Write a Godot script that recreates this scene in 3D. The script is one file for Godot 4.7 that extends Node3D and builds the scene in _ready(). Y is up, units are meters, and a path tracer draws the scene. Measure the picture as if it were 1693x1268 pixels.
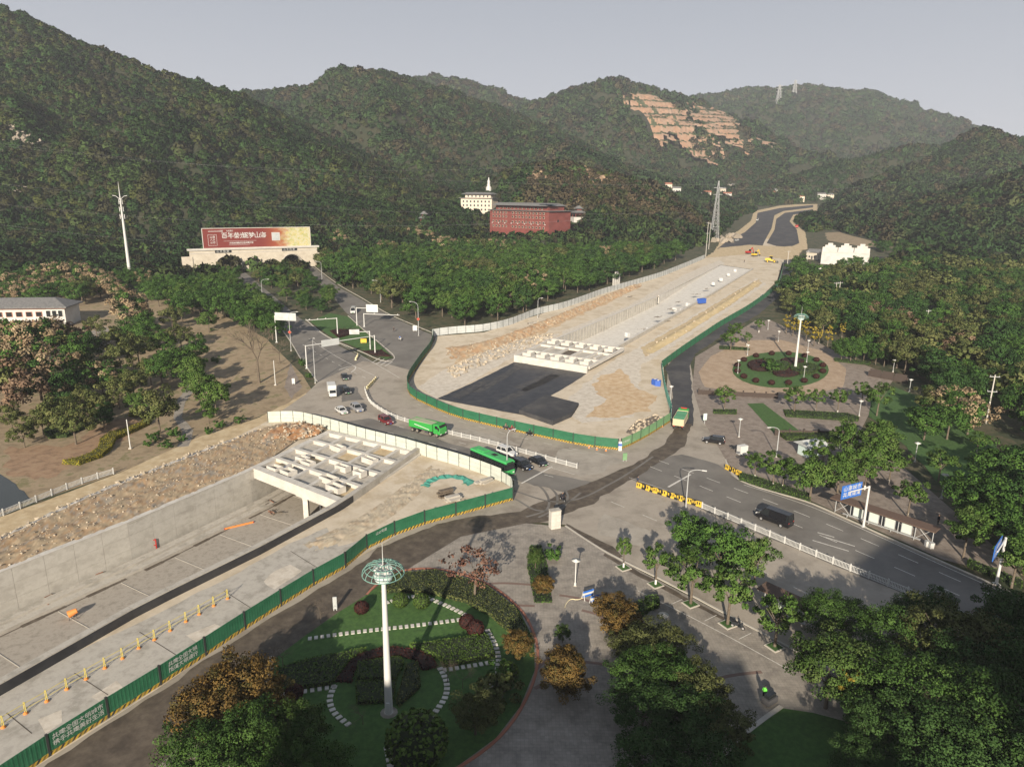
extends Node3D
# ------------------------------------------------------------------ camera model (photo 1693 x 1268, pixels give directions only)
const F := 1170.0
const CX := 846.5
const CY := 634.0
const EYE := 52.0
var PITCH := deg_to_rad(15.0)
var ROLL := deg_to_rad(0.6)
const KZ := [-600.0, 150.0, 190.0, 230.0, 270.0, 320.0, 400.0, 500.0, 600.0, 800.0, 1000.0, 3200.0]
const KH := [0.0, 0.0, 0.6, 2.3, 4.4, 7.0, 11.0, 16.0, 21.0, 31.0, 41.0, 151.0]
var rng := RandomNumberGenerator.new()
var mats := {}
var taken := {}
var T1: PackedVector2Array
var T2: PackedVector2Array

func G(z: float) -> float:
	if z <= 150.0: return 0.0
	for i in range(1, KZ.size()):
		if z <= KZ[i]:
			return lerpf(KH[i - 1], KH[i], (z - KZ[i - 1]) / (KZ[i] - KZ[i - 1]))
	return 151.0

func ray(x: float, y: float) -> Vector2:      # sideways and upward metres per metre of depth
	var dx := x - CX
	var dy := y - CY
	var c := cos(ROLL)
	var s := sin(ROLL)
	var ex := dx * c + dy * s
	var ey := -dx * s + dy * c
	var num := F * cos(PITCH) - ey * sin(PITCH)
	return Vector2(ex / num, -(ey * cos(PITCH) + F * sin(PITCH)) / num)

func P2(x: float, y: float, h := 0.0) -> Vector2:   # where the line of sight meets the ground (h above it): X, depth
	var r := ray(x, y)
	var lo := 1.0
	var hi := 3000.0
	for i in 40:
		var m := (lo + hi) / 2.0
		if EYE + r.y * m > G(m) + h: lo = m
		else: hi = m
	return Vector2(r.x * lo, lo)

func at(p: Vector2, h := 0.0) -> Vector3:
	return Vector3(p.x, G(p.y) + h, -p.y)

func P(x: float, y: float, h := 0.0) -> Vector3:
	return at(P2(x, y, h), h)

func R(x: float, y: float, z: float) -> Vector3:    # a point at a known depth
	var r := ray(x, y)
	return Vector3(r.x * z, EYE + r.y * z, -z)

func W2(px) -> PackedVector2Array:
	var o := PackedVector2Array()
	for i in range(0, px.size(), 2): o.append(P2(px[i], px[i + 1]))
	return o

# ------------------------------------------------------------------ materials
func lin(r: float, g: float, b: float) -> Color:
	return Color(r, g, b).linear_to_srgb()

func mt(called: String, c: Color, rough := 0.8, metal := 0.0) -> StandardMaterial3D:
	if mats.has(called): return mats[called]
	var m := StandardMaterial3D.new()
	m.resource_name = called
	m.albedo_color = c
	m.roughness = rough
	m.metallic = metal
	mats[called] = m
	return m

func noise(freq: float, octaves: int, sd: int, kind := FastNoiseLite.TYPE_SIMPLEX_SMOOTH) -> FastNoiseLite:
	var n := FastNoiseLite.new()
	n.noise_type = kind
	n.seed = sd
	n.frequency = freq
	n.fractal_octaves = octaves
	n.fractal_gain = 0.7
	return n

# a ground or wall surface: colours (linear) run along a fractal noise; tile in metres
func grain(called: String, cols: Array, tile := 48.0, freq := 0.008, rough := 0.92, bump := 2.0, sd := 1, stops = null, size := 1024, oct := 7) -> StandardMaterial3D:
	if mats.has(called): return mats[called]
	var m := mt(called, Color.WHITE, rough)
	var t := NoiseTexture2D.new()
	t.width = size
	t.height = size
	t.seamless = true
	t.normalize = true
	t.noise = noise(freq, oct, sd)
	var g := Gradient.new()
	var offs := PackedFloat32Array()
	var cc := PackedColorArray()
	for i in cols.size():
		offs.append(stops[i] if stops else 0.22 + 0.56 * i / maxf(1, cols.size() - 1))
		cc.append(lin(cols[i][0], cols[i][1], cols[i][2]))
	g.offsets = offs
	g.colors = cc
	t.color_ramp = g
	m.albedo_texture = t
	m.uv1_triplanar = true
	m.uv1_world_triplanar = true
	m.uv1_scale = Vector3.ONE / tile
	if bump > 0.0:
		if not mats.has("bump_tex"):
			var b := NoiseTexture2D.new()
			b.width = 512
			b.height = 512
			b.seamless = true
			b.noise = noise(0.03, 6, 77)
			mats["bump_tex"] = b
		m.heightmap_enabled = true
		m.heightmap_texture = mats["bump_tex"]
		m.heightmap_scale = bump
	return m

func leafmat(called: String) -> StandardMaterial3D:
	if mats.has(called): return mats[called]
	var m := mt(called, Color.WHITE, 0.75)
	m.vertex_color_use_as_albedo = true
	m.metallic_specular = 0.25
	m.backlight_enabled = true
	m.backlight = lin(0.26, 0.26, 0.26)
	return m

# ------------------------------------------------------------------ nodes
func numbered(called: String) -> String:
	var n: int = taken.get(called, 0)
	taken[called] = n + 1
	return called if n == 0 else "%s_%03d" % [called, n]

func thing(called: String, label: String, category: String, where: Vector3, turn := 0.0, group := "") -> Node3D:
	var o := Node3D.new()
	o.name = numbered(called)
	add_child(o)
	o.position = where
	o.rotation.y = turn
	tag(o, label, category, group)
	return o

func tag(o: Node, label: String, category: String, group := "") -> void:
	o.set_meta("label", label)
	o.set_meta("category", category)
	if group: o.set_meta("group", group)

func part(parent: Node, called: String, mesh: Mesh, m: Material, where := Vector3.ZERO, turn := 0.0, size := Vector3.ONE) -> MeshInstance3D:
	var o := MeshInstance3D.new()
	o.name = called
	o.mesh = mesh
	o.material_override = m
	o.transform = Transform3D(Basis(Vector3.UP, turn).scaled_local(size), where)
	parent.add_child(o, true)
	return o

func structure(called: String, mesh: Mesh, m: Material) -> MeshInstance3D:
	var o := MeshInstance3D.new()
	o.name = numbered(called)
	o.mesh = mesh
	o.material_override = m
	add_child(o)
	o.set_meta("kind", "structure")
	return o

func stuff(o: Node, label: String, category: String) -> void:
	o.set_meta("kind", "stuff")
	tag(o, label, category)

func copy(o: Node3D, where: Vector3, turn: float, size := 1.0, label := "", group := "") -> Node3D:
	var c: Node3D = o.duplicate()
	c.name = numbered(o.get_meta("base_name"))
	add_child(c)
	c.transform = Transform3D(Basis(Vector3.UP, turn).scaled(Vector3.ONE * size), where)
	if label: c.set_meta("label", label)
	if group: c.set_meta("group", group)
	return c

# ------------------------------------------------------------------ mesh builder
class B:
	var v := PackedVector3Array()
	var n := PackedVector3Array()
	var c := PackedColorArray()
	var uv := PackedVector2Array()
	var col := Color.WHITE
	var use_c := false
	func tri(a: Vector3, b: Vector3, d: Vector3, nn = null) -> void:
		var fn: Vector3 = (d - a).cross(b - a).normalized()
		if nn and fn.dot(nn[0]) < 0.0:
			var t := b
			b = d
			d = t
			nn = [nn[0], nn[2], nn[1]]
		v.append(a); v.append(b); v.append(d)
		for i in 3: n.append(nn[i] if nn else fn)
		for i in 3: c.append(col)
		for i in 3: uv.append(Vector2.ZERO)
	func quad(a: Vector3, b: Vector3, d: Vector3, e: Vector3, u = null) -> void:   # clockwise from the front
		tri(a, b, d); tri(a, d, e)
		if u:
			var k := uv.size() - 6
			var q := [u[0], u[1], u[2], u[0], u[2], u[3]]
			for i in 6: uv[k + i] = q[i]
	func box(o: Vector3, s: Vector3, bs := Basis()) -> void:
		var h := s / 2.0
		var p := []
		for i in 8: p.append(o + bs * Vector3(h.x if i & 1 else -h.x, h.y if i & 2 else -h.y, h.z if i & 4 else -h.z))
		quad(p[2], p[3], p[7], p[6]); quad(p[0], p[4], p[5], p[1])
		quad(p[4], p[6], p[7], p[5]); quad(p[0], p[1], p[3], p[2])
		quad(p[0], p[2], p[6], p[4]); quad(p[1], p[5], p[7], p[3])
	func bar(a: Vector3, b: Vector3, w: float, t: float) -> void:       # a square bar between two points: w across, t high
		var d := b - a
		var z := d.normalized()
		var x := Vector3.UP.cross(z)
		if x.length() < 0.01: x = Vector3.RIGHT
		x = x.normalized()
		box((a + b) / 2.0, Vector3(w, t, d.length()), Basis(x, z.cross(x), z))
	func tube(a: Vector3, b: Vector3, r0: float, r1: float, k := 8, caps := true) -> void:
		var z := (b - a).normalized()
		var x := z.cross(Vector3.UP if absf(z.y) < 0.95 else Vector3.RIGHT).normalized()
		var y := z.cross(x)
		for i in k:
			var a0 := TAU * i / k
			var a1 := TAU * (i + 1) / k
			var d0 := x * cos(a0) + y * sin(a0)
			var d1 := x * cos(a1) + y * sin(a1)
			tri(a + d0 * r0, a + d1 * r0, b + d1 * r1, [d0, d1, d1])
			tri(a + d0 * r0, b + d1 * r1, b + d0 * r1, [d0, d1, d0])
			if caps:
				if r1 > 0.0: tri(b, b + d0 * r1, b + d1 * r1, [z, z, z])
				if r0 > 0.0: tri(a, a + d1 * r0, a + d0 * r0, [-z, -z, -z])
	func lathe(o: Vector3, prof: Array, k := 12) -> void:               # [radius, height] from the bottom up
		for j in prof.size() - 1:
			var p: Array = prof[j]
			var q: Array = prof[j + 1]
			tube(o + Vector3(0, p[1], 0), o + Vector3(0, q[1] + 0.0001, 0), p[0], q[0], k, j == 0 or j == prof.size() - 2)
	func loft(rings: Array, caps := true) -> void:                       # rings of equal size, each counter-clockwise seen from +z, ordered along +z
		var k: int = rings[0].size()
		for j in rings.size() - 1:
			for i in k:
				var i2 := (i + 1) % k
				quad(rings[j][i], rings[j + 1][i], rings[j + 1][i2], rings[j][i2])
		if caps:
			for i in range(1, k - 1):
				tri(rings[0][0], rings[0][i], rings[0][i + 1])
				tri(rings[-1][0], rings[-1][i + 1], rings[-1][i])
	func prism(poly: PackedVector2Array, t: Transform3D, depth: float) -> void:   # polygon in x,y swept along +z by depth
		var ix := Geometry2D.triangulate_polygon(poly)
		for i in range(0, ix.size(), 3):
			var q := []
			for k in 3: q.append(Vector3(poly[ix[i + k]].x, poly[ix[i + k]].y, 0))
			var ccw: bool = (q[1] - q[0]).cross(q[2] - q[0]).z > 0
			var e := Vector3(0, 0, depth)
			if ccw:
				tri(t * q[0], t * q[1], t * q[2]); tri(t * (q[0] + e), t * (q[2] + e), t * (q[1] + e))
			else:
				tri(t * q[0], t * q[2], t * q[1]); tri(t * (q[0] + e), t * (q[1] + e), t * (q[2] + e))
		var cw := Geometry2D.is_polygon_clockwise(poly)
		for i in poly.size():
			var a := Vector3(poly[i].x, poly[i].y, 0)
			var b2: Vector2 = poly[(i + 1) % poly.size()]
			var b := Vector3(b2.x, b2.y, 0)
			var e2 := Vector3(0, 0, depth)
			if cw: quad(t * b, t * (b + e2), t * (a + e2), t * a)
			else: quad(t * a, t * (a + e2), t * (b + e2), t * b)
	func ball(o: Vector3, r: Vector3, k := 10, rows := 6) -> void:
		for j in rows:
			var t0 := PI * j / rows - PI / 2
			var t1 := PI * (j + 1) / rows - PI / 2
			for i in k:
				var a0 := TAU * i / k
				var a1 := TAU * (i + 1) / k
				var q := []
				for tt in [[a0, t0], [a1, t0], [a1, t1], [a0, t1]]: q.append(Vector3(cos(tt[0]) * cos(tt[1]), sin(tt[1]), -sin(tt[0]) * cos(tt[1])))
				tri(o + q[0] * r, o + q[2] * r, o + q[1] * r, [q[0], q[2], q[1]])
				tri(o + q[0] * r, o + q[3] * r, o + q[2] * r, [q[0], q[3], q[2]])
	func done() -> ArrayMesh:
		var m := ArrayMesh.new()
		if v.is_empty(): return m
		var a := []
		a.resize(Mesh.ARRAY_MAX)
		a[Mesh.ARRAY_VERTEX] = v
		a[Mesh.ARRAY_NORMAL] = n
		a[Mesh.ARRAY_TEX_UV] = uv
		if use_c: a[Mesh.ARRAY_COLOR] = c
		m.add_surface_from_arrays(Mesh.PRIMITIVE_TRIANGLES, a)
		return m

var cube: ArrayMesh                                                     # unit box, base at y = 0
func boxpart(parent: Node, called: String, where: Vector3, size: Vector3, m: Material, turn := 0.0) -> MeshInstance3D:
	return part(parent, called, cube, m, where, turn, size)

# ------------------------------------------------------------------ ground sheets
func bands(lo: float, hi: float) -> Array:
	var z := [lo]
	var step := lo + 12.0
	var all := KZ.duplicate()
	while step < minf(hi, 330.0):
		all.append(step)
		step += 12.0
	all.sort()
	for k in all:
		if k > lo + 0.01 and k < hi - 0.01 and k - z[-1] > 0.01: z.append(k)
	z.append(hi)
	return z

func rough_edge(w: PackedVector2Array, amp: float, step: float, sd: int) -> PackedVector2Array:
	var o := PackedVector2Array()
	var nz := noise(0.11, 3, sd)
	for i in w.size():
		var a := w[i]
		var b := w[(i + 1) % w.size()]
		var k := maxi(1, int(a.distance_to(b) / step))
		for j in k:
			var p := a.lerp(b, float(j) / k)
			o.append(p + Vector2(nz.get_noise_2d(p.x, p.y), nz.get_noise_2d(p.x + 500.0, p.y)) * amp)
	return o

func flat(w: PackedVector2Array, lift: float, holes := []) -> ArrayMesh:
	var b := B.new()
	var lo := 1e9
	var hi := -1e9
	for p in w:
		lo = minf(lo, p.y)
		hi = maxf(hi, p.y)
	var zs := bands(lo, hi)
	for i in zs.size() - 1:
		var band := PackedVector2Array([Vector2(-4000, zs[i]), Vector2(4000, zs[i]), Vector2(4000, zs[i + 1]), Vector2(-4000, zs[i + 1])])
		var got: Array = Array(Geometry2D.intersect_polygons(w, band), TYPE_NIL, &"", null)
		for h in holes:
			var next := []
			for g in got: next.append_array(Geometry2D.clip_polygons(g, h))
			got = next
		for g in got:
			if Geometry2D.is_polygon_clockwise(g): continue
			var ix := Geometry2D.triangulate_polygon(g)
			for k in range(0, ix.size(), 3):
				var q := [g[ix[k]], g[ix[k + 1]], g[ix[k + 2]]]
				var cr: float = (q[1] - q[0]).cross(q[2] - q[0])
				if absf(cr) < 0.0001: continue
				if cr < 0.0: q = [q[0], q[2], q[1]]
				# X right, depth away: counter-clockwise in (X, depth) is seen from above as counter-clockwise, so reverse for Godot
				b.tri(at(q[0], lift), at(q[2], lift), at(q[1], lift))
	return b.done()

func sheet(called: String, px, m: Material, lift: float, rough := 0.0, holes := [], step := 1.5) -> MeshInstance3D:
	var w: PackedVector2Array = W2(px) if px is Array else px
	if rough > 0.0: w = rough_edge(w, rough, step, int(w[0].x * 10) + 3)
	if Geometry2D.is_polygon_clockwise(w): w.reverse()
	return structure(called, flat(w, lift, holes), m)

func along(w: PackedVector2Array, smooth := true, step := 1.0) -> PackedVector2Array:    # a path resampled at even steps, rounded at its corners
	var c := Curve2D.new()
	c.bake_interval = step * 0.5
	for i in w.size():
		var t := Vector2.ZERO
		if smooth and i > 0 and i < w.size() - 1:
			var d := (w[i + 1] - w[i - 1]).normalized()
			c.add_point(w[i], -d * w[i].distance_to(w[i - 1]) * 0.33, d * w[i].distance_to(w[i + 1]) * 0.33)
		else: c.add_point(w[i])
	var o := PackedVector2Array()
	var l := c.get_baked_length()
	var k := maxi(1, int(round(l / step)))
	for i in k + 1: o.append(c.sample_baked(l * i / k))
	return o

func strip(b: B, w: PackedVector2Array, width: float, lift: float, dash := 0.0, gap := 0.0, high := 0.0) -> void:
	var run := 0.0
	for i in w.size() - 1:
		var a := w[i]
		var e := w[i + 1]
		var seg := a.distance_to(e)
		run += seg
		if dash > 0.0 and fmod(run, dash + gap) > dash: continue
		var s0 := _side(w, i) * width / 2.0
		var s1 := _side(w, i + 1) * width / 2.0
		var p := [at(a - s0, lift), at(a + s0, lift), at(e + s1, lift), at(e - s1, lift)]
		b.quad(p[0], p[3], p[2], p[1])
		if high > 0.0:
			var dn := Vector3(0, -high, 0)
			b.quad(p[3], p[0], p[0] + dn, p[3] + dn)
			b.quad(p[1], p[2], p[2] + dn, p[1] + dn)

func _side(w: PackedVector2Array, i: int) -> Vector2:
	var d := (w[mini(i + 1, w.size() - 1)] - w[maxi(i - 1, 0)]).normalized()
	return Vector2(d.y, -d.x)

func kerb(px, wide := 0.3, high := 0.13, m = null) -> void:
	var b := B.new()
	strip(b, along(W2(px), true, 1.5), wide, high, 0, 0, high + 0.1)
	structure("kerb", b.done(), m if m else mats["kerb"])

func marking(px, width := 0.15, dash := 0.0, gap := 0.0, lift := 0.085) -> void:
	var b := B.new()
	strip(b, along(W2(px), true, 0.5 if dash > 0.0 else 1.0), width, lift, dash, gap)
	var o := structure("lane_marking", b.done(), mats["paint"])

# ------------------------------------------------------------------ hills: crest seen against the sky at a chosen depth, slopes falling to the valley
var hills := []
var hn1: FastNoiseLite
var hn2: FastNoiseLite
func hill(zc: float, front: float, back: float, px: Array, amp := 14.0, drop := 6.0) -> void:
	var xs := []
	var hs := []
	for i in range(0, px.size(), 2):
		var p := R(px[i], px[i + 1], zc)
		xs.append(p.x)
		hs.append(p.y - drop)
	hills.append({"z": zc, "f": front, "b": back, "x": xs, "h": hs, "amp": amp})

func hill_h(d: Dictionary, x: float, z: float) -> float:
	var w := hn1.get_noise_2d(x * 1.0, z * 1.0 + 900.0)
	var zc: float = d.z + w * 40.0
	var t: float = 1.0 - ((zc - z) / d.f if z < zc else (z - zc) / d.b)
	var g := G(z)
	if t <= 0.0: return g - 6.0
	var xs: Array = d.x
	var tp: float = d.z * .1
	if x < xs[0] - tp or x > xs[-1] + tp: return g - 6.0
	var h: float
	if x <= xs[0]: h = lerpf(d.h[0], g - 6.0, (xs[0] - x) / tp)
	elif x >= xs[-1]: h = lerpf(d.h[-1], g - 6.0, (x - xs[-1]) / tp)
	else:
		var i: int = xs.bsearch(x)
		var f: float = (x - xs[i - 1]) / (xs[i] - xs[i - 1])
		h = lerpf(d.h[i - 1], d.h[i], f)
	var s := lerpf(t, t * t * (3.0 - 2.0 * t), 0.55)
	var mid := 4.0 * t * (1.0 - t)
	var k: float = clampf((h - g) / 90.0, 0.15, 1.3)
	var n: float = hn1.get_noise_2d(x, z) * d.amp * 1.5 - absf(hn1.get_noise_2d(x + 3000.0, z)) * d.amp * 1.6 + hn2.get_noise_2d(x, z) * 3.0
	return g - 6.0 + (h - g + 6.0) * s + n * mid * k

func T(x: float, z: float) -> float:
	var best := G(z) - 6.0
	for d in hills: best = maxf(best, hill_h(d, x, z))
	if z > 400.0 and z < 1150.0:
		# the valley road runs through a cutting, the hillside buildings stand on terraces
		var rd := road_away(x, z)
		if rd < 70.0: best = lerpf(minf(best, G(z) - 6.0), best, smoothstep(24.0, 70.0, rd))
		var d1 := Vector2(x - 4.0, z - 532.0).length()
		if d1 < 62.0: best = lerpf(minf(best, 22.0), best, smoothstep(40.0, 62.0, d1))
		var d2 := Vector2(x + 36.0, z - 612.0).length()
		if d2 < 45.0: best = lerpf(minf(best, 31.0), best, smoothstep(22.0, 45.0, d2))
	return best

var far_road := PackedVector2Array([Vector2(110, 430), Vector2(164, 511), Vector2(210, 618), Vector2(266, 764), Vector2(338, 904), Vector2(402, 980), Vector2(520, 1040), Vector2(700, 1080)])
func road_away(x: float, z: float) -> float:
	var best := 1e9
	var p := Vector2(x, z)
	for i in far_road.size() - 1: best = minf(best, p.distance_to(Geometry2D.get_closest_point_to_segment(p, far_road[i], far_road[i + 1])))
	return best

func in_hill(x: float, z: float) -> float:      # how far the hills stand above the valley floor here
	return T(x, z) - G(z)

# where the line of sight through a pixel first meets the land
func land(x: float, y: float, from := 60.0, to := 2600.0) -> Vector3:
	var r := ray(x, y)
	var z := from
	var prev := z
	while z < to:
		if EYE + r.y * z < maxf(T(r.x * z, z), G(z)): break
		prev = z
		z += maxf(4.0, z * 0.012)
	for i in 12:
		var m := (prev + z) / 2.0
		if EYE + r.y * m < maxf(T(r.x * m, m), G(m)): z = m
		else: prev = m
	return Vector3(r.x * z, maxf(T(r.x * z, z), G(z)), -z)

# ------------------------------------------------------------------ foliage
var pal := {
	"green": [[0.046, 0.102, 0.022], [0.065, 0.136, 0.028], [0.09, 0.174, 0.037], [0.037, 0.081, 0.022]],
	"fresh": [[0.067, 0.131, 0.027], [0.09, 0.16, 0.035], [0.054, 0.109, 0.024], [0.112, 0.173, 0.045]],
	"olive": [[0.093, 0.117, 0.036], [0.123, 0.147, 0.048], [0.072, 0.093, 0.033], [0.158, 0.165, 0.063]],
	"dark": [[0.031, 0.071, 0.02], [0.041, 0.092, 0.027], [0.054, 0.112, 0.031]],
	"brown": [[0.169, 0.103, 0.027], [0.206, 0.131, 0.035], [0.125, 0.083, 0.027], [0.094, 0.088, 0.027]],
	"tan": [[.32, .245, .15], [.37, .29, .185], [.26, .19, .115], [.33, .24, .155]],
	"pink": [[.23, .155, .105], [.19, .125, .085], [.27, .19, .13]],
	"yellow": [[0.33, 0.264, 0.033], [0.275, 0.22, 0.033], [0.374, 0.297, 0.055]],
	"purple": [[0.072, 0.023, 0.021], [0.091, 0.031, 0.026], [0.055, 0.021, 0.018]],
	"bronze": [[0.176, 0.094, 0.066], [0.22, 0.121, 0.083], [0.132, 0.066, 0.05]],
	"green_near": [[0.042, 0.087, 0.020], [0.059, 0.115, 0.025], [0.081, 0.146, 0.036], [0.036, 0.073, 0.020]],
	"fresh_near": [[0.055, 0.101, 0.023], [0.073, 0.124, 0.031], [0.044, 0.083, 0.021], [0.098, 0.137, 0.044]],
	"olive_near": [[0.091, 0.104, 0.036], [0.117, 0.130, 0.047], [0.068, 0.081, 0.029]],
	"dark_near": [[0.036, 0.075, 0.021], [0.048, 0.096, 0.028], [0.063, 0.117, 0.035]],
	"brown_near": [[0.165, 0.101, 0.031], [0.198, 0.127, 0.040], [0.121, 0.081, 0.029], [0.094, 0.088, 0.031]],
	"hedge": [[0.081, 0.142, 0.027], [0.108, 0.169, 0.038], [0.062, 0.108, 0.022]],
	"chart": [[0.286, 0.253, 0.022], [0.352, 0.297, 0.033], [0.22, 0.22, 0.028]],
}
func pick(p: Array) -> Color:
	var c: Array = p[rng.randi() % p.size()]
	var k := rng.randf_range(0.82, 1.2)
	return Color(c[0] * k, c[1] * k, c[2] * k)

func leaf(b: B, o: Vector3, out: Vector3, s: float, c: Color, soft := .45) -> void:
	var r := Vector3(rng.randf_range(-1, 1), rng.randf_range(-1, 1), rng.randf_range(-1, 1)).normalized()
	var nn := (out * 0.55 + r).normalized()
	var x := nn.cross(Vector3(rng.randf_range(-1, 1), rng.randf_range(-1, 1), rng.randf_range(-1, 1))).normalized()
	var y := nn.cross(x)
	var k := rng.randf_range(0.7, 1.25) * s
	var sn := (out + nn * soft).normalized()
	var p := [o - x * k * .5, o + y * k * .42, o + x * k * .5, o - y * k * .42]
	b.col = c
	b.v.append(p[0]); b.v.append(p[1]); b.v.append(p[2]); b.v.append(p[0]); b.v.append(p[2]); b.v.append(p[3])
	for i in 6:
		b.n.append(sn); b.c.append(c); b.uv.append(Vector2.ZERO)

# a crown of leaf clumps: height and radius in metres, clumps spread through an egg-shaped volume
func crown(h: float, r: float, y0: float, clumps: int, leaves: int, ls: float, p: Array, pods = null, open := 0.0, squash := 1.0) -> ArrayMesh:
	var b := B.new()
	b.use_c = true
	var nz := noise(0.35, 2, rng.randi() % 1000)
	for i in clumps:
		var d := Vector3(rng.randfn(), rng.randfn() * 0.9 + 0.25, rng.randfn()).normalized()
		var rad := pow(rng.randf_range(0.12, 1.0), 0.42) * (1.0 + nz.get_noise_3dv(d * 5.0) * 0.55)
		var c := Vector3(d.x * r * rad, y0 + h * 0.5 + d.y * h * 0.5 * rad * squash, d.z * r * rad)
		if d.y < -0.2: c.y = lerpf(c.y, y0 + h * 0.3, 0.5)
		var cr := r * rng.randf_range(0.15, 0.3) * (1.0 - open * 0.4)
		var base := pick(p)
		var is_pod: bool = pods != null and rad > 0.66 and rng.randf() < 0.62
		if is_pod: base = pick(pods)
		for k in leaves:
			var e := Vector3(rng.randfn(), rng.randfn(), rng.randfn()).normalized()
			var q := c + e * cr * Vector3(1, 0.72, 1) * pow(rng.randf(), 0.3)
			var out := (e * 0.6 + d * 0.6 + Vector3(0, 0.25, 0)).normalized()
			var cc: Color = base.lerp(pick(pods if is_pod else p), 0.35)
			leaf(b, q, out, ls, cc)
	return b.done()

func trunk(h: float, r: float, limbs: int, spread: float, white := false) -> ArrayMesh:
	var b := B.new()
	var bend := Vector3(rng.randf_range(-.1, .1), 0, rng.randf_range(-.1, .1)) * h * 0.4
	var prev := Vector3.ZERO
	for i in 4:
		var t := (i + 1) / 4.0
		var q := bend * t * t + Vector3(0, h * t, 0)
		b.tube(prev, q, lerpf(r, r * .55, i / 4.0), lerpf(r, r * .55, t), 7, i == 0)
		prev = q
	for i in limbs:
		var a := TAU * i / limbs + rng.randf() * 0.8
		var s := prev * rng.randf_range(0.62, 1.0)
		var e := s + Vector3(cos(a) * spread * rng.randf_range(.5, 1.0), h * rng.randf_range(0.35, 0.75), sin(a) * spread * rng.randf_range(.5, 1.0))
		b.tube(s, e, r * .42, r * .14, 5, false)
	return b.done()

func twigs(h: float, spread: float, r: float, depth: int, seed_v: int) -> ArrayMesh:     # a leafless tree
	var b := B.new()
	var rr := RandomNumberGenerator.new()
	rr.seed = seed_v
	var todo := [[Vector3.ZERO, Vector3.UP, h * 0.3, r, 0]]
	while todo.size():
		var s: Array = todo.pop_back()
		var e: Vector3 = s[0] + s[1] * s[2]
		b.tube(s[0], e, s[3], s[3] * .68, 5, false)
		if s[4] >= depth: continue
		var kids := 3 if s[4] < 3 else 2
		for i in kids:
			var d: Vector3 = (s[1] + Vector3(rr.randfn(), rr.randfn() * .35 + .15, rr.randfn()).normalized() * spread).normalized()
			todo.append([e, d, s[2] * rr.randf_range(.62, .88), s[3] * .62, s[4] + 1])
	return b.done()

var protos := {}
func tree_kind(key: String, called: String, height: float, rad: float, bole: float, clumps: int, leaves: int, ls: float, p: String, pods = null, open := 0.0, white := false, variants := 2) -> void:
	var all := []
	for i in variants:
		var pal_t = pal[pods] if pods else null
		all.append({"crown": crown(height - bole, rad, bole, clumps, leaves, ls, pal[p], pal_t, open), "trunk": trunk(bole + (height - bole) * 0.35, 0.035 * height * 0.55 + 0.05, 5, rad * 0.6), "white": white, "bole": bole, "name": called, "h": height, "r": rad})
	protos[key] = all

func plant(key: String, where: Vector3, height: float, label: String, group: String, wide := 1.0) -> Node3D:
	var all: Array = protos[key]
	var d: Dictionary = all[rng.randi() % all.size()]
	var o := thing(d.name, label, "tree", where, rng.randf() * TAU, group)
	var k: float = height / d.h
	var bs := Vector3(k * wide, k, k * wide)
	var t := part(o, "trunk", d.trunk, mats["bark"], Vector3.ZERO, 0.0, bs)
	if d.white:
		var w := part(o, "whitewash", mats["whitewash_mesh"], mats["whitewash"], Vector3.ZERO, 0.0, Vector3(0.03 * height * .55 + .05, .9, 0.03 * height * .55 + .05))
	part(o, "crown", d.crown, mats["leaf"], Vector3.ZERO, 0.0, bs)
	return o

# trees scattered through a polygon of the picture, standing on the land
func wood(px: Array, spacing: float, keys: Array, hmin: float, hmax: float, label: String, group: String, on_hill := false) -> void:
	var w := W2(px)
	if on_hill:
		w = PackedVector2Array()
		for i in range(0, px.size(), 2):
			var l := land(px[i], px[i + 1])
			w.append(Vector2(l.x, -l.z))
	var r := Rect2(w[0], Vector2.ZERO)
	for p in w: r = r.expand(p)
	var x := r.position.x
	while x < r.end.x:
		var z := r.position.y
		while z < r.end.y:
			var q := Vector2(x + rng.randf_range(-.45, .45) * spacing, z + rng.randf_range(-.45, .45) * spacing)
			if Geometry2D.is_point_in_polygon(q, w) and rng.randf() < 0.93:
				var key: String = keys[rng.randi() % keys.size()]
				plant(key, Vector3(q.x, maxf(G(q.y), T(q.x, q.y)) - 0.1, -q.y), rng.randf_range(hmin, hmax), label % word[key], group, rng.randf_range(.9, 1.2))
			z += spacing
		x += spacing * 0.9
var word := {"camphor": "dense green", "fresh": "fresh green", "olive": "dull olive", "dark": "dark green", "brown": "russet brown", "rain": "pink seeded", "bush": "low bushy", "street": "slim green", "bronze": "sparse bronze leaved", "ginkgo": "narrow yellow", "bare": "leafless grey"}

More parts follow.
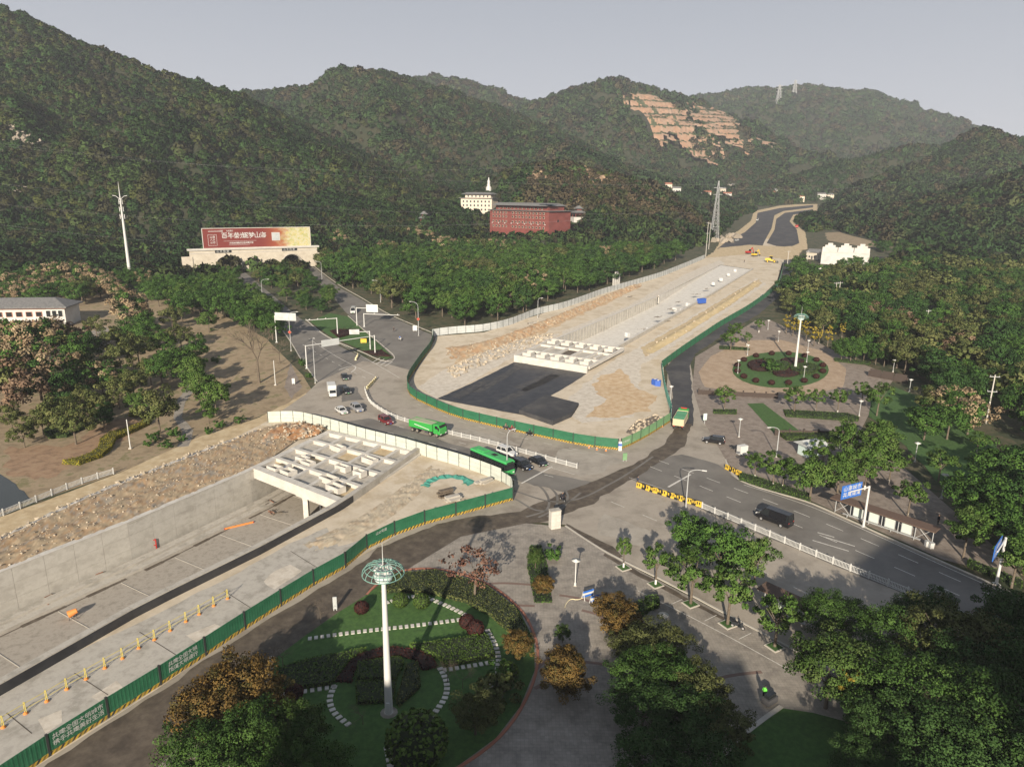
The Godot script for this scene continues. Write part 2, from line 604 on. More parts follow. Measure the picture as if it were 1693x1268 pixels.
func forest(called: String, label: String, mesh: ArrayMesh, rects: Array, spacing: float, smin: float, smax: float, keep: Callable, cols: Array, sd: int) -> void:
	var xf := []
	var cc := []
	var fn := noise(0.012, 3, sd + 40)
	var r2 := RandomNumberGenerator.new()
	r2.seed = sd
	for rc in rects:
		var x: float = rc[0]
		while x < rc[2]:
			var z: float = rc[1]
			while z < rc[3]:
				var px := x + r2.randf_range(-.5, .5) * spacing
				var pz := z + r2.randf_range(-.5, .5) * spacing
				z += spacing
				if absf(px) > pz * 0.86 + 30.0: continue
				if not keep.call(px, pz): continue
				var y := T(px, pz)
				if y < G(pz) + 0.5: y = G(pz)
				var s := r2.randf_range(smin, smax)
				s *= [.55, .8, 1.0, 1.0, 1.1, 1.35][r2.randi() % 6] * (1.0 + fn.get_noise_2d(px + 900.0, pz) * .5)
				xf.append(Transform3D(Basis(Vector3.UP, r2.randf() * TAU).scaled(Vector3(s, s * r2.randf_range(.75, 1.15), s)), Vector3(px, y + s * 0.3, -pz)))
				var t := clampf(fn.get_noise_2d(px, pz) * 1.5 + 0.5 + r2.randf_range(-.16, .16), 0.0, 0.999)
				var c: Array = cols[int(t * cols.size())]
				if Geometry2D.is_point_in_polygon(Vector2(px, pz), scrub_land) and r2.randf() < .75: c = [[.11, .085, .05], [.09, .075, .042], [.07, .08, .03]][r2.randi() % 3]
				var k := r2.randf_range(0.78, 1.22)
				cc.append(Color(c[0] * k, c[1] * k, c[2] * k))
			x += spacing
	var mm := MultiMesh.new()
	mm.transform_format = MultiMesh.TRANSFORM_3D
	mm.use_colors = true
	mm.mesh = mesh
	mm.instance_count = xf.size()
	for i in xf.size():
		mm.set_instance_transform(i, xf[i])
		mm.set_instance_color(i, cc[i])
	var o := MultiMeshInstance3D.new()
	o.name = numbered(called)
	o.multimesh = mm
	o.material_override = mats["leaf"]
	add_child(o)
	stuff(o, label, "forest")
	print(called, " ", xf.size())

var scrub_land := PackedVector2Array([Vector2(5, 560), Vector2(40, 545), Vector2(90, 560), Vector2(150, 590), Vector2(170, 640), Vector2(110, 660), Vector2(20, 660)])
func canopy_mesh(n: int, ls: float) -> ArrayMesh:      # one far crown, unit radius, white so that each copy brings its own green
	var b := B.new()
	b.use_c = true
	for i in n:
		var d := Vector3(rng.randfn(), rng.randfn() * .8 + .35, rng.randfn()).normalized()
		var lump := 1.0 + 0.22 * sin(d.x * 5.0 + 1.0) * cos(d.z * 6.0)
		var q := d * Vector3(1, 1.05, 1) * lump * pow(rng.randf_range(.7, 1.0), .4)
		var k := rng.randf_range(.85, 1.15)
		leaf(b, q, (d + Vector3(0, .3, 0)).normalized(), ls, Color(k, k, k * .95), .2)
	return b.done()

func setup_materials() -> void:
	mats["leaf"] = leafmat("foliage")
	grain("bark", [[.09, .07, .05], [.16, .13, .1]], 3.0, 0.02, 0.95, 1.0, 5, null, 256)
	mt("whitewash", lin(.72, .7, .66), .9)
	var b := B.new()
	b.tube(Vector3.ZERO, Vector3.UP, 1.0, 0.95, 8, false)
	mats["whitewash_mesh"] = b.done()
	b = B.new()
	b.box(Vector3(0, .5, 0), Vector3.ONE)
	cube = b.done()
	grain("kerb", [[.42, .39, .34], [.5, .47, .42]], 8.0, 0.02, .9, .5, 9, null, 256)
	grain("paint", [[.42, .4, .36], [.6, .58, .54], [.66, .64, .6]], 6.0, 0.03, .8, 0.0, 12, null, 512)
	grain("dusty_asphalt", [[.235, .205, .17], [.29, .257, .215], [.34, .302, .255], [.305, .27, .228]], 90.0, 0.006, .93, 1.0, 21)
	grain("clean_asphalt", [[.125, .116, .106], [.155, .145, .132], [.18, .168, .152]], 70.0, 0.006, .9, 1.0, 22)
	grain("new_asphalt", [[.03, .031, .036], [.045, .045, .05], [.075, .072, .07]], 80.0, 0.006, .85, 1.0, 23)
	grain("mud", [[.055, .043, .033], [.085, .067, .05], [.12, .097, .074]], 36.0, 0.012, .82, 1.5, 24)
	grain("membrane", [[.016, .017, .021], [.026, .027, .033], [.045, .044, .046]], 30.0, 0.008, .5, .6, 25)
	grain("concrete", [[.3, .28, .245], [.38, .355, .315], [.43, .405, .36], [.36, .335, .3]], 40.0, 0.01, .9, 1.0, 26)
	grain("pale_concrete", [[.43, .41, .375], [.5, .475, .435], [.56, .54, .5]], 30.0, 0.012, .88, .8, 27)
	grain("site_soil", [[.42, .35, .255], [.5, .43, .33], [.56, .49, .39], [.46, .38, .27]], 90.0, 0.006, .97, 4.0, 28)
	grain("gravel", [[.43, .385, .32], [.52, .47, .4], [.58, .535, .465]], 44.0, 0.02, .97, 4.0, 29)
	grain("orange_soil", [[.42, .29, .17], [.5, .37, .23], [.55, .44, .31]], 34.0, 0.012, .97, 4.0, 30)
	grain("tan_soil", [[.38, .29, .175], [.46, .36, .22], [.51, .42, .28]], 40.0, 0.012, .97, 3.0, 31)
	grain("floor_slab", [[.25, .222, .186], [.31, .28, .238], [.345, .312, .268], [.285, .254, .214]], 26.0, 0.012, .9, .6, 43)
	grain("pale_asphalt", [[.27, .245, .21], [.33, .3, .258], [.37, .338, .292]], 60.0, 0.008, .93, 1.0, 45)
	grain("park_soil", [[.2, .13, .08], [.28, .18, .11], [.3, .21, .13]], 40.0, 0.012, .97, 3.0, 41)
	grain("membrane_worn", [[.03, .03, .034], [.05, .048, .048], [.09, .083, .075]], 26.0, 0.012, .6, .6, 42)
	grain("dry_grass", [[.19, .145, .088], [.25, .19, .118], [.3, .23, .15], [.17, .15, .072]], 60.0, 0.009, .97, 3.0, 32)
	grain("wild_ground", [[.022, .032, .011], [.038, .048, .017], [.09, .072, .042], [.038, .046, .016]], 70.0, 0.009, .97, 3.0, 33)
	grain("lawn", [[.03, .075, .014], [.04, .1, .018], [.055, .12, .024]], 20.0, 0.02, .95, 3.0, 34)
	grain("paving", [[.22, .2, .178], [.285, .26, .23], [.33, .3, .265]], 44.0, 0.015, .88, .6, 35)
	grain("pink_paving", [[.32, .235, .165], [.385, .29, .205], [.43, .335, .25]], 40.0, 0.01, .9, .6, 36)
	grain("brown_paving", [[.2, .165, .14], [.25, .21, .18], [.285, .245, .215]], 30.0, 0.012, .9, .6, 37)
	for q in [["paving", .4, .05], ["brown_paving", .5, .05], ["pink_paving", .4, .04]]: tiles(q[0], q[1], q[2])
	grain("hill_soil", [[.012, .02, .007], [.02, .028, .01], [.036, .034, .017], [.018, .026, .009]], 220.0, 0.012, .97, 0.0, 38)
	grain("rock", [[.3, .26, .21], [.42, .37, .3], [.5, .45, .38]], 26.0, 0.014, .95, 3.0, 39)

# slabs too small to tell apart from the air: joints and tone as print, the noise of the surface laid over them
func tiles(called: String, slab: float, joint: float) -> void:
	var m: StandardMaterial3D = mats[called]
	var n := 16
	var s := 32
	var im := Image.create(n * s, n * s, false, Image.FORMAT_RGB8)
	for j in n:
		for i in n:
			var k := rng.randf_range(.93, 1.0)
			im.fill_rect(Rect2i(i * s, j * s, s, s), Color(.84, .835, .83))
			im.fill_rect(Rect2i(i * s + 1, j * s + 1, s - 2, s - 2), Color(k, k * .995, k * .985))
	m.detail_enabled = true
	m.detail_albedo = ImageTexture.create_from_image(im)
	m.detail_blend_mode = BaseMaterial3D.BLEND_MODE_MUL
	m.detail_uv_layer = BaseMaterial3D.DETAIL_UV_2
	m.uv2_triplanar = true
	m.uv2_world_triplanar = true
	m.uv2_scale = Vector3.ONE / (n * slab)

func world_setup() -> void:
	var cam := Camera3D.new()
	cam.name = "camera"
	cam.fov = rad_to_deg(2.0 * atan(CY / F))
	cam.near = 0.5
	cam.far = 6000.0
	add_child(cam)
	cam.transform = Transform3D(Basis(Vector3.RIGHT, -PITCH) * Basis(Vector3.BACK, ROLL), Vector3(0, EYE, 0))
	cam.current = true
	var sun := DirectionalLight3D.new()
	sun.name = "sun"
	add_child(sun)
	sun.look_at_from_position(Vector3.ZERO, Vector3(7.7, -17.2, -45.6))
	sun.light_energy = 1.6
	sun.light_color = Color(1.0, 0.945, 0.86)
	sun.light_angular_distance = 0.6
	sun.shadow_enabled = true
	var env := Environment.new()
	env.background_mode = Environment.BG_SKY
	var sky := Sky.new()
	var sm := ProceduralSkyMaterial.new()
	sm.sky_top_color = Color(0.4, 0.435, 0.49)
	sm.sky_horizon_color = Color(0.675, 0.685, 0.708)
	sm.sky_curve = 0.22
	sm.ground_bottom_color = Color(0.3, 0.29, 0.27)
	sm.ground_horizon_color = Color(0.6, 0.6, 0.6)
	sm.sun_angle_max = 1.0
	sky.sky_material = sm
	env.sky = sky
	env.tonemap_mode = Environment.TONE_MAPPER_LINEAR
	env.tonemap_exposure = 1.65
	env.fog_enabled = true
	env.fog_density = 0.00015
	env.fog_light_color = Color(0.78, 0.8, 0.84)
	env.sdfgi_enabled = true
	env.ssao_enabled = true
	env.ssil_enabled = true
	var we := WorldEnvironment.new()
	we.name = "world_environment"
	we.environment = env
	add_child(we)

func setup_land() -> void:
	hn1 = noise(0.0052, 2, 5)
	hn2 = noise(0.03, 3, 9)
	# big left hill, wooded hill behind it, brown ridge, quarry hill, far hill, right hill, right-hand slope, spur behind the red building
	hill(760, 375, 500, [-420, -180, -200, -75, 0, 3, 60, 28, 120, 57, 180, 80, 250, 108, 330, 131, 400, 152, 450, 176, 520, 212, 600, 248, 690, 285, 780, 318, 850, 345], 16)
	hill(1120, 520, 500, [250, 205, 330, 172, 410, 152, 470, 143, 540, 135, 590, 122, 640, 117, 680, 127, 720, 142, 800, 166, 870, 193, 930, 222, 1000, 256, 1060, 283, 1130, 309, 1200, 342], 18)
	hill(1750, 600, 500, [560, 170, 640, 142, 690, 125, 740, 127, 800, 141, 850, 161, 900, 178, 960, 205, 1020, 235], 22)
	hill(1500, 520, 500, [820, 210, 880, 167, 930, 152, 975, 137, 1020, 131, 1060, 138, 1100, 149, 1150, 163, 1200, 187, 1250, 216, 1300, 252, 1340, 280], 18)
	hill(2150, 800, 500, [1040, 190, 1090, 175, 1150, 159, 1210, 149, 1250, 143, 1290, 146, 1330, 141, 1380, 148, 1430, 156, 1480, 166, 1520, 189, 1550, 208, 1590, 236, 1640, 272, 1690, 300], 24)
	hill(1050, 420, 400, [1270, 312, 1330, 288, 1400, 262, 1450, 247, 1500, 230, 1540, 214, 1575, 206, 1620, 212, 1660, 227, 1700, 242, 1800, 262, 1900, 270], 14)
	hill(640, 290, 300, [1450, 358, 1500, 346, 1560, 328, 1610, 312, 1660, 292, 1700, 275, 1780, 248, 1900, 215, 2100, 180], 12)
	hill(650, 190, 200, [690, 335, 750, 312, 800, 290, 840, 272, 880, 264, 930, 262, 990, 273, 1040, 291, 1095, 316, 1150, 335, 1195, 350, 1220, 362], 7)
	var b := B.new()
	var xs := []
	var x := -1900.0
	while x < 2100.0:
		xs.append(x)
		x += 8.0
	var zs := []
	var z := 330.0
	while z < 2600.0:
		zs.append(z)
		z += 7.0 if z < 900.0 else 13.0
	var hh := []
	for zz in zs:
		var row := PackedFloat32Array()
		for xx in xs: row.append(T(xx, zz) if absf(xx) < zz * 0.95 + 90.0 else -99.0)
		hh.append(row)
	for j in zs.size() - 1:
		for i in xs.size() - 1:
			if absf(xs[i]) > zs[j] * 0.9 + 60.0: continue
			if maxf(maxf(hh[j][i], hh[j][i + 1]), maxf(hh[j + 1][i], hh[j + 1][i + 1])) < G(zs[j]) - 4.0: continue
			b.quad(Vector3(xs[i], hh[j][i], -zs[j]), Vector3(xs[i], hh[j + 1][i], -zs[j + 1]), Vector3(xs[i + 1], hh[j + 1][i + 1], -zs[j + 1]), Vector3(xs[i + 1], hh[j][i + 1], -zs[j]))
	structure("hills", b.done(), mats["hill_soil"])

func setup_ground() -> void:
	var lw := [Vector2(-40.4, 149.5), Vector2(-49.5, 127.2), Vector2(-61.3, 104.2), Vector2(-71.1, 88.2), Vector2(-86, 62), Vector2(-110, 20)]
	var rw := [Vector2(-90, -5), Vector2(-67, 37), Vector2(-54.0, 63.5), Vector2(-46.5, 79.3), Vector2(-37.0, 94.4), Vector2(-28.4, 110.2), Vector2(-18.6, 137)]
	T1 = PackedVector2Array(lw + rw)
	if Geometry2D.is_polygon_clockwise(T1): T1.reverse()
	T2 = W2([912, 566, 1086, 492, 1192, 438, 1246, 446, 1100, 534, 985, 600])
	if Geometry2D.is_polygon_clockwise(T2): T2.reverse()
	var holes := [T1, T2]
	var all := PackedVector2Array([Vector2(-1500, -120), Vector2(1500, -120), Vector2(2400, 3000), Vector2(-2400, 3000)])
	structure("ground", flat(all, 0.0, holes), mats["wild_ground"])
	# left park: dry grass and bare soil
	sheet("lawn", [-500, 470, 100, 470, 330, 500, 440, 560, 500, 620, 520, 652, 400, 700, 200, 780, 0, 850, -400, 1020, -700, 900], mats["dry_grass"], .01)
	sheet("earth", [30, 735, 110, 740, 200, 690, 240, 700, 200, 730, 120, 770, 60, 800, 10, 790], mats["park_soil"], .02, 4.0)
	# service road by the near trench
	sheet("path", [535, 670, 505, 650, 430, 690, 330, 722, 190, 785, 0, 855, -300, 990, -300, 1040, 0, 893, 150, 822, 330, 752, 450, 706], mats["tan_soil"], .03, .5, holes)
	# the roads
	sheet("road", [378, 452, 402, 448, 500, 530, 520, 540, 560, 572, 620, 600, 660, 640, 600, 690, 540, 668, 525, 632, 490, 580, 460, 537], mats["clean_asphalt"], .025)
	sheet("road", [498, 441, 516, 440, 560, 475, 600, 497, 640, 520, 700, 548, 722, 556, 716, 585, 690, 620, 672, 650, 640, 700, 600, 690, 620, 600, 652, 592, 605, 548, 570, 515, 545, 485], mats["clean_asphalt"], .035)
	sheet("road", [505, 652, 525, 632, 600, 597, 640, 602, 700, 618, 690, 645, 715, 660, 760, 678, 1020, 728, 1100, 690, 1105, 600, 1140, 590, 1150, 650, 1165, 690, 1200, 760, 1225, 795, 1340, 832, 1430, 872, 1560, 930, 1700, 992, 1900, 1085, 2300, 1330, 1800, 1330, 1600, 1225, 1254, 1042, 1100, 960, 1000, 910, 935, 868, 870, 862, 760, 885, 680, 935, 560, 1015, 430, 1105, 340, 1185, 250, 1275, 150, 1400, -100, 1400, 80, 1240, 260, 1130, 480, 985, 650, 880, 850, 815, 850, 795, 700, 742, 540, 692, 450, 690], mats["dusty_asphalt"], .045, 0.0, holes)
	sheet("road", [1110, 705, 1112, 640, 1100, 607, 1130, 582, 1190, 542, 1245, 506, 1280, 476, 1295, 450, 1293, 425, 1312, 430, 1316, 450, 1300, 480, 1255, 520, 1195, 555, 1150, 585, 1140, 605, 1145, 650, 1147, 705], mats["new_asphalt"], .055, .5)
	sheet("road", [1225, 797, 1340, 834, 1430, 874, 1560, 932, 1700, 994, 1900, 1088, 2200, 1280, 1900, 1180, 1640, 1050, 1546, 1005, 1399, 944, 1272, 890, 1161, 843, 1085, 812, 1030, 786, 1070, 762, 1130, 752, 1190, 768], mats["clean_asphalt"], .055, .6)
	sheet("mud_tracks", [40, 1300, 84, 1262, 178, 1198, 264, 1144, 340, 1094, 406, 1050, 468, 1010, 525, 974, 580, 944, 628, 905, 672, 888, 724, 868, 780, 856, 860, 845, 940, 812, 1040, 772, 1100, 735, 1122, 700, 1145, 700, 1132, 738, 1062, 782, 980, 832, 900, 862, 780, 893, 690, 938, 560, 1018, 450, 1095, 350, 1180, 240, 1300], mats["mud"], .065, .9)
	sheet("mud_tracks", [560, 697, 700, 737, 800, 772, 850, 792, 870, 800, 960, 820, 1000, 800, 930, 790, 830, 762, 720, 724, 610, 692], mats["clean_asphalt"], .06, 1.0)
	# worn and patched places, a wet gutter line, joints of the slab
	for q in [[930, 740, 1010, 752, 1040, 765, 960, 790, 900, 770], [1000, 850, 1080, 880, 1060, 905, 990, 880], [1130, 900, 1240, 950, 1220, 975, 1110, 925], [720, 700, 800, 716, 860, 735, 800, 735, 720, 715]]: sheet("asphalt_patch", q, mats["pale_asphalt"], .058, 1.6)
	for q in [[560, 640, 590, 640, 600, 660, 565, 665]]: sheet("asphalt_patch", q, mats["clean_asphalt"], .062, 1.4)
	for q in [[936, 866, 975, 886, 1012, 904, 1030, 920, 1022, 924, 1000, 912, 965, 890, 934, 870], [1000, 915, 1060, 948, 1130, 985, 1200, 1022, 1196, 1026, 1125, 990, 1055, 954, 998, 919]]: sheet("wet_gutter", q, mats["mud"], .096, .35, [], .6)
	# construction ground, near
	sheet("earth", [445, 695, 540, 692, 700, 742, 848, 800, 848, 818, 780, 835, 667, 880, 570, 935, 490, 985, 402, 1040, 260, 1140, 70, 1262, -150, 1400, -700, 1400, -700, 1200, 0, 893, 150, 822, 330, 752], mats["site_soil"], .075, 0.0, holes)
	sheet("concrete_slab", [560, 905, 640, 880, 700, 862, 660, 884, 570, 932, 490, 982, 402, 1037, 260, 1136, 70, 1258, -150, 1400, -700, 1420, -400, 1290, 0, 1140, 200, 1045, 380, 955, 480, 900, 540, 872], mats["concrete"], .085, .5, holes)
	var jb := B.new()
	for q in [[122, 1114, 178, 1150], [370, 978, 425, 1013], [230, 1046, 292, 1085], [10, 1180, 52, 1214], [480, 912, 528, 942]]: strip(jb, along(W2(q), false, 1.0), .09, .1)
	structure("slab_joint", jb.done(), mats["mud"])
	for q in [[300, 1050, 350, 1030, 370, 1040, 320, 1065], [150, 1150, 190, 1130, 215, 1140, 170, 1168], [430, 960, 480, 935, 500, 945, 450, 975], [60, 1195, 95, 1175, 110, 1190, 75, 1212]]: sheet("slab_stain", q, mats["gravel"], .095, 1.3)
	# construction ground, far
	sheet("earth", [722, 556, 800, 550, 870, 527, 950, 502, 1030, 474, 1100, 447, 1165, 427, 1215, 395, 1300, 395, 1300, 425, 1292, 440, 1285, 465, 1240, 510, 1190, 540, 1130, 580, 1097, 605, 1100, 650, 1108, 690, 1060, 725, 1027, 742, 950, 735, 870, 718, 800, 700, 740, 680, 690, 660, 673, 640, 690, 610, 712, 575], mats["site_soil"], .065, 0.0, holes)
	sheet("gravel", [690, 640, 760, 596, 860, 560, 925, 552, 912, 565, 852, 590, 722, 659], mats["gravel"], .075, .9, holes)
	sheet("gravel", [930, 548, 1040, 505, 1130, 455, 1190, 430, 1200, 436, 1086, 490, 930, 556], mats["gravel"], .075, .9, holes)
	sheet("gravel", [1010, 600, 1100, 548, 1200, 490, 1252, 460, 1268, 470, 1180, 530, 1060, 605, 1050, 690, 960, 700, 930, 670, 960, 640], mats["gravel"], .085, 1.2, holes)
	sheet("earth", [985, 625, 1030, 610, 1050, 640, 1085, 655, 1075, 680, 1020, 690, 965, 690, 1000, 660, 980, 640], mats["orange_soil"], .095, 2.0)
	sheet("earth", [1060, 575, 1130, 535, 1220, 480, 1255, 462, 1262, 468, 1200, 510, 1120, 560, 1068, 590], mats["tan_soil"], .095, 1.0)
	sheet("earth", [800, 565, 860, 545, 930, 520, 1000, 490, 1050, 475, 1010, 500, 940, 530, 880, 560, 830, 582, 770, 606, 735, 610], mats["orange_soil"], .085, 2.2)
	sheet("membrane", [851, 599, 971, 618, 902, 660, 880, 690, 722, 660], mats["membrane"], .11, .25)
	for q in [[780, 648, 862, 600, 874, 602, 795, 650], [820, 664, 925, 612, 940, 614, 836, 668], [745, 656, 800, 628, 812, 630, 760, 660], [850, 640, 905, 618, 930, 622, 870, 648]]: sheet("membrane", q, mats["membrane_worn"], .125, .35)
	sheet("earth", [1176, 424, 1192, 398, 1222, 381, 1242, 365, 1247, 349, 1290, 340, 1352, 335, 1352, 354, 1316, 359, 1312, 368, 1332, 384, 1336, 412, 1260, 425], mats["tan_soil"], .06, 1.0)
	# far road up the valley
	sheet("road", [1186, 412, 1203, 398, 1232, 384, 1250, 368, 1253, 352, 1290, 344, 1345, 339, 1345, 343, 1296, 349, 1281, 356, 1276, 378, 1264, 400, 1258, 415], mats["new_asphalt"], .1)
	sheet("road", [1268, 402, 1281, 380, 1284, 362, 1298, 352, 1345, 346, 1345, 350, 1312, 355, 1306, 366, 1318, 380, 1322, 402, 1300, 412], mats["new_asphalt"], .1)
	sheet("earth", [1165, 427, 1190, 410, 1240, 405, 1300, 408, 1330, 404, 1320, 425, 1300, 430, 1240, 420], mats["tan_soil"], .115, 2.0)
	for q in [[720, 770, 850, 812, 930, 830, 1010, 800, 1080, 755], [760, 790, 850, 825, 900, 845, 960, 815], [870, 790, 900, 812, 905, 842, 870, 855], [885, 790, 918, 815, 918, 840, 890, 856], [900, 788, 935, 812, 934, 836, 905, 855]]:
		var tb := B.new()
		strip(tb, along(W2(q), true, .6), .45, .07)
		structure("tyre_track", tb.done(), mats["clean_asphalt"])
	sheet("field", [1365, 385, 1420, 381, 1500, 388, 1535, 398, 1490, 410, 1430, 408, 1370, 398], mats["dry_grass"], .02, 2.0)
	# near plaza
	sheet("plaza", [762, 888, 870, 866, 935, 872, 1000, 914, 1254, 1046, 1600, 1229, 2000, 1500, 0, 1600, 230, 1300, 345, 1185, 435, 1105, 565, 1015, 685, 935], mats["paving"], .09)
	sheet("lawn", [1212, 1232, 1292, 1172, 1345, 1180, 1420, 1200, 1600, 1229, 1700, 1500, 1150, 1500, 1180, 1280], mats["lawn"], .11)
	kerb([1292, 1170, 1212, 1232, 1180, 1280], .5, .2)
	# far plaza
	sheet("plaza", [1150, 590, 1200, 560, 1250, 530, 1275, 530, 1330, 555, 1400, 590, 1480, 625, 1440, 680, 1420, 720, 1480, 760, 1560, 830, 1640, 900, 1693, 960, 1560, 926, 1430, 868, 1340, 828, 1225, 792, 1200, 760, 1160, 690, 1145, 640], mats["brown_paving"], .07)
	sheet("plaza", [1155, 615, 1175, 590, 1225, 563, 1290, 562, 1360, 580, 1400, 610, 1395, 640, 1330, 655, 1220, 650, 1165, 640], mats["pink_paving"], .085, .3)
	sheet("lawn", [1236, 668, 1262, 667, 1325, 715, 1280, 717], mats["lawn"], .12, .1)
	sheet("lawn", [1440, 660, 1480, 640, 1530, 660, 1640, 730, 1693, 790, 1693, 900, 1560, 810, 1500, 740, 1440, 690], mats["lawn"], .1, .5)

func _ready() -> void:
	rng.seed = 7
	world_setup()
	setup_materials()
	setup_land()
	setup_ground()
	print("ground ", Time.get_ticks_msec())
	setup_forest()
	print("forest ", Time.get_ticks_msec())
	setup_all()
	print("done ", Time.get_ticks_msec())

func setup_forest() -> void:
	var far_mesh := canopy_mesh(190, 0.5)
	var gr := [[0.021, 0.050, 0.013], [0.029, 0.067, 0.017], [0.043, 0.086, 0.022], [0.055, 0.084, 0.026], [0.053, 0.055, 0.024], [0.034, 0.077, 0.022], [0.077, 0.093, 0.026], [0.026, 0.053, 0.016], [0.057, 0.057, 0.029], [0.060, 0.103, 0.029]]
	var dull := [[0.031, 0.068, 0.022], [0.043, 0.083, 0.026], [0.055, 0.092, 0.031], [0.068, 0.083, 0.033], [0.077, 0.068, 0.037], [0.040, 0.077, 0.028]]
	var shut := []
	for q in [[1090, 460, 1165, 427, 1176, 405, 1203, 392, 1232, 378, 1246, 362, 1250, 347, 1290, 338, 1360, 332, 1360, 356, 1318, 360, 1316, 368, 1340, 384, 1380, 378, 1520, 384, 1545, 400, 1490, 420, 1480, 446, 1340, 452, 1320, 470, 1290, 500, 1200, 560, 700, 640, 700, 560, 900, 520], [370, 460, 398, 440, 410, 440, 520, 540, 600, 590, 480, 600], [492, 447, 520, 436, 620, 500, 720, 555, 640, 600]]: shut.append(W2(q))
	quarry = W2q([1028, 168, 1060, 160, 1095, 172, 1125, 190, 1135, 215, 1150, 240, 1180, 250, 1192, 262, 1186, 285, 1150, 272, 1110, 262, 1080, 245, 1055, 222, 1024, 212])
	quarry2 = W2q([1136, 190, 1180, 182, 1200, 195, 1235, 220, 1270, 238, 1296, 256, 1250, 258, 1205, 246, 1160, 240, 1145, 216])
	for q in [quarry, quarry2]:
		if Geometry2D.is_polygon_clockwise(q): q.reverse()
	var inner1: PackedVector2Array = Geometry2D.offset_polygon(quarry, -16.0)[0]
	var inner2: PackedVector2Array = Geometry2D.offset_polygon(quarry2, -14.0)[0]
	var any := func(x, z): return in_hill(x, z) > 1.0 and not Geometry2D.is_point_in_polygon(Vector2(x, z), inner1) and not Geometry2D.is_point_in_polygon(Vector2(x, z), inner2) and road_away(x, z) > 36.0 and Vector2(x - 4.0, z - 525.0).length() > 36.0 and Vector2(x + 36.0, z - 615.0).length() > 24.0
	var valley := func(x, z):
		if in_hill(x, z) > 1.0 or road_away(x, z) < 30.0 or Vector2(x - 4.0, z - 530.0).length() < 36.0 or Vector2(x + 36.0, z - 615.0).length() < 24.0: return false
		for q in shut:
			if Geometry2D.is_point_in_polygon(Vector2(x, z), q): return false
		return true
	forest("hill_forest", "mixed green and russet wood covering the big hill behind the tunnel", far_mesh, [[-720.0, 385.0, 120.0, 800.0]], 3.9, 2.0, 3.6, any, gr, 3)
	forest("hill_forest", "hazy green wood on the rounded hill and the quarry hill", far_mesh, [[-720.0, 806.0, 420.0, 1200.0], [120.0, 480.0, 330.0, 806.0]], 5.6, 2.8, 5.0, any, dull, 4)
	forest("hill_forest", "dark green wood on the hills right of the valley road", far_mesh, [[330.0, 360.0, 1000.0, 1140.0]], 5.4, 2.7, 5.0, any, dull, 5)
	forest("hill_forest", "far hazy woodland on the hills at the head of the valley", far_mesh, [[-500.0, 1200.0, 1500.0, 2200.0]], 9.0, 4.4, 7.5, any, dull, 6)

	forest("valley_wood", "green wood filling the valley floor in front of the hills", far_mesh, [[-420.0, 345.0, -60.0, 560.0], [-60.0, 412.0, 420.0, 900.0], [330.0, 330.0, 600.0, 600.0]], 5.6, 2.6, 4.4, valley, gr, 8)
	make_quarry(quarry, 13.0, 3)
	make_quarry(quarry2, 9.0, 4)

var quarry: PackedVector2Array
var quarry2: PackedVector2Array
func W2q(px: Array) -> PackedVector2Array:      # a patch of hillside seen in the photograph, found on the land
	var o := PackedVector2Array()
	for i in range(0, px.size(), 2):
		var r := ray(px[i], px[i + 1])
		var z := 900.0
		while z < 1600.0 and EYE + r.y * z > hill_h(hills[3], r.x * z, z): z += 4.0
		o.append(Vector2(r.x * z, z))
	return o

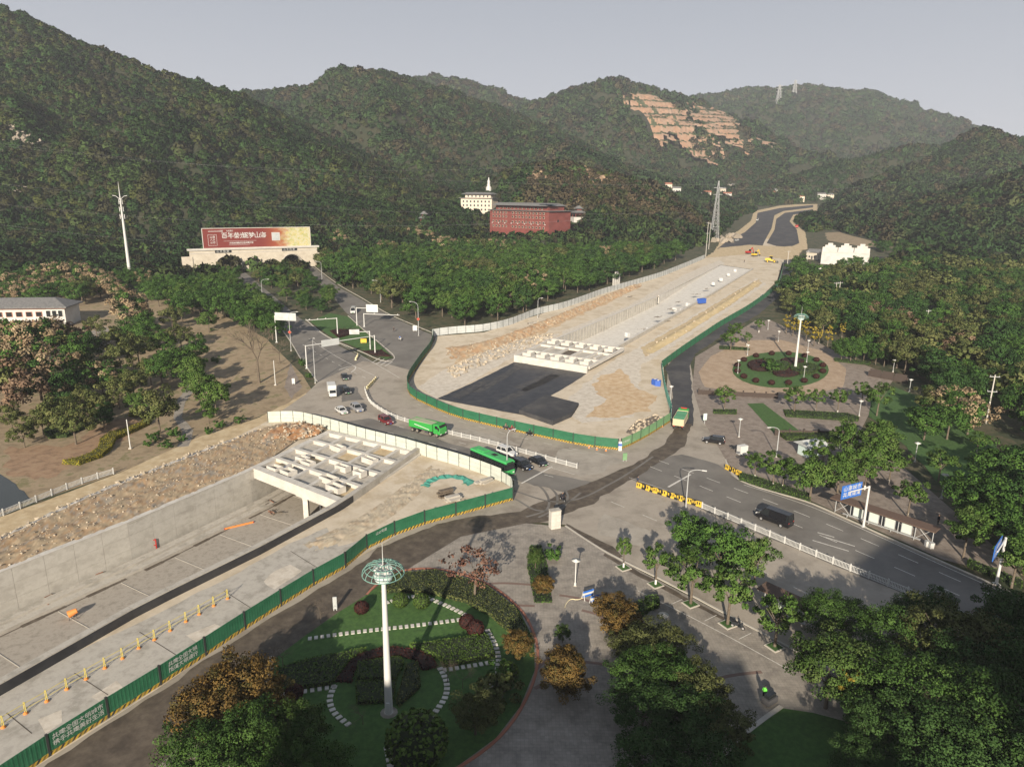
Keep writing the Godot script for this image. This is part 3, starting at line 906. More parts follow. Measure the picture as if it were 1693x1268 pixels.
func make_quarry(w: PackedVector2Array, bench: float, sd: int) -> void:
	# the hillside cut into benches: steep faces of bare rock, narrow ledges grown over
	var r := Rect2(w[0], Vector2.ZERO)
	for p in w: r = r.expand(p)
	var b := B.new()
	b.use_c = true
	var nz := noise(.02, 3, sd)
	var fine := noise(.12, 3, sd + 1)
	var st := 3.0
	var cache := {}
	var bushes := []
	var tint := []
	var nx := int(r.size.x / st) + 1
	var nzc := int(r.size.y / st) + 1
	for i in nx + 1:
		for j in nzc + 1:
			var q := r.position + Vector2(i, j) * st
			var h := bench_level(q)
			var u := h / bench
			var fr := u - floorf(u)
			var s := (floorf(u) + smoothstep(.0, .7, fr)) * bench
			cache[Vector2i(i, j)] = Vector3(q.x, lerpf(h, s, .35) + 9.0 + fine.get_noise_2d(q.x, q.y) * 1.2, -q.y)
	for i in nx:
		for j in nzc:
			var q := r.position + Vector2(i + .5, j + .5) * st
			if not Geometry2D.is_point_in_polygon(q + Vector2(nz.get_noise_2d(q.x * 3.0, q.y), nz.get_noise_2d(q.y * 3.0, q.x)) * 22.0, w): continue
			var p := [cache[Vector2i(i, j)], cache[Vector2i(i, j + 1)], cache[Vector2i(i + 1, j + 1)], cache[Vector2i(i + 1, j)]]
			var n: Vector3 = (p[2] - p[0]).cross(p[1] - p[0]).normalized()
			var u: float = bench_level(q) / bench
			var fr := u - floorf(u)
			var k := 1.0 + fine.get_noise_2d(q.x * 2.0, q.y * 2.0) * .4
			var overgrown := nz.get_noise_2d(q.x * 1.4, q.y * 1.4) > .34
			if fr > .74 or overgrown: b.col = Color(.06 * k, .07 * k, .032 * k)
			else: b.col = Color(.3 * k, .18 * k, .115 * k).lerp(Color(.265 * k, .19 * k, .14 * k), clampf(nz.get_noise_2d(q.x * 2.0, q.y) + .4, 0, 1))
			if fr > .82 and rng.randf() < .5:
				bushes.append(Transform3D(Basis(Vector3.UP, rng.randf() * 6.0).scaled(Vector3.ONE * rng.randf_range(1.0, 2.2)), p[0] + Vector3(0, .6, 0)))
				tint.append(Color(.04, .07, .022) * rng.randf_range(.8, 1.3))
			b.quad(p[0], p[1], p[2], p[3])
	var m := mt("quarry_rock", Color.WHITE, .95)
	m.vertex_color_use_as_albedo = true
	structure("quarry_face", b.done(), m)
	scatter("ledge_shrubs", "rows of dark shrubs on the ledges of the %s quarry face" % ("broad left" if sd == 3 else "narrow right"), canopy_mesh(60, .5), bushes, tint, mats["leaf"])

func bench_level(q: Vector2) -> float:
	return (hill_h(hills[3], q.x - 60.0, q.y) + hill_h(hills[3], q.x - 20.0, q.y) + hill_h(hills[3], q.x + 20.0, q.y) + hill_h(hills[3], q.x + 60.0, q.y)) / 4.0

# ------------------------------------------------------------------ fences and rails
func span(parent: Node3D, called: String, mesh: Mesh, m: Material, a: Vector3, b: Vector3, high: float, thick: float) -> MeshInstance3D:
	var o := MeshInstance3D.new()
	o.name = called
	o.mesh = mesh
	o.material_override = m
	var side := Vector3.UP.cross(b - a).normalized()
	o.transform = Transform3D(Basis(side * thick, Vector3.UP * high, b - a), (a + b) / 2.0 - parent.position)
	parent.add_child(o, true)
	return o

func board_mesh(rows: int, ribs: int) -> ArrayMesh:    # a unit panel of stacked boards with open joints, or with upright ribs
	var b := B.new()
	for i in rows: b.box(Vector3(0, (i + .5) / rows, 0), Vector3(1, 1.0 / rows - .012, 1))
	for i in ribs: b.box(Vector3(0, .5, -.5 + (i + .5) / ribs), Vector3(1.7, .98, .3 / ribs))
	return b.done()

func picket_mesh(n: int, thick: float) -> ArrayMesh:
	var b := B.new()
	for y in [.12, .88]: b.box(Vector3(0, y, 0), Vector3(1, .07, 1))
	for i in n: b.box(Vector3(0, .5, -.5 + (i + .5) / n), Vector3(.8, .82, thick / n))
	return b.done()

func fence(called: String, label: String, px: Array, bay: float, high: float, mesh: Mesh, m: Material, post_m: Material, post: Vector3, striped := false, smooth := true, category := "fence", dirt := 0.0) -> Node3D:
	var w := along(W2(px), smooth, bay)
	var o := thing(called, label, category, at(w[0]))
	for i in w.size():
		var p := at(w[i])
		boxpart(o, "post", p - o.position, post, post_m, atan2(_side(w, i).x, -_side(w, i).y))
		if i == w.size() - 1: break
		var q := at(w[i + 1])
		var lift := Vector3(0, .5 if striped else .06, 0)
		var d := (q - p).normalized() * post.x * .5
		var pn := span(o, "panel", mesh, m, p + lift + d, q + lift - d, high - lift.y, .05)
		if striped:
			span(o, "base_board", cube, mats["hazard"], p + d + Vector3(0, .04, 0), q - d + Vector3(0, .04, 0), .44, .09)
	return o

func hazard_material() -> void:
	var im := Image.create(128, 32, false, Image.FORMAT_RGB8)
	for y in 32:
		for x in 128: im.set_pixel(x, y, lin(.5, .33, .03) if (x + y) % 32 < 16 else lin(.03, .03, .03))
	var m := mt("hazard", Color.WHITE, .7)
	m.albedo_texture = ImageTexture.create_from_image(im)
	m.uv1_triplanar = true
	m.uv1_world_triplanar = true
	m.uv1_scale = Vector3(.5, 1.4, .5)

# ------------------------------------------------------------------ lettering drawn as strokes on a 12 x 12 field (x, y, x, y ...), y down
var glyph := {
	"bai": [[1,1,11,1],[6,1,5,3],[2,4,10,4],[2,4,2,11],[10,4,10,11],[2,7.5,10,7.5],[2,11,10,11]],
	"nian": [[3,0,2,3],[3,2,10,2],[3,5,9,5],[3,5,3,8],[0,8,12,8],[6.5,2,6.5,12]],
	"rong": [[1,2,11,2],[4,0,4,3],[8,0,8,3],[1,4.5,11,4.5],[1,4.5,1,6],[11,4.5,11,6],[1,8,11,8],[6,6,6,12],[6,8,2,11.5],[6,8,10,11.5]],
	"guang": [[6,0,6,5],[2,1.5,3.5,4],[10,1.5,8.5,4],[0.5,5.5,11.5,5.5],[4.5,5.5,4,9],[4,9,1,11.5],[7.5,5.5,7.5,11],[7.5,11,11.5,11],[11.5,11,11.5,9]],
	"zhu": [[1,1,2,2.5],[0.5,5,2.5,5],[2.5,5,2,9],[0,11,2,9.5],[2,9.5,11.5,11.5],[4.5,1,11.5,1],[8,1,5,5],[7,3,8,9],[8,5,4.5,8],[11,3.5,8.5,5.5],[8.5,6,11.5,9]],
	"meng": [[0.5,2,5,2],[3,0,3,5],[3,2,0.5,5],[3,2,5,4.5],[6.5,2,11.5,2],[9,0,9,5],[9,2,6.5,5],[9,2,11.5,5],[5,5.5,2,8.5],[4,7,10,7],[10,7,3,12],[5,8.5,7,10]],
	"shan": [[6,0,6,11],[1,4,1,11],[11,4,11,11],[1,11,11,11]],
	"hai": [[1,1,2,2.5],[0.5,4.5,1.5,6],[0.5,11.5,2.5,8],[5,0,4,3],[4.5,2,11.5,2],[5,4,10.5,4],[5,4,4.5,11],[3.5,7.5,12,7.5],[10.5,4,10,11],[4.5,11,10,11],[7.5,5,8,6.5],[7.5,8.5,8,10]],
	"gong": [[3.5,0,3.5,8],[8.5,0,8.5,8],[1,3,11,3],[0,8,12,8],[4,9,1,12],[8,9,11,12]],
	"jian": [[0.5,1.5,3,1.5],[3,1.5,1,5],[1,5,3,5],[3,5,0,11],[1,8,12,11.5],[4,1.5,11,1.5],[11,1.5,11,4.5],[3.5,3,12,3],[4.5,4.5,11,4.5],[4.5,6.5,11,6.5],[3.5,8.5,12,8.5],[7.5,0,7.5,10]],
	"quan": [[6,0,0,5],[6,0,12,5],[3,5,9,5],[3,8,9,8],[1,11.5,11,11.5],[6,5,6,11.5]],
	"guo": [[1,1,11,1],[1,1,1,12],[11,1,11,12],[1,11.5,11,11.5],[3,3.5,9,3.5],[3.5,6,8.5,6],[3,9,9,9],[6,3.5,6,9]],
	"wen": [[6,0,6,2],[0,3,12,3],[3,3,11,12],[9,3,1,12]],
	"ming": [[1,1,1,9],[4.5,1,4.5,9],[1,1,4.5,1],[1,5,4.5,5],[1,9,4.5,9],[7,1,7,8],[7,8,5.5,12],[11,1,11,12],[7,1,11,1],[7,4.5,11,4.5],[7,8,11,8]],
	"cheng": [[2,1,2,9],[0,4,4,4],[0,10,4,9],[5,3,12,3],[5.5,3,4.5,11],[5.5,6,8,6],[8,6,8,9],[9,0,10,8],[10,8,12,11],[12,5,8,11]],
	"shi": [[6,0,6,2],[0,2.5,12,2.5],[2,5,2,10],[2,5,10,5],[10,5,10,10],[6,2.5,6,12]],
	"xie": [[2,0,2,11],[0,3,4,3],[0,7,4,5.5],[6,1,5,6],[6,1.5,11,1.5],[6,3.5,11,3.5],[6,5.5,12,5.5],[8.5,0,8.5,5.5],[5,7,10,7],[7,7,5,12],[10,7,9,9],[9,9,11.5,9],[11.5,9,10.5,12]],
	"shou": [[9,0,2,1.5],[1,4,11,4],[0,7.5,12,7.5],[6,1,6,12],[6,12,4,11]],
	"mei": [[3.5,0,4.5,1.5],[8.5,0,7.5,1.5],[1,2,11,2],[2,4,10,4],[1,6,11,6],[6,2,6,6],[0,8,12,8],[6,6,6,8],[6,8,1,12],[6,8,11,12]],
	"hao": [[2.5,0,1,9],[0,3.5,5,3.5],[5,3.5,1,12],[1,7,5,11],[6,1,11,1],[11,1,9,4],[9,4,9,12],[9,12,7.5,11.5],[5.5,6,12,6]],
	"sheng": [[3,0,1,5],[2.5,3,11,3],[2,7,10,7],[0,11.5,12,11.5],[6,0,6,11.5]],
	"huo": [[1,1,2,2.5],[0.5,4.5,1.5,6],[0.5,11.5,2.5,8],[11,0,5,1.5],[4,4,12,4],[8,1,8,7],[5,7,11,7],[5,7,5,12],[11,7,11,12],[5,11.5,11,11.5]],
	"qi": [[0.5,1,4,1],[4,1,3.5,5],[1,1,1,5],[1,5,5,5],[5,5,4.5,11],[0,8,4,8],[6,2.5,12,2.5],[9,0,6.5,5],[9,2,11.5,5],[5.5,6,12,6],[6,7.5,9,7.5],[6,7.5,6,10],[9,7.5,9,10],[6,10,9,10],[11,6,11,12]],
	"xing": [[3,0,0,3.5],[3,4,0,7.5],[2,6,2,12],[5.5,2,11.5,2],[5,5.5,12,5.5],[9,5.5,9,12],[9,12,7,11]],
	"dai": [[1,1.5,7,1.5],[4,0,4,3],[0,3,12,3],[1,4.5,7,4.5],[1,4.5,1,8],[7,4.5,7,8],[1,6.2,7,6.2],[1,8,7,8],[0,9.5,8,9.5],[2,10,0,12],[6,10,8,12],[9,0,10,8],[10,8,12,11],[11.5,5,8,12]],
	"tou": [[3,1,4.5,2.5],[2,4,3.5,5.5],[0,8,12,8],[7,0,7,7],[7,7,1,12],[7.5,8.5,11,12]],
	"kui": [[1,1,5,1],[1,1,0,5],[5,1,4,4],[6,1,11,1],[8,0,6,5],[2,6,10,6],[2,6,2,11],[10,6,10,11],[4.7,6,4.7,11],[7.3,6,7.3,11],[0,11.5,12,11.5]],
	"min": [[6,0,0,5],[6,0,12,5],[3,4.5,9,4.5],[1,6.5,5,6.5],[1,6.5,1,11],[5,6.5,5,11],[1,10.5,5,10.5],[7,6.5,11,6.5],[7,6.5,7,12],[11,6.5,11,10]],
	"you": [[1,2.5,11,2.5],[5,0,0,6],[3.5,5,10,5],[3.5,5,3.5,12],[10,5,10,12],[3.5,7.3,10,7.3],[3.5,9.5,10,9.5]],
	"bao": [[3,0,0,5],[2,3,2,12],[5,1,11,1],[5,1,5,4.5],[11,1,11,4.5],[5,4.5,11,4.5],[4,7,12,7],[8,4.5,8,12],[8,7,4.5,11],[8,7,11.5,11]],
	"zhang": [[1,0,1,12],[1,1,3.5,1],[3.5,1,2,4],[3.5,7,2,8],[5,2,12,2],[8,0,8,2],[5,4,12,4],[6,5.5,11,5.5],[6,5.5,6,8.5],[11,5.5,11,8.5],[6,7,11,7],[6,8.5,11,8.5],[4.5,10,12,10],[8.5,8.5,8.5,12]],
	"jiao": [[6,0,6,1.5],[0,2.5,12,2.5],[4,3.5,1,6.5],[8,3.5,11,6.5],[9,6.5,1,12],[3,6.5,11,12]],
	"tong": [[1,1,2,2.5],[0.5,5,2.5,5],[2,5,2,9.5],[0,11,2,9.5],[2,9.5,11.5,11.5],[4.5,1,11,1],[11,1,8.5,3],[5,3.5,11,3.5],[5,3.5,5,9.5],[11,3.5,11,9.5],[5,6.5,11,6.5],[8,3.5,8,9.5]],
	"sui": [[1,0,1,12],[1,1,3.5,1],[3.5,1,2,4],[4,3,5,4.5],[4,9.5,11.5,11.5],[6,2,12,2],[8.5,0,6,5],[7,5,11,5],[7,5,7,9.5],[11,5,11,9.5],[7,7,11,7]],
	"dao": [[1,1,2,2.5],[0.5,5,2.5,5],[2,5,2,9.5],[0,11,2,9.5],[2,9.5,11.5,11.5],[5,0,6,2],[10,0,9,2],[4,2.5,12,2.5],[5.5,4.5,10.5,4.5],[5.5,4.5,5.5,9.5],[10.5,4.5,10.5,9.5],[5.5,6.2,10.5,6.2],[5.5,7.8,10.5,7.8],[5.5,9.5,10.5,9.5]],
	"ren": [[6,0,5,5],[5,5,0,12],[6,4,12,12]],
	"xin": [[1,5,2,9],[4,4,4,10],[4,10.5,9,10.5],[9,10.5,9,8],[6,2,7,5],[9,4,11,7]],
}
func text_mesh(names: Array, size: float, pitch := 1.12, bold := 1.1) -> ArrayMesh:    # flat strokes, in x (right), y (up), facing +z, from the top left corner
	var b := B.new()
	for r in names.size():
		var line: Array = names[r]
		for i in line.size():
			if line[i] == "": continue
			for s in glyph[line[i]]:
				var u := size / 12.0
				var o := Vector3(i * size * pitch, -r * size * 1.25, 0)
				var a := o + Vector3(s[0] * u, -s[1] * u, 0)
				var e := o + Vector3(s[2] * u, -s[3] * u, 0)
				var d := (e - a).normalized() * u * bold * .5
				var n := Vector3(-d.y, d.x, 0)
				b.quad(a - d - n, a - d + n, e + d + n, e + d - n)
	return b.done()

# lettering lying on a fence panel that runs from a to b, its front to the right of that direction
func lettering(panel: MeshInstance3D, o: Node3D, a: Vector3, b: Vector3, names: Array, size: float, start: float, top: float, m: Material) -> void:
	var x := (b - a).normalized()
	var z := x.cross(Vector3.UP)
	var t := MeshInstance3D.new()
	t.name = "lettering"
	t.mesh = text_mesh(names, size)
	t.material_override = m
	t.transform = Transform3D(Basis(x, Vector3.UP, z), a + x * start + Vector3(0, top, 0) + z * .06 - o.position)
	o.add_child(t, true)

# ------------------------------------------------------------------ posts, lamps, signs
func lamp_post(px: Vector2, high: float, arm: float, dir: float, label: String, style := "arm") -> void:
	var o := thing("street_lamp", label, "lamp", P(px.x, px.y), dir)
	var b := B.new()
	var gm: Material = mats["galv"]
	if style == "arm":
		b.tube(Vector3.ZERO, Vector3(0, high * .86, 0), .13, .08, 8)
		part(o, "pole", b.done(), gm)
		b = B.new()
		var prev := Vector3(0, high * .86, 0)
		for i in 6:
			var t := (i + 1) / 6.0
			var q := Vector3(0, high * (.86 + .14 * sin(t * PI / 2)), arm * t * t)
			b.tube(prev, q, .07, .06, 6, false)
			prev = q
		part(o, "arm", b.done(), gm)
		b = B.new()
		b.box(prev + Vector3(0, 0, .35), Vector3(.28, .14, .8))
		part(o, "lamp_head", b.done(), mats["white"])
	else:
		b.tube(Vector3.ZERO, Vector3(0, high, 0), .09, .07, 8)
		b.lathe(Vector3.ZERO, [[.18, 0], [.16, .5], [.09, .55]], 8)
		part(o, "pole", b.done(), mats["white"] if style == "white" else gm)
		b = B.new()
		b.lathe(Vector3(0, high, 0), [[.1, 0], [.5, .25], [.62, .32], [.62, .38], [.08, .5]], 12)
		part(o, "lamp_head", b.done(), mats["white"])
	b = B.new()
	b.lathe(Vector3.ZERO, [[.3, -.05], [.3, .1], [.16, .16]], 8)
	part(o, "base", b.done(), mats["kerb"])

func high_mast(px: Vector2, high: float, label: String) -> void:
	var o := thing("mast_light", label, "mast", P(px.x, px.y))
	var b := B.new()
	b.lathe(Vector3.ZERO, [[.42, 0], [.4, 1.5], [.22, high - 1.2]], 14)
	part(o, "pole", b.done(), mats["white"])
	b = B.new()
	b.tube(Vector3(0, high - 1.2, 0), Vector3(0, high + 2.8, 0), .07, .02, 6)
	part(o, "lightning_rod", b.done(), mats["white"])
	b = B.new()
	b.box(Vector3(.0, 1.0, .42), Vector3(.34, 1.3, .2))
	part(o, "control_box", b.done(), mats["white"])
	b = B.new()
	b.lathe(Vector3.ZERO, [[.9, -.12], [.9, .15], [.5, .2]], 12)
	part(o, "base", b.done(), mats["kerb"])
	# the domed cage: rings and ribs of green tube, a solid collar underneath
	b = B.new()
	for i in 16:
		var a := TAU * i / 16
		var prev := Vector3(cos(a) * .5, high + .62, sin(a) * .5)
		for k in 5:
			var t := (k + 1) / 5.0
			var rr := lerpf(.5, 2.05, sin(t * PI / 2))
			var q := Vector3(cos(a) * rr, high + .62 - 1.0 * (1 - cos(t * PI / 2)), sin(a) * rr)
			b.tube(prev, q, .035, .035, 5, false)
			prev = q
	part(o, "cage_rib", b.done(), mats["mast_green"])
	for rg in [[.5, .62], [1.3, .42], [2.05, -.38], [1.75, .05]]:
		b = B.new()
		for i in 28:
			var a := TAU * i / 28
			var a2 := TAU * (i + 1) / 28
			b.tube(Vector3(cos(a) * rg[0], high + rg[1], sin(a) * rg[0]), Vector3(cos(a2) * rg[0], high + rg[1], sin(a2) * rg[0]), .05, .05, 5, false)
		part(o, "cage_ring", b.done(), mats["mast_green"])
	b = B.new()
	b.lathe(Vector3(0, high - 1.2, 0), [[.5, 0], [.85, .15], [.95, .7], [.8, .75]], 16)
	part(o, "collar", b.done(), mats["mast_pale"])
	for i in 6:
		var a := TAU * i / 6
		b = B.new()
		b.box(Vector3(cos(a) * .7, high + .05, sin(a) * .7), Vector3(.42, .35, .42), Basis(Vector3.UP, -a))
		part(o, "floodlight", b.done(), mats["white"])

func gantry(a: Vector2, high: float, arm_to: Vector3, label: String, panel := Vector2.ZERO, at_t := .8, pm = null, second := false, extras := 0) -> Node3D:
	var p := P(a.x, a.y)
	var o := thing("sign_gantry", label, "sign", p)
	var b := B.new()
	b.tube(Vector3.ZERO, Vector3(0, high, 0), .2, .16, 8)
	b.box(Vector3(0, .06, 0), Vector3(.8, .12, .8))
	part(o, "pole", b.done(), mats["white"])
	var e := arm_to - p
	e.y = high - .2
	b = B.new()
	b.tube(Vector3(0, high - .2, 0), e, .13, .1, 7)
	part(o, "arm", b.done(), mats["white"])
	if second:
		b = B.new()
		b.tube(Vector3(e.x, arm_to.y - p.y, e.z), e + Vector3(0, .2, 0), .2, .16, 8)
		part(o, "pole", b.done(), mats["white"])
	var d := Vector3(e.x, 0, e.z).normalized()
	if panel != Vector2.ZERO:
		b = B.new()
		var c := Vector3(0, high - .2, 0).lerp(e, at_t)
		var bs := Basis(d, Vector3.UP, d.cross(Vector3.UP))
		b.box(c + bs.z * .2, Vector3(panel.x, panel.y, .08), bs)
		part(o, "sign_panel", b.done(), pm if pm else mats["white"])
		if pm == mats["blue_sign"]:
			for sgn in [-1.0, 1.0]:
				var tx := part(o, "lettering", text_mesh([["shan", "hai", "cheng", "shi"], ["gong", "jian", "tong", "dao"]], panel.y * .36, 1.25, 1.3), mats["white"])
				var fs := Basis(bs.x * sgn, bs.y, bs.z * sgn)
				tx.transform = Transform3D(fs, c + bs.z * .2 + fs * Vector3(-panel.x * .42, panel.y * .44, .05))
	for i in extras:
		b = B.new()
		var c := Vector3(0, high + .05, 0).lerp(e + Vector3(0, .25, 0), .3 + .65 * i / maxf(1, extras - 1))
		b.box(c, Vector3(.3, .3, .55))
		part(o, "camera_box", b.done(), mats["white"])
	return o

# ------------------------------------------------------------------ vehicles, nose towards +z
func ring(z: float, w: float, y0: float, y1: float, c := .12) -> Array:
	return [Vector3(-w + c, y0, z), Vector3(w - c, y0, z), Vector3(w, y0 + c, z), Vector3(w, y1 - c, z), Vector3(w - c, y1, z), Vector3(-w + c, y1, z), Vector3(-w, y1 - c, z), Vector3(-w, y0 + c, z)]

func wheel_mesh(r: float, w: float) -> Array:
	var t := B.new()
	for s in [[-.5, -.32, .9, 1.0], [-.32, .32, 1.0, 1.0], [.32, .5, 1.0, .9]]: t.tube(Vector3(w * s[0], 0, 0), Vector3(w * s[1], 0, 0), r * s[2], r * s[3], 14)
	var h := B.new()
	h.tube(Vector3(-w * .53, 0, 0), Vector3(w * .53, 0, 0), r * .58, r * .58, 12)
	return [t.done(), h.done()]

func wheels(o: Node3D, xs: float, zs: Array, r: float, w: float, rim: Material) -> void:
	var m := wheel_mesh(r, w)
	for z in zs:
		for s in [-1, 1]:
			var t := part(o, "wheel", m[0], mats["tyre"], Vector3(s * xs, r, z))
			part(t, "rim", m[1], rim)

func pair(o: Node3D, called: String, x: float, y: float, z: float, s: Vector3, m: Material) -> void:
	for k in [-1, 1]: boxpart(o, called, Vector3(k * x, y, z), s, m)

func car(front: Vector2, rear: Vector2, kind: String, paint: Material, label: String, group := "", length := 0.0) -> Node3D:
	var a := P(front.x, front.y)
	var c := P(rear.x, rear.y)
	var d := a - c
	var o := thing({"sedan": "car", "suv": "car", "van": "van"}[kind], label, {"sedan": "car", "suv": "car", "van": "van"}[kind], Vector3((a.x + c.x) / 2, G(-(a.z + c.z) / 2) + .06, (a.z + c.z) / 2), atan2(d.x, d.z), group)
	var L: float = {"sedan": 4.6, "suv": 4.7, "van": 5.9}[kind]
	var hw: float = {"sedan": .9, "suv": .94, "van": 1.0}[kind]
	var belt: float = {"sedan": .92, "suv": 1.08, "van": 1.25}[kind]
	var top: float = {"sedan": 1.45, "suv": 1.72, "van": 2.4}[kind]
	var b := B.new()
	if kind == "van":
		b.loft([ring(-L / 2, hw * .96, .35, belt, .1), ring(-L / 2 + .1, hw, .3, belt + .02), ring(L * .28, hw, .3, belt + .02), ring(L * .36, hw * .98, .3, belt - .05), ring(L / 2 - .15, hw * .94, .32, .95), ring(L / 2, hw * .85, .4, .8, .1)])
	else:
		b.loft([ring(-L / 2, hw * .86, .42, belt - .1, .1), ring(-L / 2 + .12, hw * .95, .32, belt + .03), ring(-L * .3, hw, .28, belt + .05), ring(L * .14, hw, .28, belt), ring(L * .36, hw * .97, .28, belt - .1), ring(L / 2 - .12, hw * .92, .3, belt - .2), ring(L / 2, hw * .8, .38, belt - .34, .1)])
	part(o, "body", b.done(), paint)
	# cabin: glass house with a painted roof and pillars
	var z0: float = {"sedan": -L * .40, "suv": -L * .47, "van": -L * .488}[kind]
	var z1: float = {"sedan": L * .2, "suv": L * .2, "van": L * .36}[kind]
	var r0: float = {"sedan": -L * .25, "suv": -L * .43, "van": -L * .47}[kind]
	var r1: float = {"sedan": L * .05, "suv": L * .06, "van": L * .22}[kind]
	var lo := [Vector3(-hw * .95, belt, z0), Vector3(hw * .95, belt, z0), Vector3(hw * .95, belt, z1), Vector3(-hw * .95, belt, z1)]
	var up := [Vector3(-hw * .76, top - .06, r0), Vector3(hw * .76, top - .06, r0), Vector3(hw * .76, top - .06, r1), Vector3(-hw * .76, top - .06, r1)]
	b = B.new()
	for i in 4: b.quad(lo[i], lo[(i + 1) % 4], up[(i + 1) % 4], up[i])
	part(o, "window", b.done(), mats["glass"])
	b = B.new()
	for i in 4: b.tube(lo[i], up[i], .07, .07, 5, false)
	for s in [-1.0, 1.0]: b.tube(Vector3(s * hw * .96, belt, lerpf(z0, z1, .45)), Vector3(s * hw * .77, top - .06, lerpf(r0, r1, .45)), .06, .06, 5, false)
	if kind == "van":
		for s in [-1.0, 1.0]: b.box(Vector3(s * hw * .9, (belt + top) / 2 - .02, -L * .16), Vector3(.1, top - belt - .1, L * .5), Basis(Vector3.BACK, s * .17))
	part(o, "pillar", b.done(), paint)
	b = B.new()
	b.box(Vector3(0, top - .03, (r0 + r1) / 2), Vector3(hw * 1.54, .09, r1 - r0 + .1))
	part(o, "roof", b.done(), paint)
	var wr: float = {"sedan": .32, "suv": .36, "van": .36}[kind]
	wheels(o, hw - .1, [L * .3, -L * .29], wr, .24, mats["alloy"])
	pair(o, "headlight", hw * .66, belt - .36, L / 2 - .1, Vector3(.36, .16, .12), mats["lamp_glass"])
	pair(o, "tail_light", hw * .74, belt - .22, -L / 2 + .04, Vector3(.26, .16, .1), mats["red"])
	pair(o, "mirror", hw + .08, belt - .02, z1 - .25, Vector3(.16, .14, .1), paint)
	boxpart(o, "number_plate", Vector3(0, .45, L / 2), Vector3(.45, .14, .03), mats["blue_sign"] if kind == "suv" else mats["plate_green"])
	boxpart(o, "grille", Vector3(0, .5, L / 2 - .03), Vector3(hw * .9, .2, .06), mats["black"])
	return o

func tipper(front: Vector2, rear: Vector2, cab_m: Material, bed_m: Material, cover_m: Material, label: String) -> void:
	var a := P(front.x, front.y)
	var c := P(rear.x, rear.y)
	var d := a - c
	var o := thing("dump_truck", label, "truck", Vector3((a.x + c.x) / 2, G(-(a.z + c.z) / 2) + .06, (a.z + c.z) / 2), atan2(d.x, d.z))
	var b := B.new()
	b.loft([ring(2.75, 1.22, .75, 2.9, .1), ring(4.1, 1.24, .7, 3.0, .12), ring(4.5, 1.2, .55, 2.1, .12), ring(4.58, 1.15, .6, 1.9, .1)])
	part(o, "cab", b.done(), cab_m)
	boxpart(o, "windscreen", Vector3(0, 1.95, 4.2), Vector3(2.1, .85, .5), mats["glass"])
	pair(o, "side_window", 1.2, 1.95, 3.6, Vector3(.1, .7, .8), mats["glass"])
	pair(o, "mirror", 1.42, 1.7, 4.3, Vector3(.1, .7, .25), mats["black"])
	pair(o, "headlight", .85, .75, 4.56, Vector3(.45, .2, .1), mats["lamp_glass"])
	boxpart(o, "bumper", Vector3(0, .4, 4.4), Vector3(2.45, .35, .4), mats["black"])
	# bed: an open box with ribbed sides, load or tarpaulin on top
	b = B.new()
	b.box(Vector3(0, 1.2, -.95), Vector3(2.3, .16, 6.7))
	for s in [-1.0, 1.0]: b.box(Vector3(s * 1.2, 1.95, -.95), Vector3(.1, 1.5, 6.7))
	b.box(Vector3(0, 2.0, 2.42), Vector3(2.5, 1.7, .1))
	b.box(Vector3(0, 1.95, -4.3), Vector3(2.5, 1.5, .1))
	part(o, "dump_bed", b.done(), bed_m)
	b = B.new()
	for s in [-1.0, 1.0]:
		b.box(Vector3(s * 1.27, 2.68, -.95), Vector3(.1, .12, 6.8))
		b.box(Vector3(s * 1.27, 1.25, -.95), Vector3(.1, .14, 6.8))
	for i in 4: b.box(Vector3(-.9 + i * .6, 1.95, -4.37), Vector3(.08, 1.4, .06))
	part(o, "rail", b.done(), bed_m)
	if cover_m == mats["tarp"]:
		b = B.new()
		b.loft([ring(-4.3, 1.2, 2.4, 2.72, .1), ring(-2.5, 1.22, 2.4, 2.86, .12), ring(-.5, 1.2, 2.4, 2.78, .12), ring(1.2, 1.22, 2.4, 2.88, .12), ring(2.36, 1.2, 2.4, 2.74, .1)])
		part(o, "tarpaulin", b.done(), cover_m)
		boxpart(o, "cab_roof_light", Vector3(0, 3.0, 3.9), Vector3(1.4, .2, .3), mats["red"])
	else:
		b = B.new()
		b.loft([ring(-4.2, 1.12, 2.3, 2.7, .1), ring(-2, 1.15, 2.3, 2.8, .1), ring(0.5, 1.12, 2.3, 2.76, .1), ring(2.3, 1.1, 2.3, 2.66, .1)])
		part(o, "cover", b.done(), cover_m)
		for s in [-1.0, 1.0]:
			b = B.new()
			b.quad(Vector3(s * 1.256, 1.5, 1.6), Vector3(s * 1.256, 2.1, -2.6), Vector3(s * 1.256, 1.95, -2.8), Vector3(s * 1.256, 1.35, 1.6))
			part(o, "white_stripe", b.done(), mats["white"])
	b = B.new()
	for s in [-.45, .45]: b.box(Vector3(s, .85, -.2), Vector3(.14, .3, 8.6))
	b.box(Vector3(.95, .75, .7), Vector3(.5, .55, 1.0))
	b.box(Vector3(-.95, .75, .7), Vector3(.5, .55, 1.0))
	part(o, "chassis", b.done(), mats["dark_metal"])
	wheels(o, 1.02, [3.6, 1.75, -2.0, -3.4], .53, .32, mats["dusty_rim"])
	pair(o, "tail_light", .95, .9, -4.3, Vector3(.35, .15, .08), mats["red"])

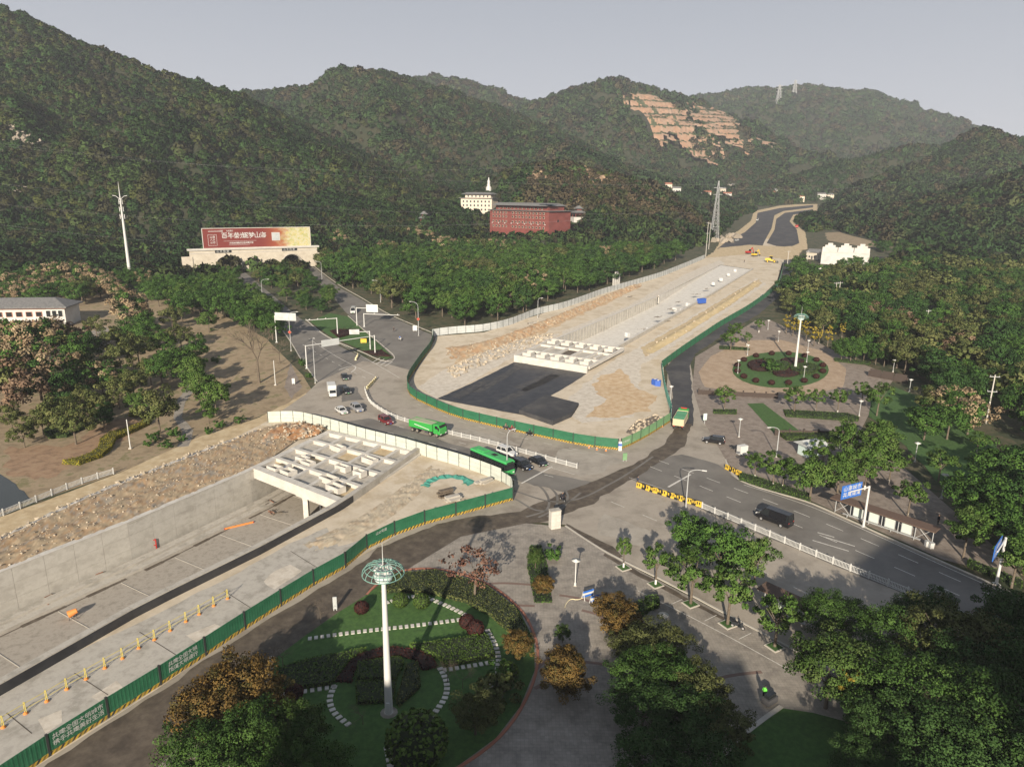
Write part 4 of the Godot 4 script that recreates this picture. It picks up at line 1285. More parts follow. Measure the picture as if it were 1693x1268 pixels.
func bus(front: Vector2, rear: Vector2, label: String) -> void:
	var a := P(front.x, front.y)
	var c := P(rear.x, rear.y)
	var d := a - c
	var o := thing("city_bus", label, "bus", Vector3((a.x + c.x) / 2, .06, (a.z + c.z) / 2), atan2(d.x, d.z))
	var b := B.new()
	b.loft([ring(-5.3, 1.2, .35, 1.35, .1), ring(-5.2, 1.25, .3, 1.35, .08), ring(5.15, 1.25, .3, 1.35, .08), ring(5.3, 1.18, .35, 1.2, .1)])
	part(o, "body", b.done(), mats["bus_green"])
	b = B.new()
	b.loft([ring(-5.3, 1.15, 2.6, 3.05, .16), ring(-5.1, 1.24, 2.55, 3.1, .2), ring(5.0, 1.24, 2.55, 3.1, .2), ring(5.3, 1.15, 2.6, 3.0, .16)])
	part(o, "roof", b.done(), mats["bus_green"])
	b = B.new()
	b.box(Vector3(0, 3.18, -2.6), Vector3(1.5, .22, 2.2))
	part(o, "air_unit", b.done(), mats["bus_green"])
	boxpart(o, "roof_hatch", Vector3(0, 3.09, .8), Vector3(.9, .08, 1.2), mats["black"])
	b = B.new()
	for s in [-1.0, 1.0]:
		for i in 9: b.box(Vector3(s * 1.2, 1.95, -5.1 + i * 1.27), Vector3(.1, 1.25, .12))
	part(o, "pillar", b.done(), mats["black"])
	for s in [-1, 1]:
		for i in 8: boxpart(o, "window", Vector3(s * 1.19, 1.35, -4.46 + i * 1.27), Vector3(.05, 1.2, 1.13), mats["glass"])
	boxpart(o, "windscreen", Vector3(0, 1.2, 5.2), Vector3(2.3, 1.4, .1), mats["glass"])
	boxpart(o, "rear_window", Vector3(0, 1.35, -5.2), Vector3(2.2, 1.2, .1), mats["glass"])
	boxpart(o, "route_display", Vector3(0, 2.62, 5.26), Vector3(1.7, .28, .08), mats["black"])
	pair(o, "headlight", .85, .6, 5.27, Vector3(.4, .22, .08), mats["lamp_glass"])
	pair(o, "tail_light", .95, .8, -5.28, Vector3(.25, .4, .06), mats["red"])
	wheels(o, 1.12, [3.0, -2.7], .48, .3, mats["dusty_rim"])

func box_truck(front: Vector2, rear: Vector2, label: String) -> void:
	var a := P(front.x, front.y)
	var c := P(rear.x, rear.y)
	var d := a - c
	var o := thing("box_truck", label, "truck", Vector3((a.x + c.x) / 2, G(-(a.z + c.z) / 2) + .06, (a.z + c.z) / 2), atan2(d.x, d.z))
	var b := B.new()
	b.loft([ring(1.35, .95, .5, 2.05, .1), ring(2.3, .95, .45, 2.1, .15), ring(2.85, .92, .4, 1.25, .12), ring(2.95, .88, .45, 1.1, .1)])
	part(o, "cab", b.done(), mats["white_paint"])
	b = B.new()
	b.quad(Vector3(-.82, 1.3, 2.86), Vector3(-.76, 2.0, 2.42), Vector3(.76, 2.0, 2.42), Vector3(.82, 1.3, 2.86))
	part(o, "windscreen", b.done(), mats["glass"])
	pair(o, "side_window", .95, 1.35, 1.9, Vector3(.04, .55, .7), mats["glass"])
	b = B.new()
	b.loft([ring(-2.95, 1.05, .85, 2.95, .06), ring(1.25, 1.05, .85, 2.95, .06)])
	part(o, "cargo_box", b.done(), mats["white_paint"])
	boxpart(o, "chassis", Vector3(0, .5, -.7), Vector3(.9, .3, 4.4), mats["dark_metal"])
	pair(o, "headlight", .66, .7, 2.93, Vector3(.3, .18, .08), mats["lamp_glass"])
	pair(o, "mirror", 1.08, 1.4, 2.4, Vector3(.12, .35, .1), mats["black"])
	wheels(o, .82, [1.9, -1.7], .38, .22, mats["dusty_rim"])

# ------------------------------------------------------------------ people: one skin over tapered bones, meshed with surface nets
func figure(bones: Array, cell := .055) -> ArrayMesh:     # bone: from, to, r0, r1, colour
	var lo := Vector3(9, 9, 9)
	var hi := -lo
	for s in bones:
		for p in [s[0], s[1]]:
			lo = lo.min(p - Vector3.ONE * .2)
			hi = hi.max(p + Vector3.ONE * .2)
	var n := Vector3i(((hi - lo) / cell).ceil()) + Vector3i.ONE
	var f := PackedFloat32Array()
	f.resize(n.x * n.y * n.z)
	var who := PackedInt32Array()
	who.resize(f.size())
	for z in n.z:
		for y in n.y:
			for x in n.x:
				var p := lo + Vector3(x, y, z) * cell
				var best := 9.0
				var bi := 0
				var acc := 0.0
				for i in bones.size():
					var s: Array = bones[i]
					var ab: Vector3 = s[1] - s[0]
					var t := clampf((p - s[0]).dot(ab) / maxf(ab.length_squared(), 1e-6), 0, 1)
					var dd: float = (p - s[0] - ab * t).length() - lerpf(s[2], s[3], t)
					acc += exp(-dd * 38.0)
					if dd < best:
						best = dd
						bi = i
				var k := x + n.x * (y + n.y * z)
				f[k] = -log(maxf(acc, 1e-20)) / 38.0
				who[k] = bi
	var idx := {}
	var b := B.new()
	b.use_c = true
	var vp := PackedVector3Array()
	var vc := PackedColorArray()
	for z in n.z - 1:
		for y in n.y - 1:
			for x in n.x - 1:
				var sum := Vector3.ZERO
				var cnt := 0
				for e in [[0,0,0,1,0,0],[0,1,0,1,1,0],[0,0,1,1,0,1],[0,1,1,1,1,1],[0,0,0,0,1,0],[1,0,0,1,1,0],[0,0,1,0,1,1],[1,0,1,1,1,1],[0,0,0,0,0,1],[1,0,0,1,0,1],[0,1,0,0,1,1],[1,1,0,1,1,1]]:
					var fa := f[x + e[0] + n.x * (y + e[1] + n.y * (z + e[2]))]
					var fb := f[x + e[3] + n.x * (y + e[4] + n.y * (z + e[5]))]
					if (fa < 0) == (fb < 0): continue
					var t := fa / (fa - fb)
					sum += Vector3(e[0], e[1], e[2]).lerp(Vector3(e[3], e[4], e[5]), t)
					cnt += 1
				if cnt:
					idx[Vector3i(x, y, z)] = vp.size()
					vp.append(lo + (Vector3(x, y, z) + sum / cnt) * cell)
					vc.append(bones[who[x + n.x * (y + n.y * z)]][4])
	for k in idx:
		for ax in 3:
			var q := Vector3i.ZERO
			q[ax] = 1
			var u := Vector3i.ZERO
			u[(ax + 1) % 3] = 1
			var w := Vector3i.ZERO
			w[(ax + 2) % 3] = 1
			var c1: Vector3i = k
			var c2: Vector3i = k + q
			var f1 := f[c1.x + n.x * (c1.y + n.y * c1.z)]
			var f2 := f[c2.x + n.x * (c2.y + n.y * c2.z)]
			if (f1 < 0) == (f2 < 0): continue
			var ids := []
			for cc in [k, k - u, k - u - w, k - w]: ids.append(idx.get(cc, -1))
			if ids.has(-1): continue
			if f1 < 0: ids.reverse()
			for t in [[0, 1, 2], [0, 2, 3]]:
				b.col = vc[ids[t[0]]]
				b.tri(vp[ids[t[0]]], vp[ids[t[1]]], vp[ids[t[2]]])
	return b.done()

func person_mesh(pose: String, top: Color, legs: Color) -> ArrayMesh:
	var skin := Color(.38, .22, .15)
	var hair := Color(.02, .018, .016)
	var shoe := Color(.03, .03, .03)
	var hip := Vector3(0, .95, 0)
	var k := []
	var lean := 0.0
	if pose == "stand":
		for s in [-1.0, 1.0]:
			k.append([hip + Vector3(s * .1, 0, 0), Vector3(s * .12, .5, .02), .1, .07, legs])
			k.append([Vector3(s * .12, .5, .02), Vector3(s * .13, .09, -.02), .065, .045, legs])
			k.append([Vector3(s * .13, .05, -.04), Vector3(s * .14, .04, .14), .05, .045, shoe])
			k.append([Vector3(s * .19, 1.4, 0), Vector3(s * .26, 1.12, 0), .06, .05, top])
			k.append([Vector3(s * .26, 1.12, 0), Vector3(s * .24, .87, .1), .045, .035, top])
			k.append([Vector3(s * .24, .87, .1), Vector3(s * .23, .76, .13), .04, .03, skin])
	else:
		hip = Vector3(0, .82, -.15)
		lean = .18
		for s in [-1.0, 1.0]:
			k.append([hip + Vector3(s * .11, 0, 0), Vector3(s * .17, .72, .32), .1, .075, legs])
			k.append([Vector3(s * .17, .72, .32), Vector3(s * .16, .3, .3), .07, .05, legs])
			k.append([Vector3(s * .16, .27, .28), Vector3(s * .16, .26, .46), .05, .045, shoe])
			k.append([Vector3(s * .19, 1.28, .03), Vector3(s * .3, 1.05, .2), .06, .05, top])
			k.append([Vector3(s * .3, 1.05, .2), Vector3(s * .28, 1.02, .48), .045, .035, top])
			k.append([Vector3(s * .28, 1.02, .48), Vector3(s * .27, 1.02, .56), .04, .035, skin])
	var neck := hip + Vector3(0, .5, lean)
	k.append([hip, hip + Vector3(0, .12, lean * .2), .15, .15, legs])
	k.append([hip + Vector3(0, .14, lean * .25), neck - Vector3(0, .08, 0), .15, .17, top])
	k.append([neck + Vector3(-.15, -.06, 0), neck + Vector3(.15, -.06, 0), .08, .08, top])
	k.append([neck, neck + Vector3(0, .1, .01), .055, .055, skin])
	k.append([neck + Vector3(0, .17, .03), neck + Vector3(0, .2, .03), .085, .09, skin])
	k.append([neck + Vector3(0, .24, 0), neck + Vector3(0, .22, -.02), .095, .09, hair])
	return figure(k)

func rider(px: Vector2, yaw: float, top: Color, body: Material, label: String, person_label: String, with_person := true) -> void:
	var o := thing("motor_scooter", label, "scooter", P(px.x, px.y) + Vector3(0, .07, 0), yaw)
	var b := B.new()
	b.loft([ring(-.75, .1, .55, .8, .04), ring(-.4, .17, .45, .82, .05), ring(.05, .16, .4, .74, .05), ring(.1, .16, .3, .38, .03), ring(.4, .16, .3, .38, .03)])
	b.loft([ring(.42, .17, .3, .9, .04), ring(.55, .15, .45, 1.0, .04), ring(.66, .08, .6, .95, .03)])
	part(o, "body", b.done(), body)
	b = B.new()
	b.box(Vector3(0, .84, -.3), Vector3(.28, .09, .7))
	part(o, "seat", b.done(), mats["black"])
	b = B.new()
	b.tube(Vector3(-.33, 1.02, .48), Vector3(.33, 1.02, .48), .025, .025, 6)
	b.tube(Vector3(0, 1.02, .48), Vector3(0, .3, .68), .035, .035, 6)
	part(o, "handlebar", b.done(), mats["dark_metal"])
	var wm := wheel_mesh(.26, .1)
	for z in [.7, -.6]:
		var w := part(o, "wheel", wm[0], mats["tyre"], Vector3(0, .26, z))
		part(w, "rim", wm[1], mats["alloy"])
	if with_person:
		var p := thing("person", person_label, "person", o.position, yaw)
		var fm := mt("figure", Color.WHITE, .8)
		fm.vertex_color_use_as_albedo = true
		part(p, "body", person_mesh("ride", top, Color(.03, .035, .05)), fm)

func person(px: Vector2, yaw: float, top: Color, legs: Color, label: String) -> void:
	var p := thing("person", label, "person", P(px.x, px.y) + Vector3(0, .08, 0), yaw)
	var fm := mt("figure", Color.WHITE, .8)
	fm.vertex_color_use_as_albedo = true
	part(p, "body", person_mesh("stand", top, legs), fm)

# ------------------------------------------------------------------ hedges and clipped shrubs
func hedge(px: Array, high: float, p: String, label: String, dens := 34.0, lift := .1) -> void:
	var w := W2(px)
	if Geometry2D.is_polygon_clockwise(w): w.reverse()
	var o := thing("hedge", label, "hedge", at(w[0]))
	var b := B.new()
	var poly := PackedVector2Array()
	for q in w: poly.append(Vector2(q.x - w[0].x, q.y - w[0].y))
	var inner := Geometry2D.offset_polygon(poly, -.12)
	var core: PackedVector2Array = inner[0] if inner.size() else poly
	b.prism(core, Transform3D(Basis(Vector3.RIGHT, Vector3(0, 0, -1), Vector3.UP), Vector3(0, .0, 0)), high * .86)
	part(o, "stems", b.done(), mats[p + "_core"] if mats.has(p + "_core") else mats["hedge_core"])
	b = B.new()
	b.use_c = true
	var r := Rect2(poly[0], Vector2.ZERO)
	for q in poly: r = r.expand(q)
	var n := int(r.get_area() * dens)
	var nz := noise(.5, 2, 4)
	for i in n:
		var q := Vector2(rng.randf_range(r.position.x, r.end.x), rng.randf_range(r.position.y, r.end.y))
		if Geometry2D.is_point_in_polygon(q, poly):
			leaf(b, Vector3(q.x, high * (.9 + .1 * nz.get_noise_2d(q.x * 2.0, q.y * 2.0)) + rng.randf_range(-.06, .05), -q.y), Vector3.UP, .2, pick(pal[p]))
	for i in poly.size():
		var a := poly[i]
		var e := poly[(i + 1) % poly.size()]
		var out := Vector3(e.y - a.y, 0, e.x - a.x).normalized()
		for k in int(a.distance_to(e) * high * dens * 1.2):
			var q := a.lerp(e, rng.randf())
			leaf(b, Vector3(q.x, rng.randf() * high, -q.y), out, .2, pick(pal[p]))
	part(o, "foliage", b.done(), mats["leaf"])

func topiary(px: Vector2, r: float, p: String, label: String, group := "", flat_k := .9) -> void:
	var o := thing("clipped_shrub", label, "shrub", P(px.x, px.y), rng.randf() * TAU, group)
	var b := B.new()
	b.ball(Vector3(0, r * flat_k, 0), Vector3(r * .9, r * .86 * flat_k, r * .9), 12, 7)
	part(o, "stems", b.done(), mats["hedge_core"] if p != "purple" else mats["purple_core"])
	var key := "top_" + p
	if not mats.has(key):
		b = B.new()
		b.use_c = true
		for i in 1500:
			var d := Vector3(rng.randfn(), rng.randfn(), rng.randfn()).normalized()
			leaf(b, Vector3(0, 1, 0) + d * rng.randf_range(.9, 1.02), d, .14, pick(pal[p]))
		mats[key] = b.done()
	part(o, "foliage", mats[key], mats["leaf"], Vector3.ZERO, 0.0, Vector3(r, r * flat_k, r))

# rough ground: a bank or heap between two lines, with broken stone on it
func heap(called: String, label: String, pa: Array, pb: Array, heights: Array, amp: float, cols: Array, m: Material, rows := 10, step := 1.2, rocks := 0, rock_size := .5, plane := false) -> void:
	var a := along(W2(pa), true, step)
	var b2 := along(W2(pb), true, step)
	var n := mini(a.size(), b2.size())
	if a.size() != b2.size():
		var l := W2(pb)
		var tot := 0.0
		for i in l.size() - 1: tot += l[i].distance_to(l[i + 1])
		b2 = along(l, true, tot / (a.size() - 1) * .9999)
		n = mini(a.size(), b2.size())
	var nz := noise(.2, 5, called.length() * 7 + int(pa[0]))
	var v := []
	for i in n:
		var row := []
		for j in rows + 1:
			var t := float(j) / rows
			var q := a[i].lerp(b2[i], t)
			var h := 0.0
			for k in heights.size() - 1:
				var u := t * (heights.size() - 1)
				if int(u) == k or (k == heights.size() - 2 and t >= 1.0): h = lerpf(heights[k], heights[k + 1], u - k)
			var taper := smoothstep(0.0, .08, float(i) / n) * smoothstep(0.0, .08, 1.0 - float(i) / n)
			var e := h * (taper if not plane else 1.0) + nz.get_noise_2d(q.x * 2.2, q.y * 2.2) * amp * (1.0 if j > 0 and j < rows else .3)
			row.append(at(q, maxf(e, -.2) + .04))
		v.append(row)
	var b := B.new()
	b.use_c = true
	var cn := noise(.16, 4, 71)
	var nn := []
	var vc := []
	for i in n:
		var r1 := []
		var r2 := []
		for j in rows + 1:
			var du: Vector3 = v[mini(i + 1, n - 1)][j] - v[maxi(i - 1, 0)][j]
			var dv: Vector3 = v[i][mini(j + 1, rows)] - v[i][maxi(j - 1, 0)]
			var u := du.cross(dv).normalized()
			r1.append(u if u.y > 0.0 else -u)
			var t := clampf(cn.get_noise_2d(v[i][j].x * 1.5, v[i][j].z * 1.5) * 1.5 + .5 + rng.randf_range(-.1, .1), 0, .999) * (cols.size() - 1)
			var c0: Array = cols[int(t)]
			var c1: Array = cols[int(t) + 1]
			var k := rng.randf_range(.86, 1.14)
			r2.append(Color(c0[0] * k, c0[1] * k, c0[2] * k).lerp(Color(c1[0] * k, c1[1] * k, c1[2] * k), t - int(t)))
		nn.append(r1)
		vc.append(r2)
	for i in n - 1:
		for j in rows:
			for q in [[[i, j], [i, j + 1], [i + 1, j + 1]], [[i, j], [i + 1, j + 1], [i + 1, j]]]:
				var fn: Vector3 = (v[q[2][0]][q[2][1]] - v[q[0][0]][q[0][1]]).cross(v[q[1][0]][q[1][1]] - v[q[0][0]][q[0][1]])
				if fn.y < 0.0: q = [q[0], q[2], q[1]]
				for w in q:
					b.v.append(v[w[0]][w[1]])
					b.n.append(nn[w[0]][w[1]])
					b.c.append(vc[w[0]][w[1]])
					b.uv.append(Vector2.ZERO)
	var o := structure(called, b.done(), m)
	if rocks:
		var xf := []
		var cc := []
		for i in rocks:
			var ii := rng.randi() % (n - 1)
			var jj := rng.randi() % rows
			var q: Vector3 = v[ii][jj].lerp(v[ii + 1][jj + 1], rng.randf())
			var s := rock_size * pow(rng.randf(), 3.0) * 2.2 + .1
			xf.append(Transform3D(Basis.from_euler(Vector3(rng.randf() * 6, rng.randf() * 6, rng.randf() * 6)).scaled(Vector3(s, s * rng.randf_range(.6, 1), s)), q + Vector3(0, s * .2, 0)))
			var k := rng.randf_range(.7, 1.2)
			cc.append(Color(.4 * k, .34 * k, .26 * k))
		scatter("rubble", label, rock_mesh(), xf, cc, mats["vertex_stone"])

func rock_mesh() -> ArrayMesh:
	if mats.has("rock_mesh"): return mats["rock_mesh"]
	var b := B.new()
	b.use_c = true
	var p := []
	for d in [Vector3(1, 0, 0), Vector3(-1, 0, 0), Vector3(0, 1, 0), Vector3(0, -1, 0), Vector3(0, 0, 1), Vector3(0, 0, -1)]: p.append(d * rng.randf_range(.4, .6) + Vector3(rng.randf_range(-.2, .2), rng.randf_range(-.2, .2), rng.randf_range(-.2, .2)))
	for f in [[2, 4, 0], [2, 0, 5], [2, 5, 1], [2, 1, 4], [3, 0, 4], [3, 5, 0], [3, 1, 5], [3, 4, 1]]: b.tri(p[f[0]], p[f[2]], p[f[1]])
	mats["rock_mesh"] = b.done()
	return mats["rock_mesh"]

func scatter(called: String, label: String, mesh: Mesh, xf: Array, cc: Array, m: Material) -> void:
	var mm := MultiMesh.new()
	mm.transform_format = MultiMesh.TRANSFORM_3D
	mm.use_colors = true
	mm.mesh = mesh
	mm.instance_count = xf.size()
	for i in xf.size():
		mm.set_instance_transform(i, xf[i])
		mm.set_instance_color(i, cc[i])
	var o := MultiMeshInstance3D.new()
	o.name = numbered(called)
	o.multimesh = mm
	o.material_override = m
	add_child(o)
	stuff(o, label, "rubble")

# ------------------------------------------------------------------ buildings
func frame_at(a: Vector3, b: Vector3) -> Transform3D:      # x runs from a to b, y up, z out of the front
	var x := Vector3(b.x - a.x, 0, b.z - a.z).normalized()
	return Transform3D(Basis(x, Vector3.UP, x.cross(Vector3.UP)), a)

func house_at(called: String, label: String, a: Vector3, b: Vector3, category := "building") -> Array:
	var t := frame_at(a, b)
	var o := thing(called, label, category, a)
	o.transform = t
	return [o, Vector2(a.x, a.z).distance_to(Vector2(b.x, b.z))]

func windows(o: Node3D, x0: float, x1: float, n: int, ys: Array, z: float, w: float, h: float, frame_m: Material, skip := []) -> void:
	for r in ys.size():
		for i in n:
			if skip.has(r * n + i): continue
			var x := lerpf(x0, x1, (i + .5) / n)
			var f := boxpart(o, "window", Vector3(x, ys[r], z), Vector3(w, h, .16), frame_m)
			var p := MeshInstance3D.new()
			p.name = "pane"
			p.mesh = cube
			p.material_override = mats["glass"]
			p.transform = Transform3D(Basis().scaled(Vector3(.84, .86, 1.1)), Vector3(0, .07, 0))
			f.add_child(p, true)

func gable_house(a: Vector3, b: Vector3, deep: float, high: float, wall: Material, roof: Material, label: String, group := "") -> void:
	var r := house_at("house", label, a, b, "house")
	var o: Node3D = r[0]
	var L: float = r[1]
	if group: o.set_meta("group", group)
	boxpart(o, "wall", Vector3(L / 2, -3, -deep / 2), Vector3(L, high + 3, deep), wall)
	var m := B.new()
	var e := .5
	m.prism(PackedVector2Array([Vector2(-e, high - .1), Vector2(-deep / 2, high + deep * .26), Vector2(-deep - -e * -1, high - .1)]) if false else PackedVector2Array([Vector2(e, high), Vector2(-deep / 2, high + deep * .27), Vector2(-deep - e, high)]), Transform3D(Basis(Vector3(0, 0, 1), Vector3.UP, Vector3(-1, 0, 0)), Vector3(L + .4, 0, 0)), L + .8)
	part(o, "roof", m.done(), roof)
	windows(o, .5, L - .5, maxi(2, int(L / 3.2)), [1.0] if high < 5 else [1.0, 4.2], .02, 1.2, 1.3, mats["white"])
	boxpart(o, "door", Vector3(L * .5, 0, .03), Vector3(1.0, 2.1, .12), mats["dark_metal"])

func lattice(o: Node3D, high: float, w0: float, w1: float, bays: int, m: Material, r := .09) -> void:
	for s in [[-1, -1], [1, -1], [1, 1], [-1, 1]]:
		var b := B.new()
		b.tube(Vector3(s[0] * w0, 0, s[1] * w0), Vector3(s[0] * w1, high, s[1] * w1), r * 1.4, r, 5)
		part(o, "leg", b.done(), m)
	var c := B.new()
	for i in bays:
		var y0 := high * i / bays
		var y1 := high * (i + 1) / bays
		var a0 := lerpf(w0, w1, float(i) / bays)
		var a1 := lerpf(w0, w1, float(i + 1) / bays)
		var q := [[-1, -1], [1, -1], [1, 1], [-1, 1]]
		for k in 4:
			var s: Array = q[k]
			var t: Array = q[(k + 1) % 4]
			c.tube(Vector3(s[0] * a0, y0, s[1] * a0), Vector3(t[0] * a1, y1, t[1] * a1), r * .6, r * .6, 4, false)
			c.tube(Vector3(t[0] * a0, y0, t[1] * a0), Vector3(s[0] * a1, y1, s[1] * a1), r * .6, r * .6, 4, false)
			c.tube(Vector3(s[0] * a1, y1, s[1] * a1), Vector3(t[0] * a1, y1, t[1] * a1), r * .6, r * .6, 4, false)
	part(o, "bracing", c.done(), m)

func utility_pole(p: Vector3, high: float, label: String, group := "", arms := 1) -> void:
	var o := thing("utility_pole", label, "pole", p, rng.randf_range(-.3, .3), group)
	var b := B.new()
	b.tube(Vector3.ZERO, Vector3(0, high, 0), .2, .13, 8)
	part(o, "pole", b.done(), mats["pale_concrete"])
	for i in arms:
		b = B.new()
		b.box(Vector3(0, high - .5 - i * high * .3, 0), Vector3(2.2, .14, .14))
		for k in 3: b.tube(Vector3(-.95 + .95 * k, high - .45 - i * high * .3, 0), Vector3(-.95 + .95 * k, high - .1 - i * high * .3, 0), .06, .05, 5)
		part(o, "crossarm", b.done(), mats["galv"])

func setup_things_materials() -> void:
	mt("white", lin(.56, .56, .545), .5)
	mt("white_paint", lin(.58, .58, .565), .35)
	mt("galv", lin(.4, .41, .415), .6, .1)
	mt("mast_green", lin(.16, .3, .26), .5)
	mt("mast_pale", lin(.5, .6, .58), .5)
	mt("glass", lin(.015, .018, .02), .08)
	mt("black", lin(.015, .015, .016), .6)
	mt("tyre", lin(.02, .02, .02), .9)
	mt("alloy", lin(.45, .45, .46), .4, .5)
	mt("dusty_rim", lin(.2, .18, .15), .8)
	mt("dark_metal", lin(.06, .06, .065), .6)
	mt("red", lin(.4, .02, .015), .4)
	mt("lamp_glass", lin(.7, .7, .68), .15)
	mt("plate_green", lin(.2, .5, .25), .5)
	mt("blue_sign", lin(.03, .14, .5), .5)
	mt("car_black", lin(.008, .008, .01), .22)
	mt("car_white", lin(.58, .58, .57), .3)
	mt("car_silver", lin(.36, .36, .37), .32, .3)
	mt("car_red", lin(.14, .012, .014), .28)
	mt("car_dark", lin(.02, .024, .03), .28)
	for k in ["car_black", "car_white", "car_silver", "car_red", "car_dark"]:
		mats[k].clearcoat_enabled = true
		mats[k].clearcoat = .6
		mats[k].clearcoat_roughness = .1
	mt("truck_green", lin(.035, .3, .055), .45)
	mt("bus_green", lin(.05, .36, .1), .35)
	mt("beige", lin(.5, .42, .28), .6)
	mt("tarp", lin(.09, .28, .15), .8)
	mt("dust_cover", lin(.33, .36, .24), .9)
	grain("hoarding_green", [[.013, .1, .048], [.018, .12, .058], [.028, .14, .072]], 14.0, .01, .6, 0.0, 61, null, 512)
	grain("faded_green", [[.12, .24, .12], [.16, .29, .15]], 14.0, .01, .7, 0.0, 62, null, 256)
	grain("panel_white", [[.4, .43, .385], [.46, .49, .44], [.5, .53, .485]], 18.0, .012, .6, 0.0, 63, null, 512)
	grain("panel_grey", [[.36, .38, .38], [.44, .46, .46], [.5, .52, .52]], 24.0, .012, .6, 0.0, 64, null, 512)
	mt("post_black", lin(.03, .035, .035), .6)
	mt("yellow", lin(.62, .42, .04), .6)
	mt("cream", lin(.7, .62, .4), .7)
	mt("orange", lin(.62, .22, .05), .7)
	mt("pipe_yellow", lin(.58, .48, .1), .6)
	mt("blue", lin(.03, .1, .42), .5)
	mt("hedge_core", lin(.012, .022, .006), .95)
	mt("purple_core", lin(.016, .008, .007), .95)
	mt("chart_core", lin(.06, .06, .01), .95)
	var vs := mt("vertex_stone", Color.WHITE, .95)
	vs.vertex_color_use_as_albedo = true
	mt("red_wall", lin(.19, .05, .04), .8)
	grain("bright_concrete", [[.5, .475, .43], [.57, .545, .5], [.62, .6, .555]], 34.0, .012, .9, .6, 44)
	grain("red_plaster", [[.14, .036, .03], [.18, .046, .038], [.21, .058, .048]], 30.0, .01, .85, 0.0, 65, null, 512)
	mt("cream_wall", lin(.62, .54, .44), .85)
	grain("white_wall", [[.46, .445, .42], [.52, .505, .48], [.56, .55, .525]], 24.0, .01, .85, 0.0, 66, null, 512)
	grain("grey_tile", [[.1, .1, .105], [.15, .15, .15], [.19, .185, .18]], 12.0, .02, .9, .5, 67, null, 512)
	mt("roof_brown", lin(.1, .064, .048), .8)
	mt("dull_brick", lin(.17, .115, .095), .85)
	mt("dark_wall", lin(.05, .036, .03), .85)
	mt("solar", lin(.03, .045, .08), .2)
	mt("terracotta", lin(.34, .14, .09), .85)
	grain("stone_wall", [[.42, .37, .3], [.5, .45, .37], [.56, .51, .43]], 20.0, .012, .9, .8, 68, null, 512)
	grain("steel_rust", [[.2, .09, .05], [.28, .13, .08]], 6.0, .02, .8, 0.0, 69, null, 256)
	mt("net_green", lin(.05, .24, .19), .9)
	mt("water", lin(.02, .025, .018), .05)
	grain("formwork", [[.34, .32, .285], [.41, .39, .35], [.47, .45, .41], [.38, .36, .32]], 34.0, .009, .9, .6, 70)
	hazard_material()

func retaining(called: String, label: String, w: PackedVector2Array, top: Array, bottom: Array, thick: float, m: Material, rows: int, bay: float, cap := .0, out := 1.0) -> Node3D:
	# a wall along w built of cast panels with joints; its thickness lies on the side away from the pit
	var o := thing(called, label, "wall", at(w[0]))
	var l := along(w, false, bay)
	var n := l.size() - 1
	for i in n:
		var t0 := float(i) / n
		var y0 := lerpf(top[0], top[1], t0)
		var b0 := lerpf(bottom[0], bottom[1], t0)
		for r in rows:
			var lo := lerpf(b0, y0, float(r) / rows)
			var hi := lerpf(b0, y0, float(r + 1) / rows)
			var a := at(l[i])
			var e := at(l[i + 1])
			var s := (e - a).normalized()
			var nrm := Vector3.UP.cross(s).normalized() * out * thick * .5
			span(o, "panel", cube, m, a + nrm + Vector3(0, lo, 0) + s * .02, e + nrm + Vector3(0, lo, 0) - s * .02, hi - lo - .025, thick - (r % 2) * .02 - rng.randf() * .015)
	if cap > 0.0:
		for i in n:
			var a := at(l[i])
			var e := at(l[i + 1])
			var nrm := Vector3.UP.cross((e - a).normalized()) * out * thick * .5
			span(o, "coping", cube, mats["pale_concrete"], a + nrm + Vector3(0, lerpf(top[0], top[1], float(i) / n) - .01, 0), e + nrm + Vector3(0, lerpf(top[0], top[1], float(i) / n) - .01, 0), cap, thick + .12)
	return o

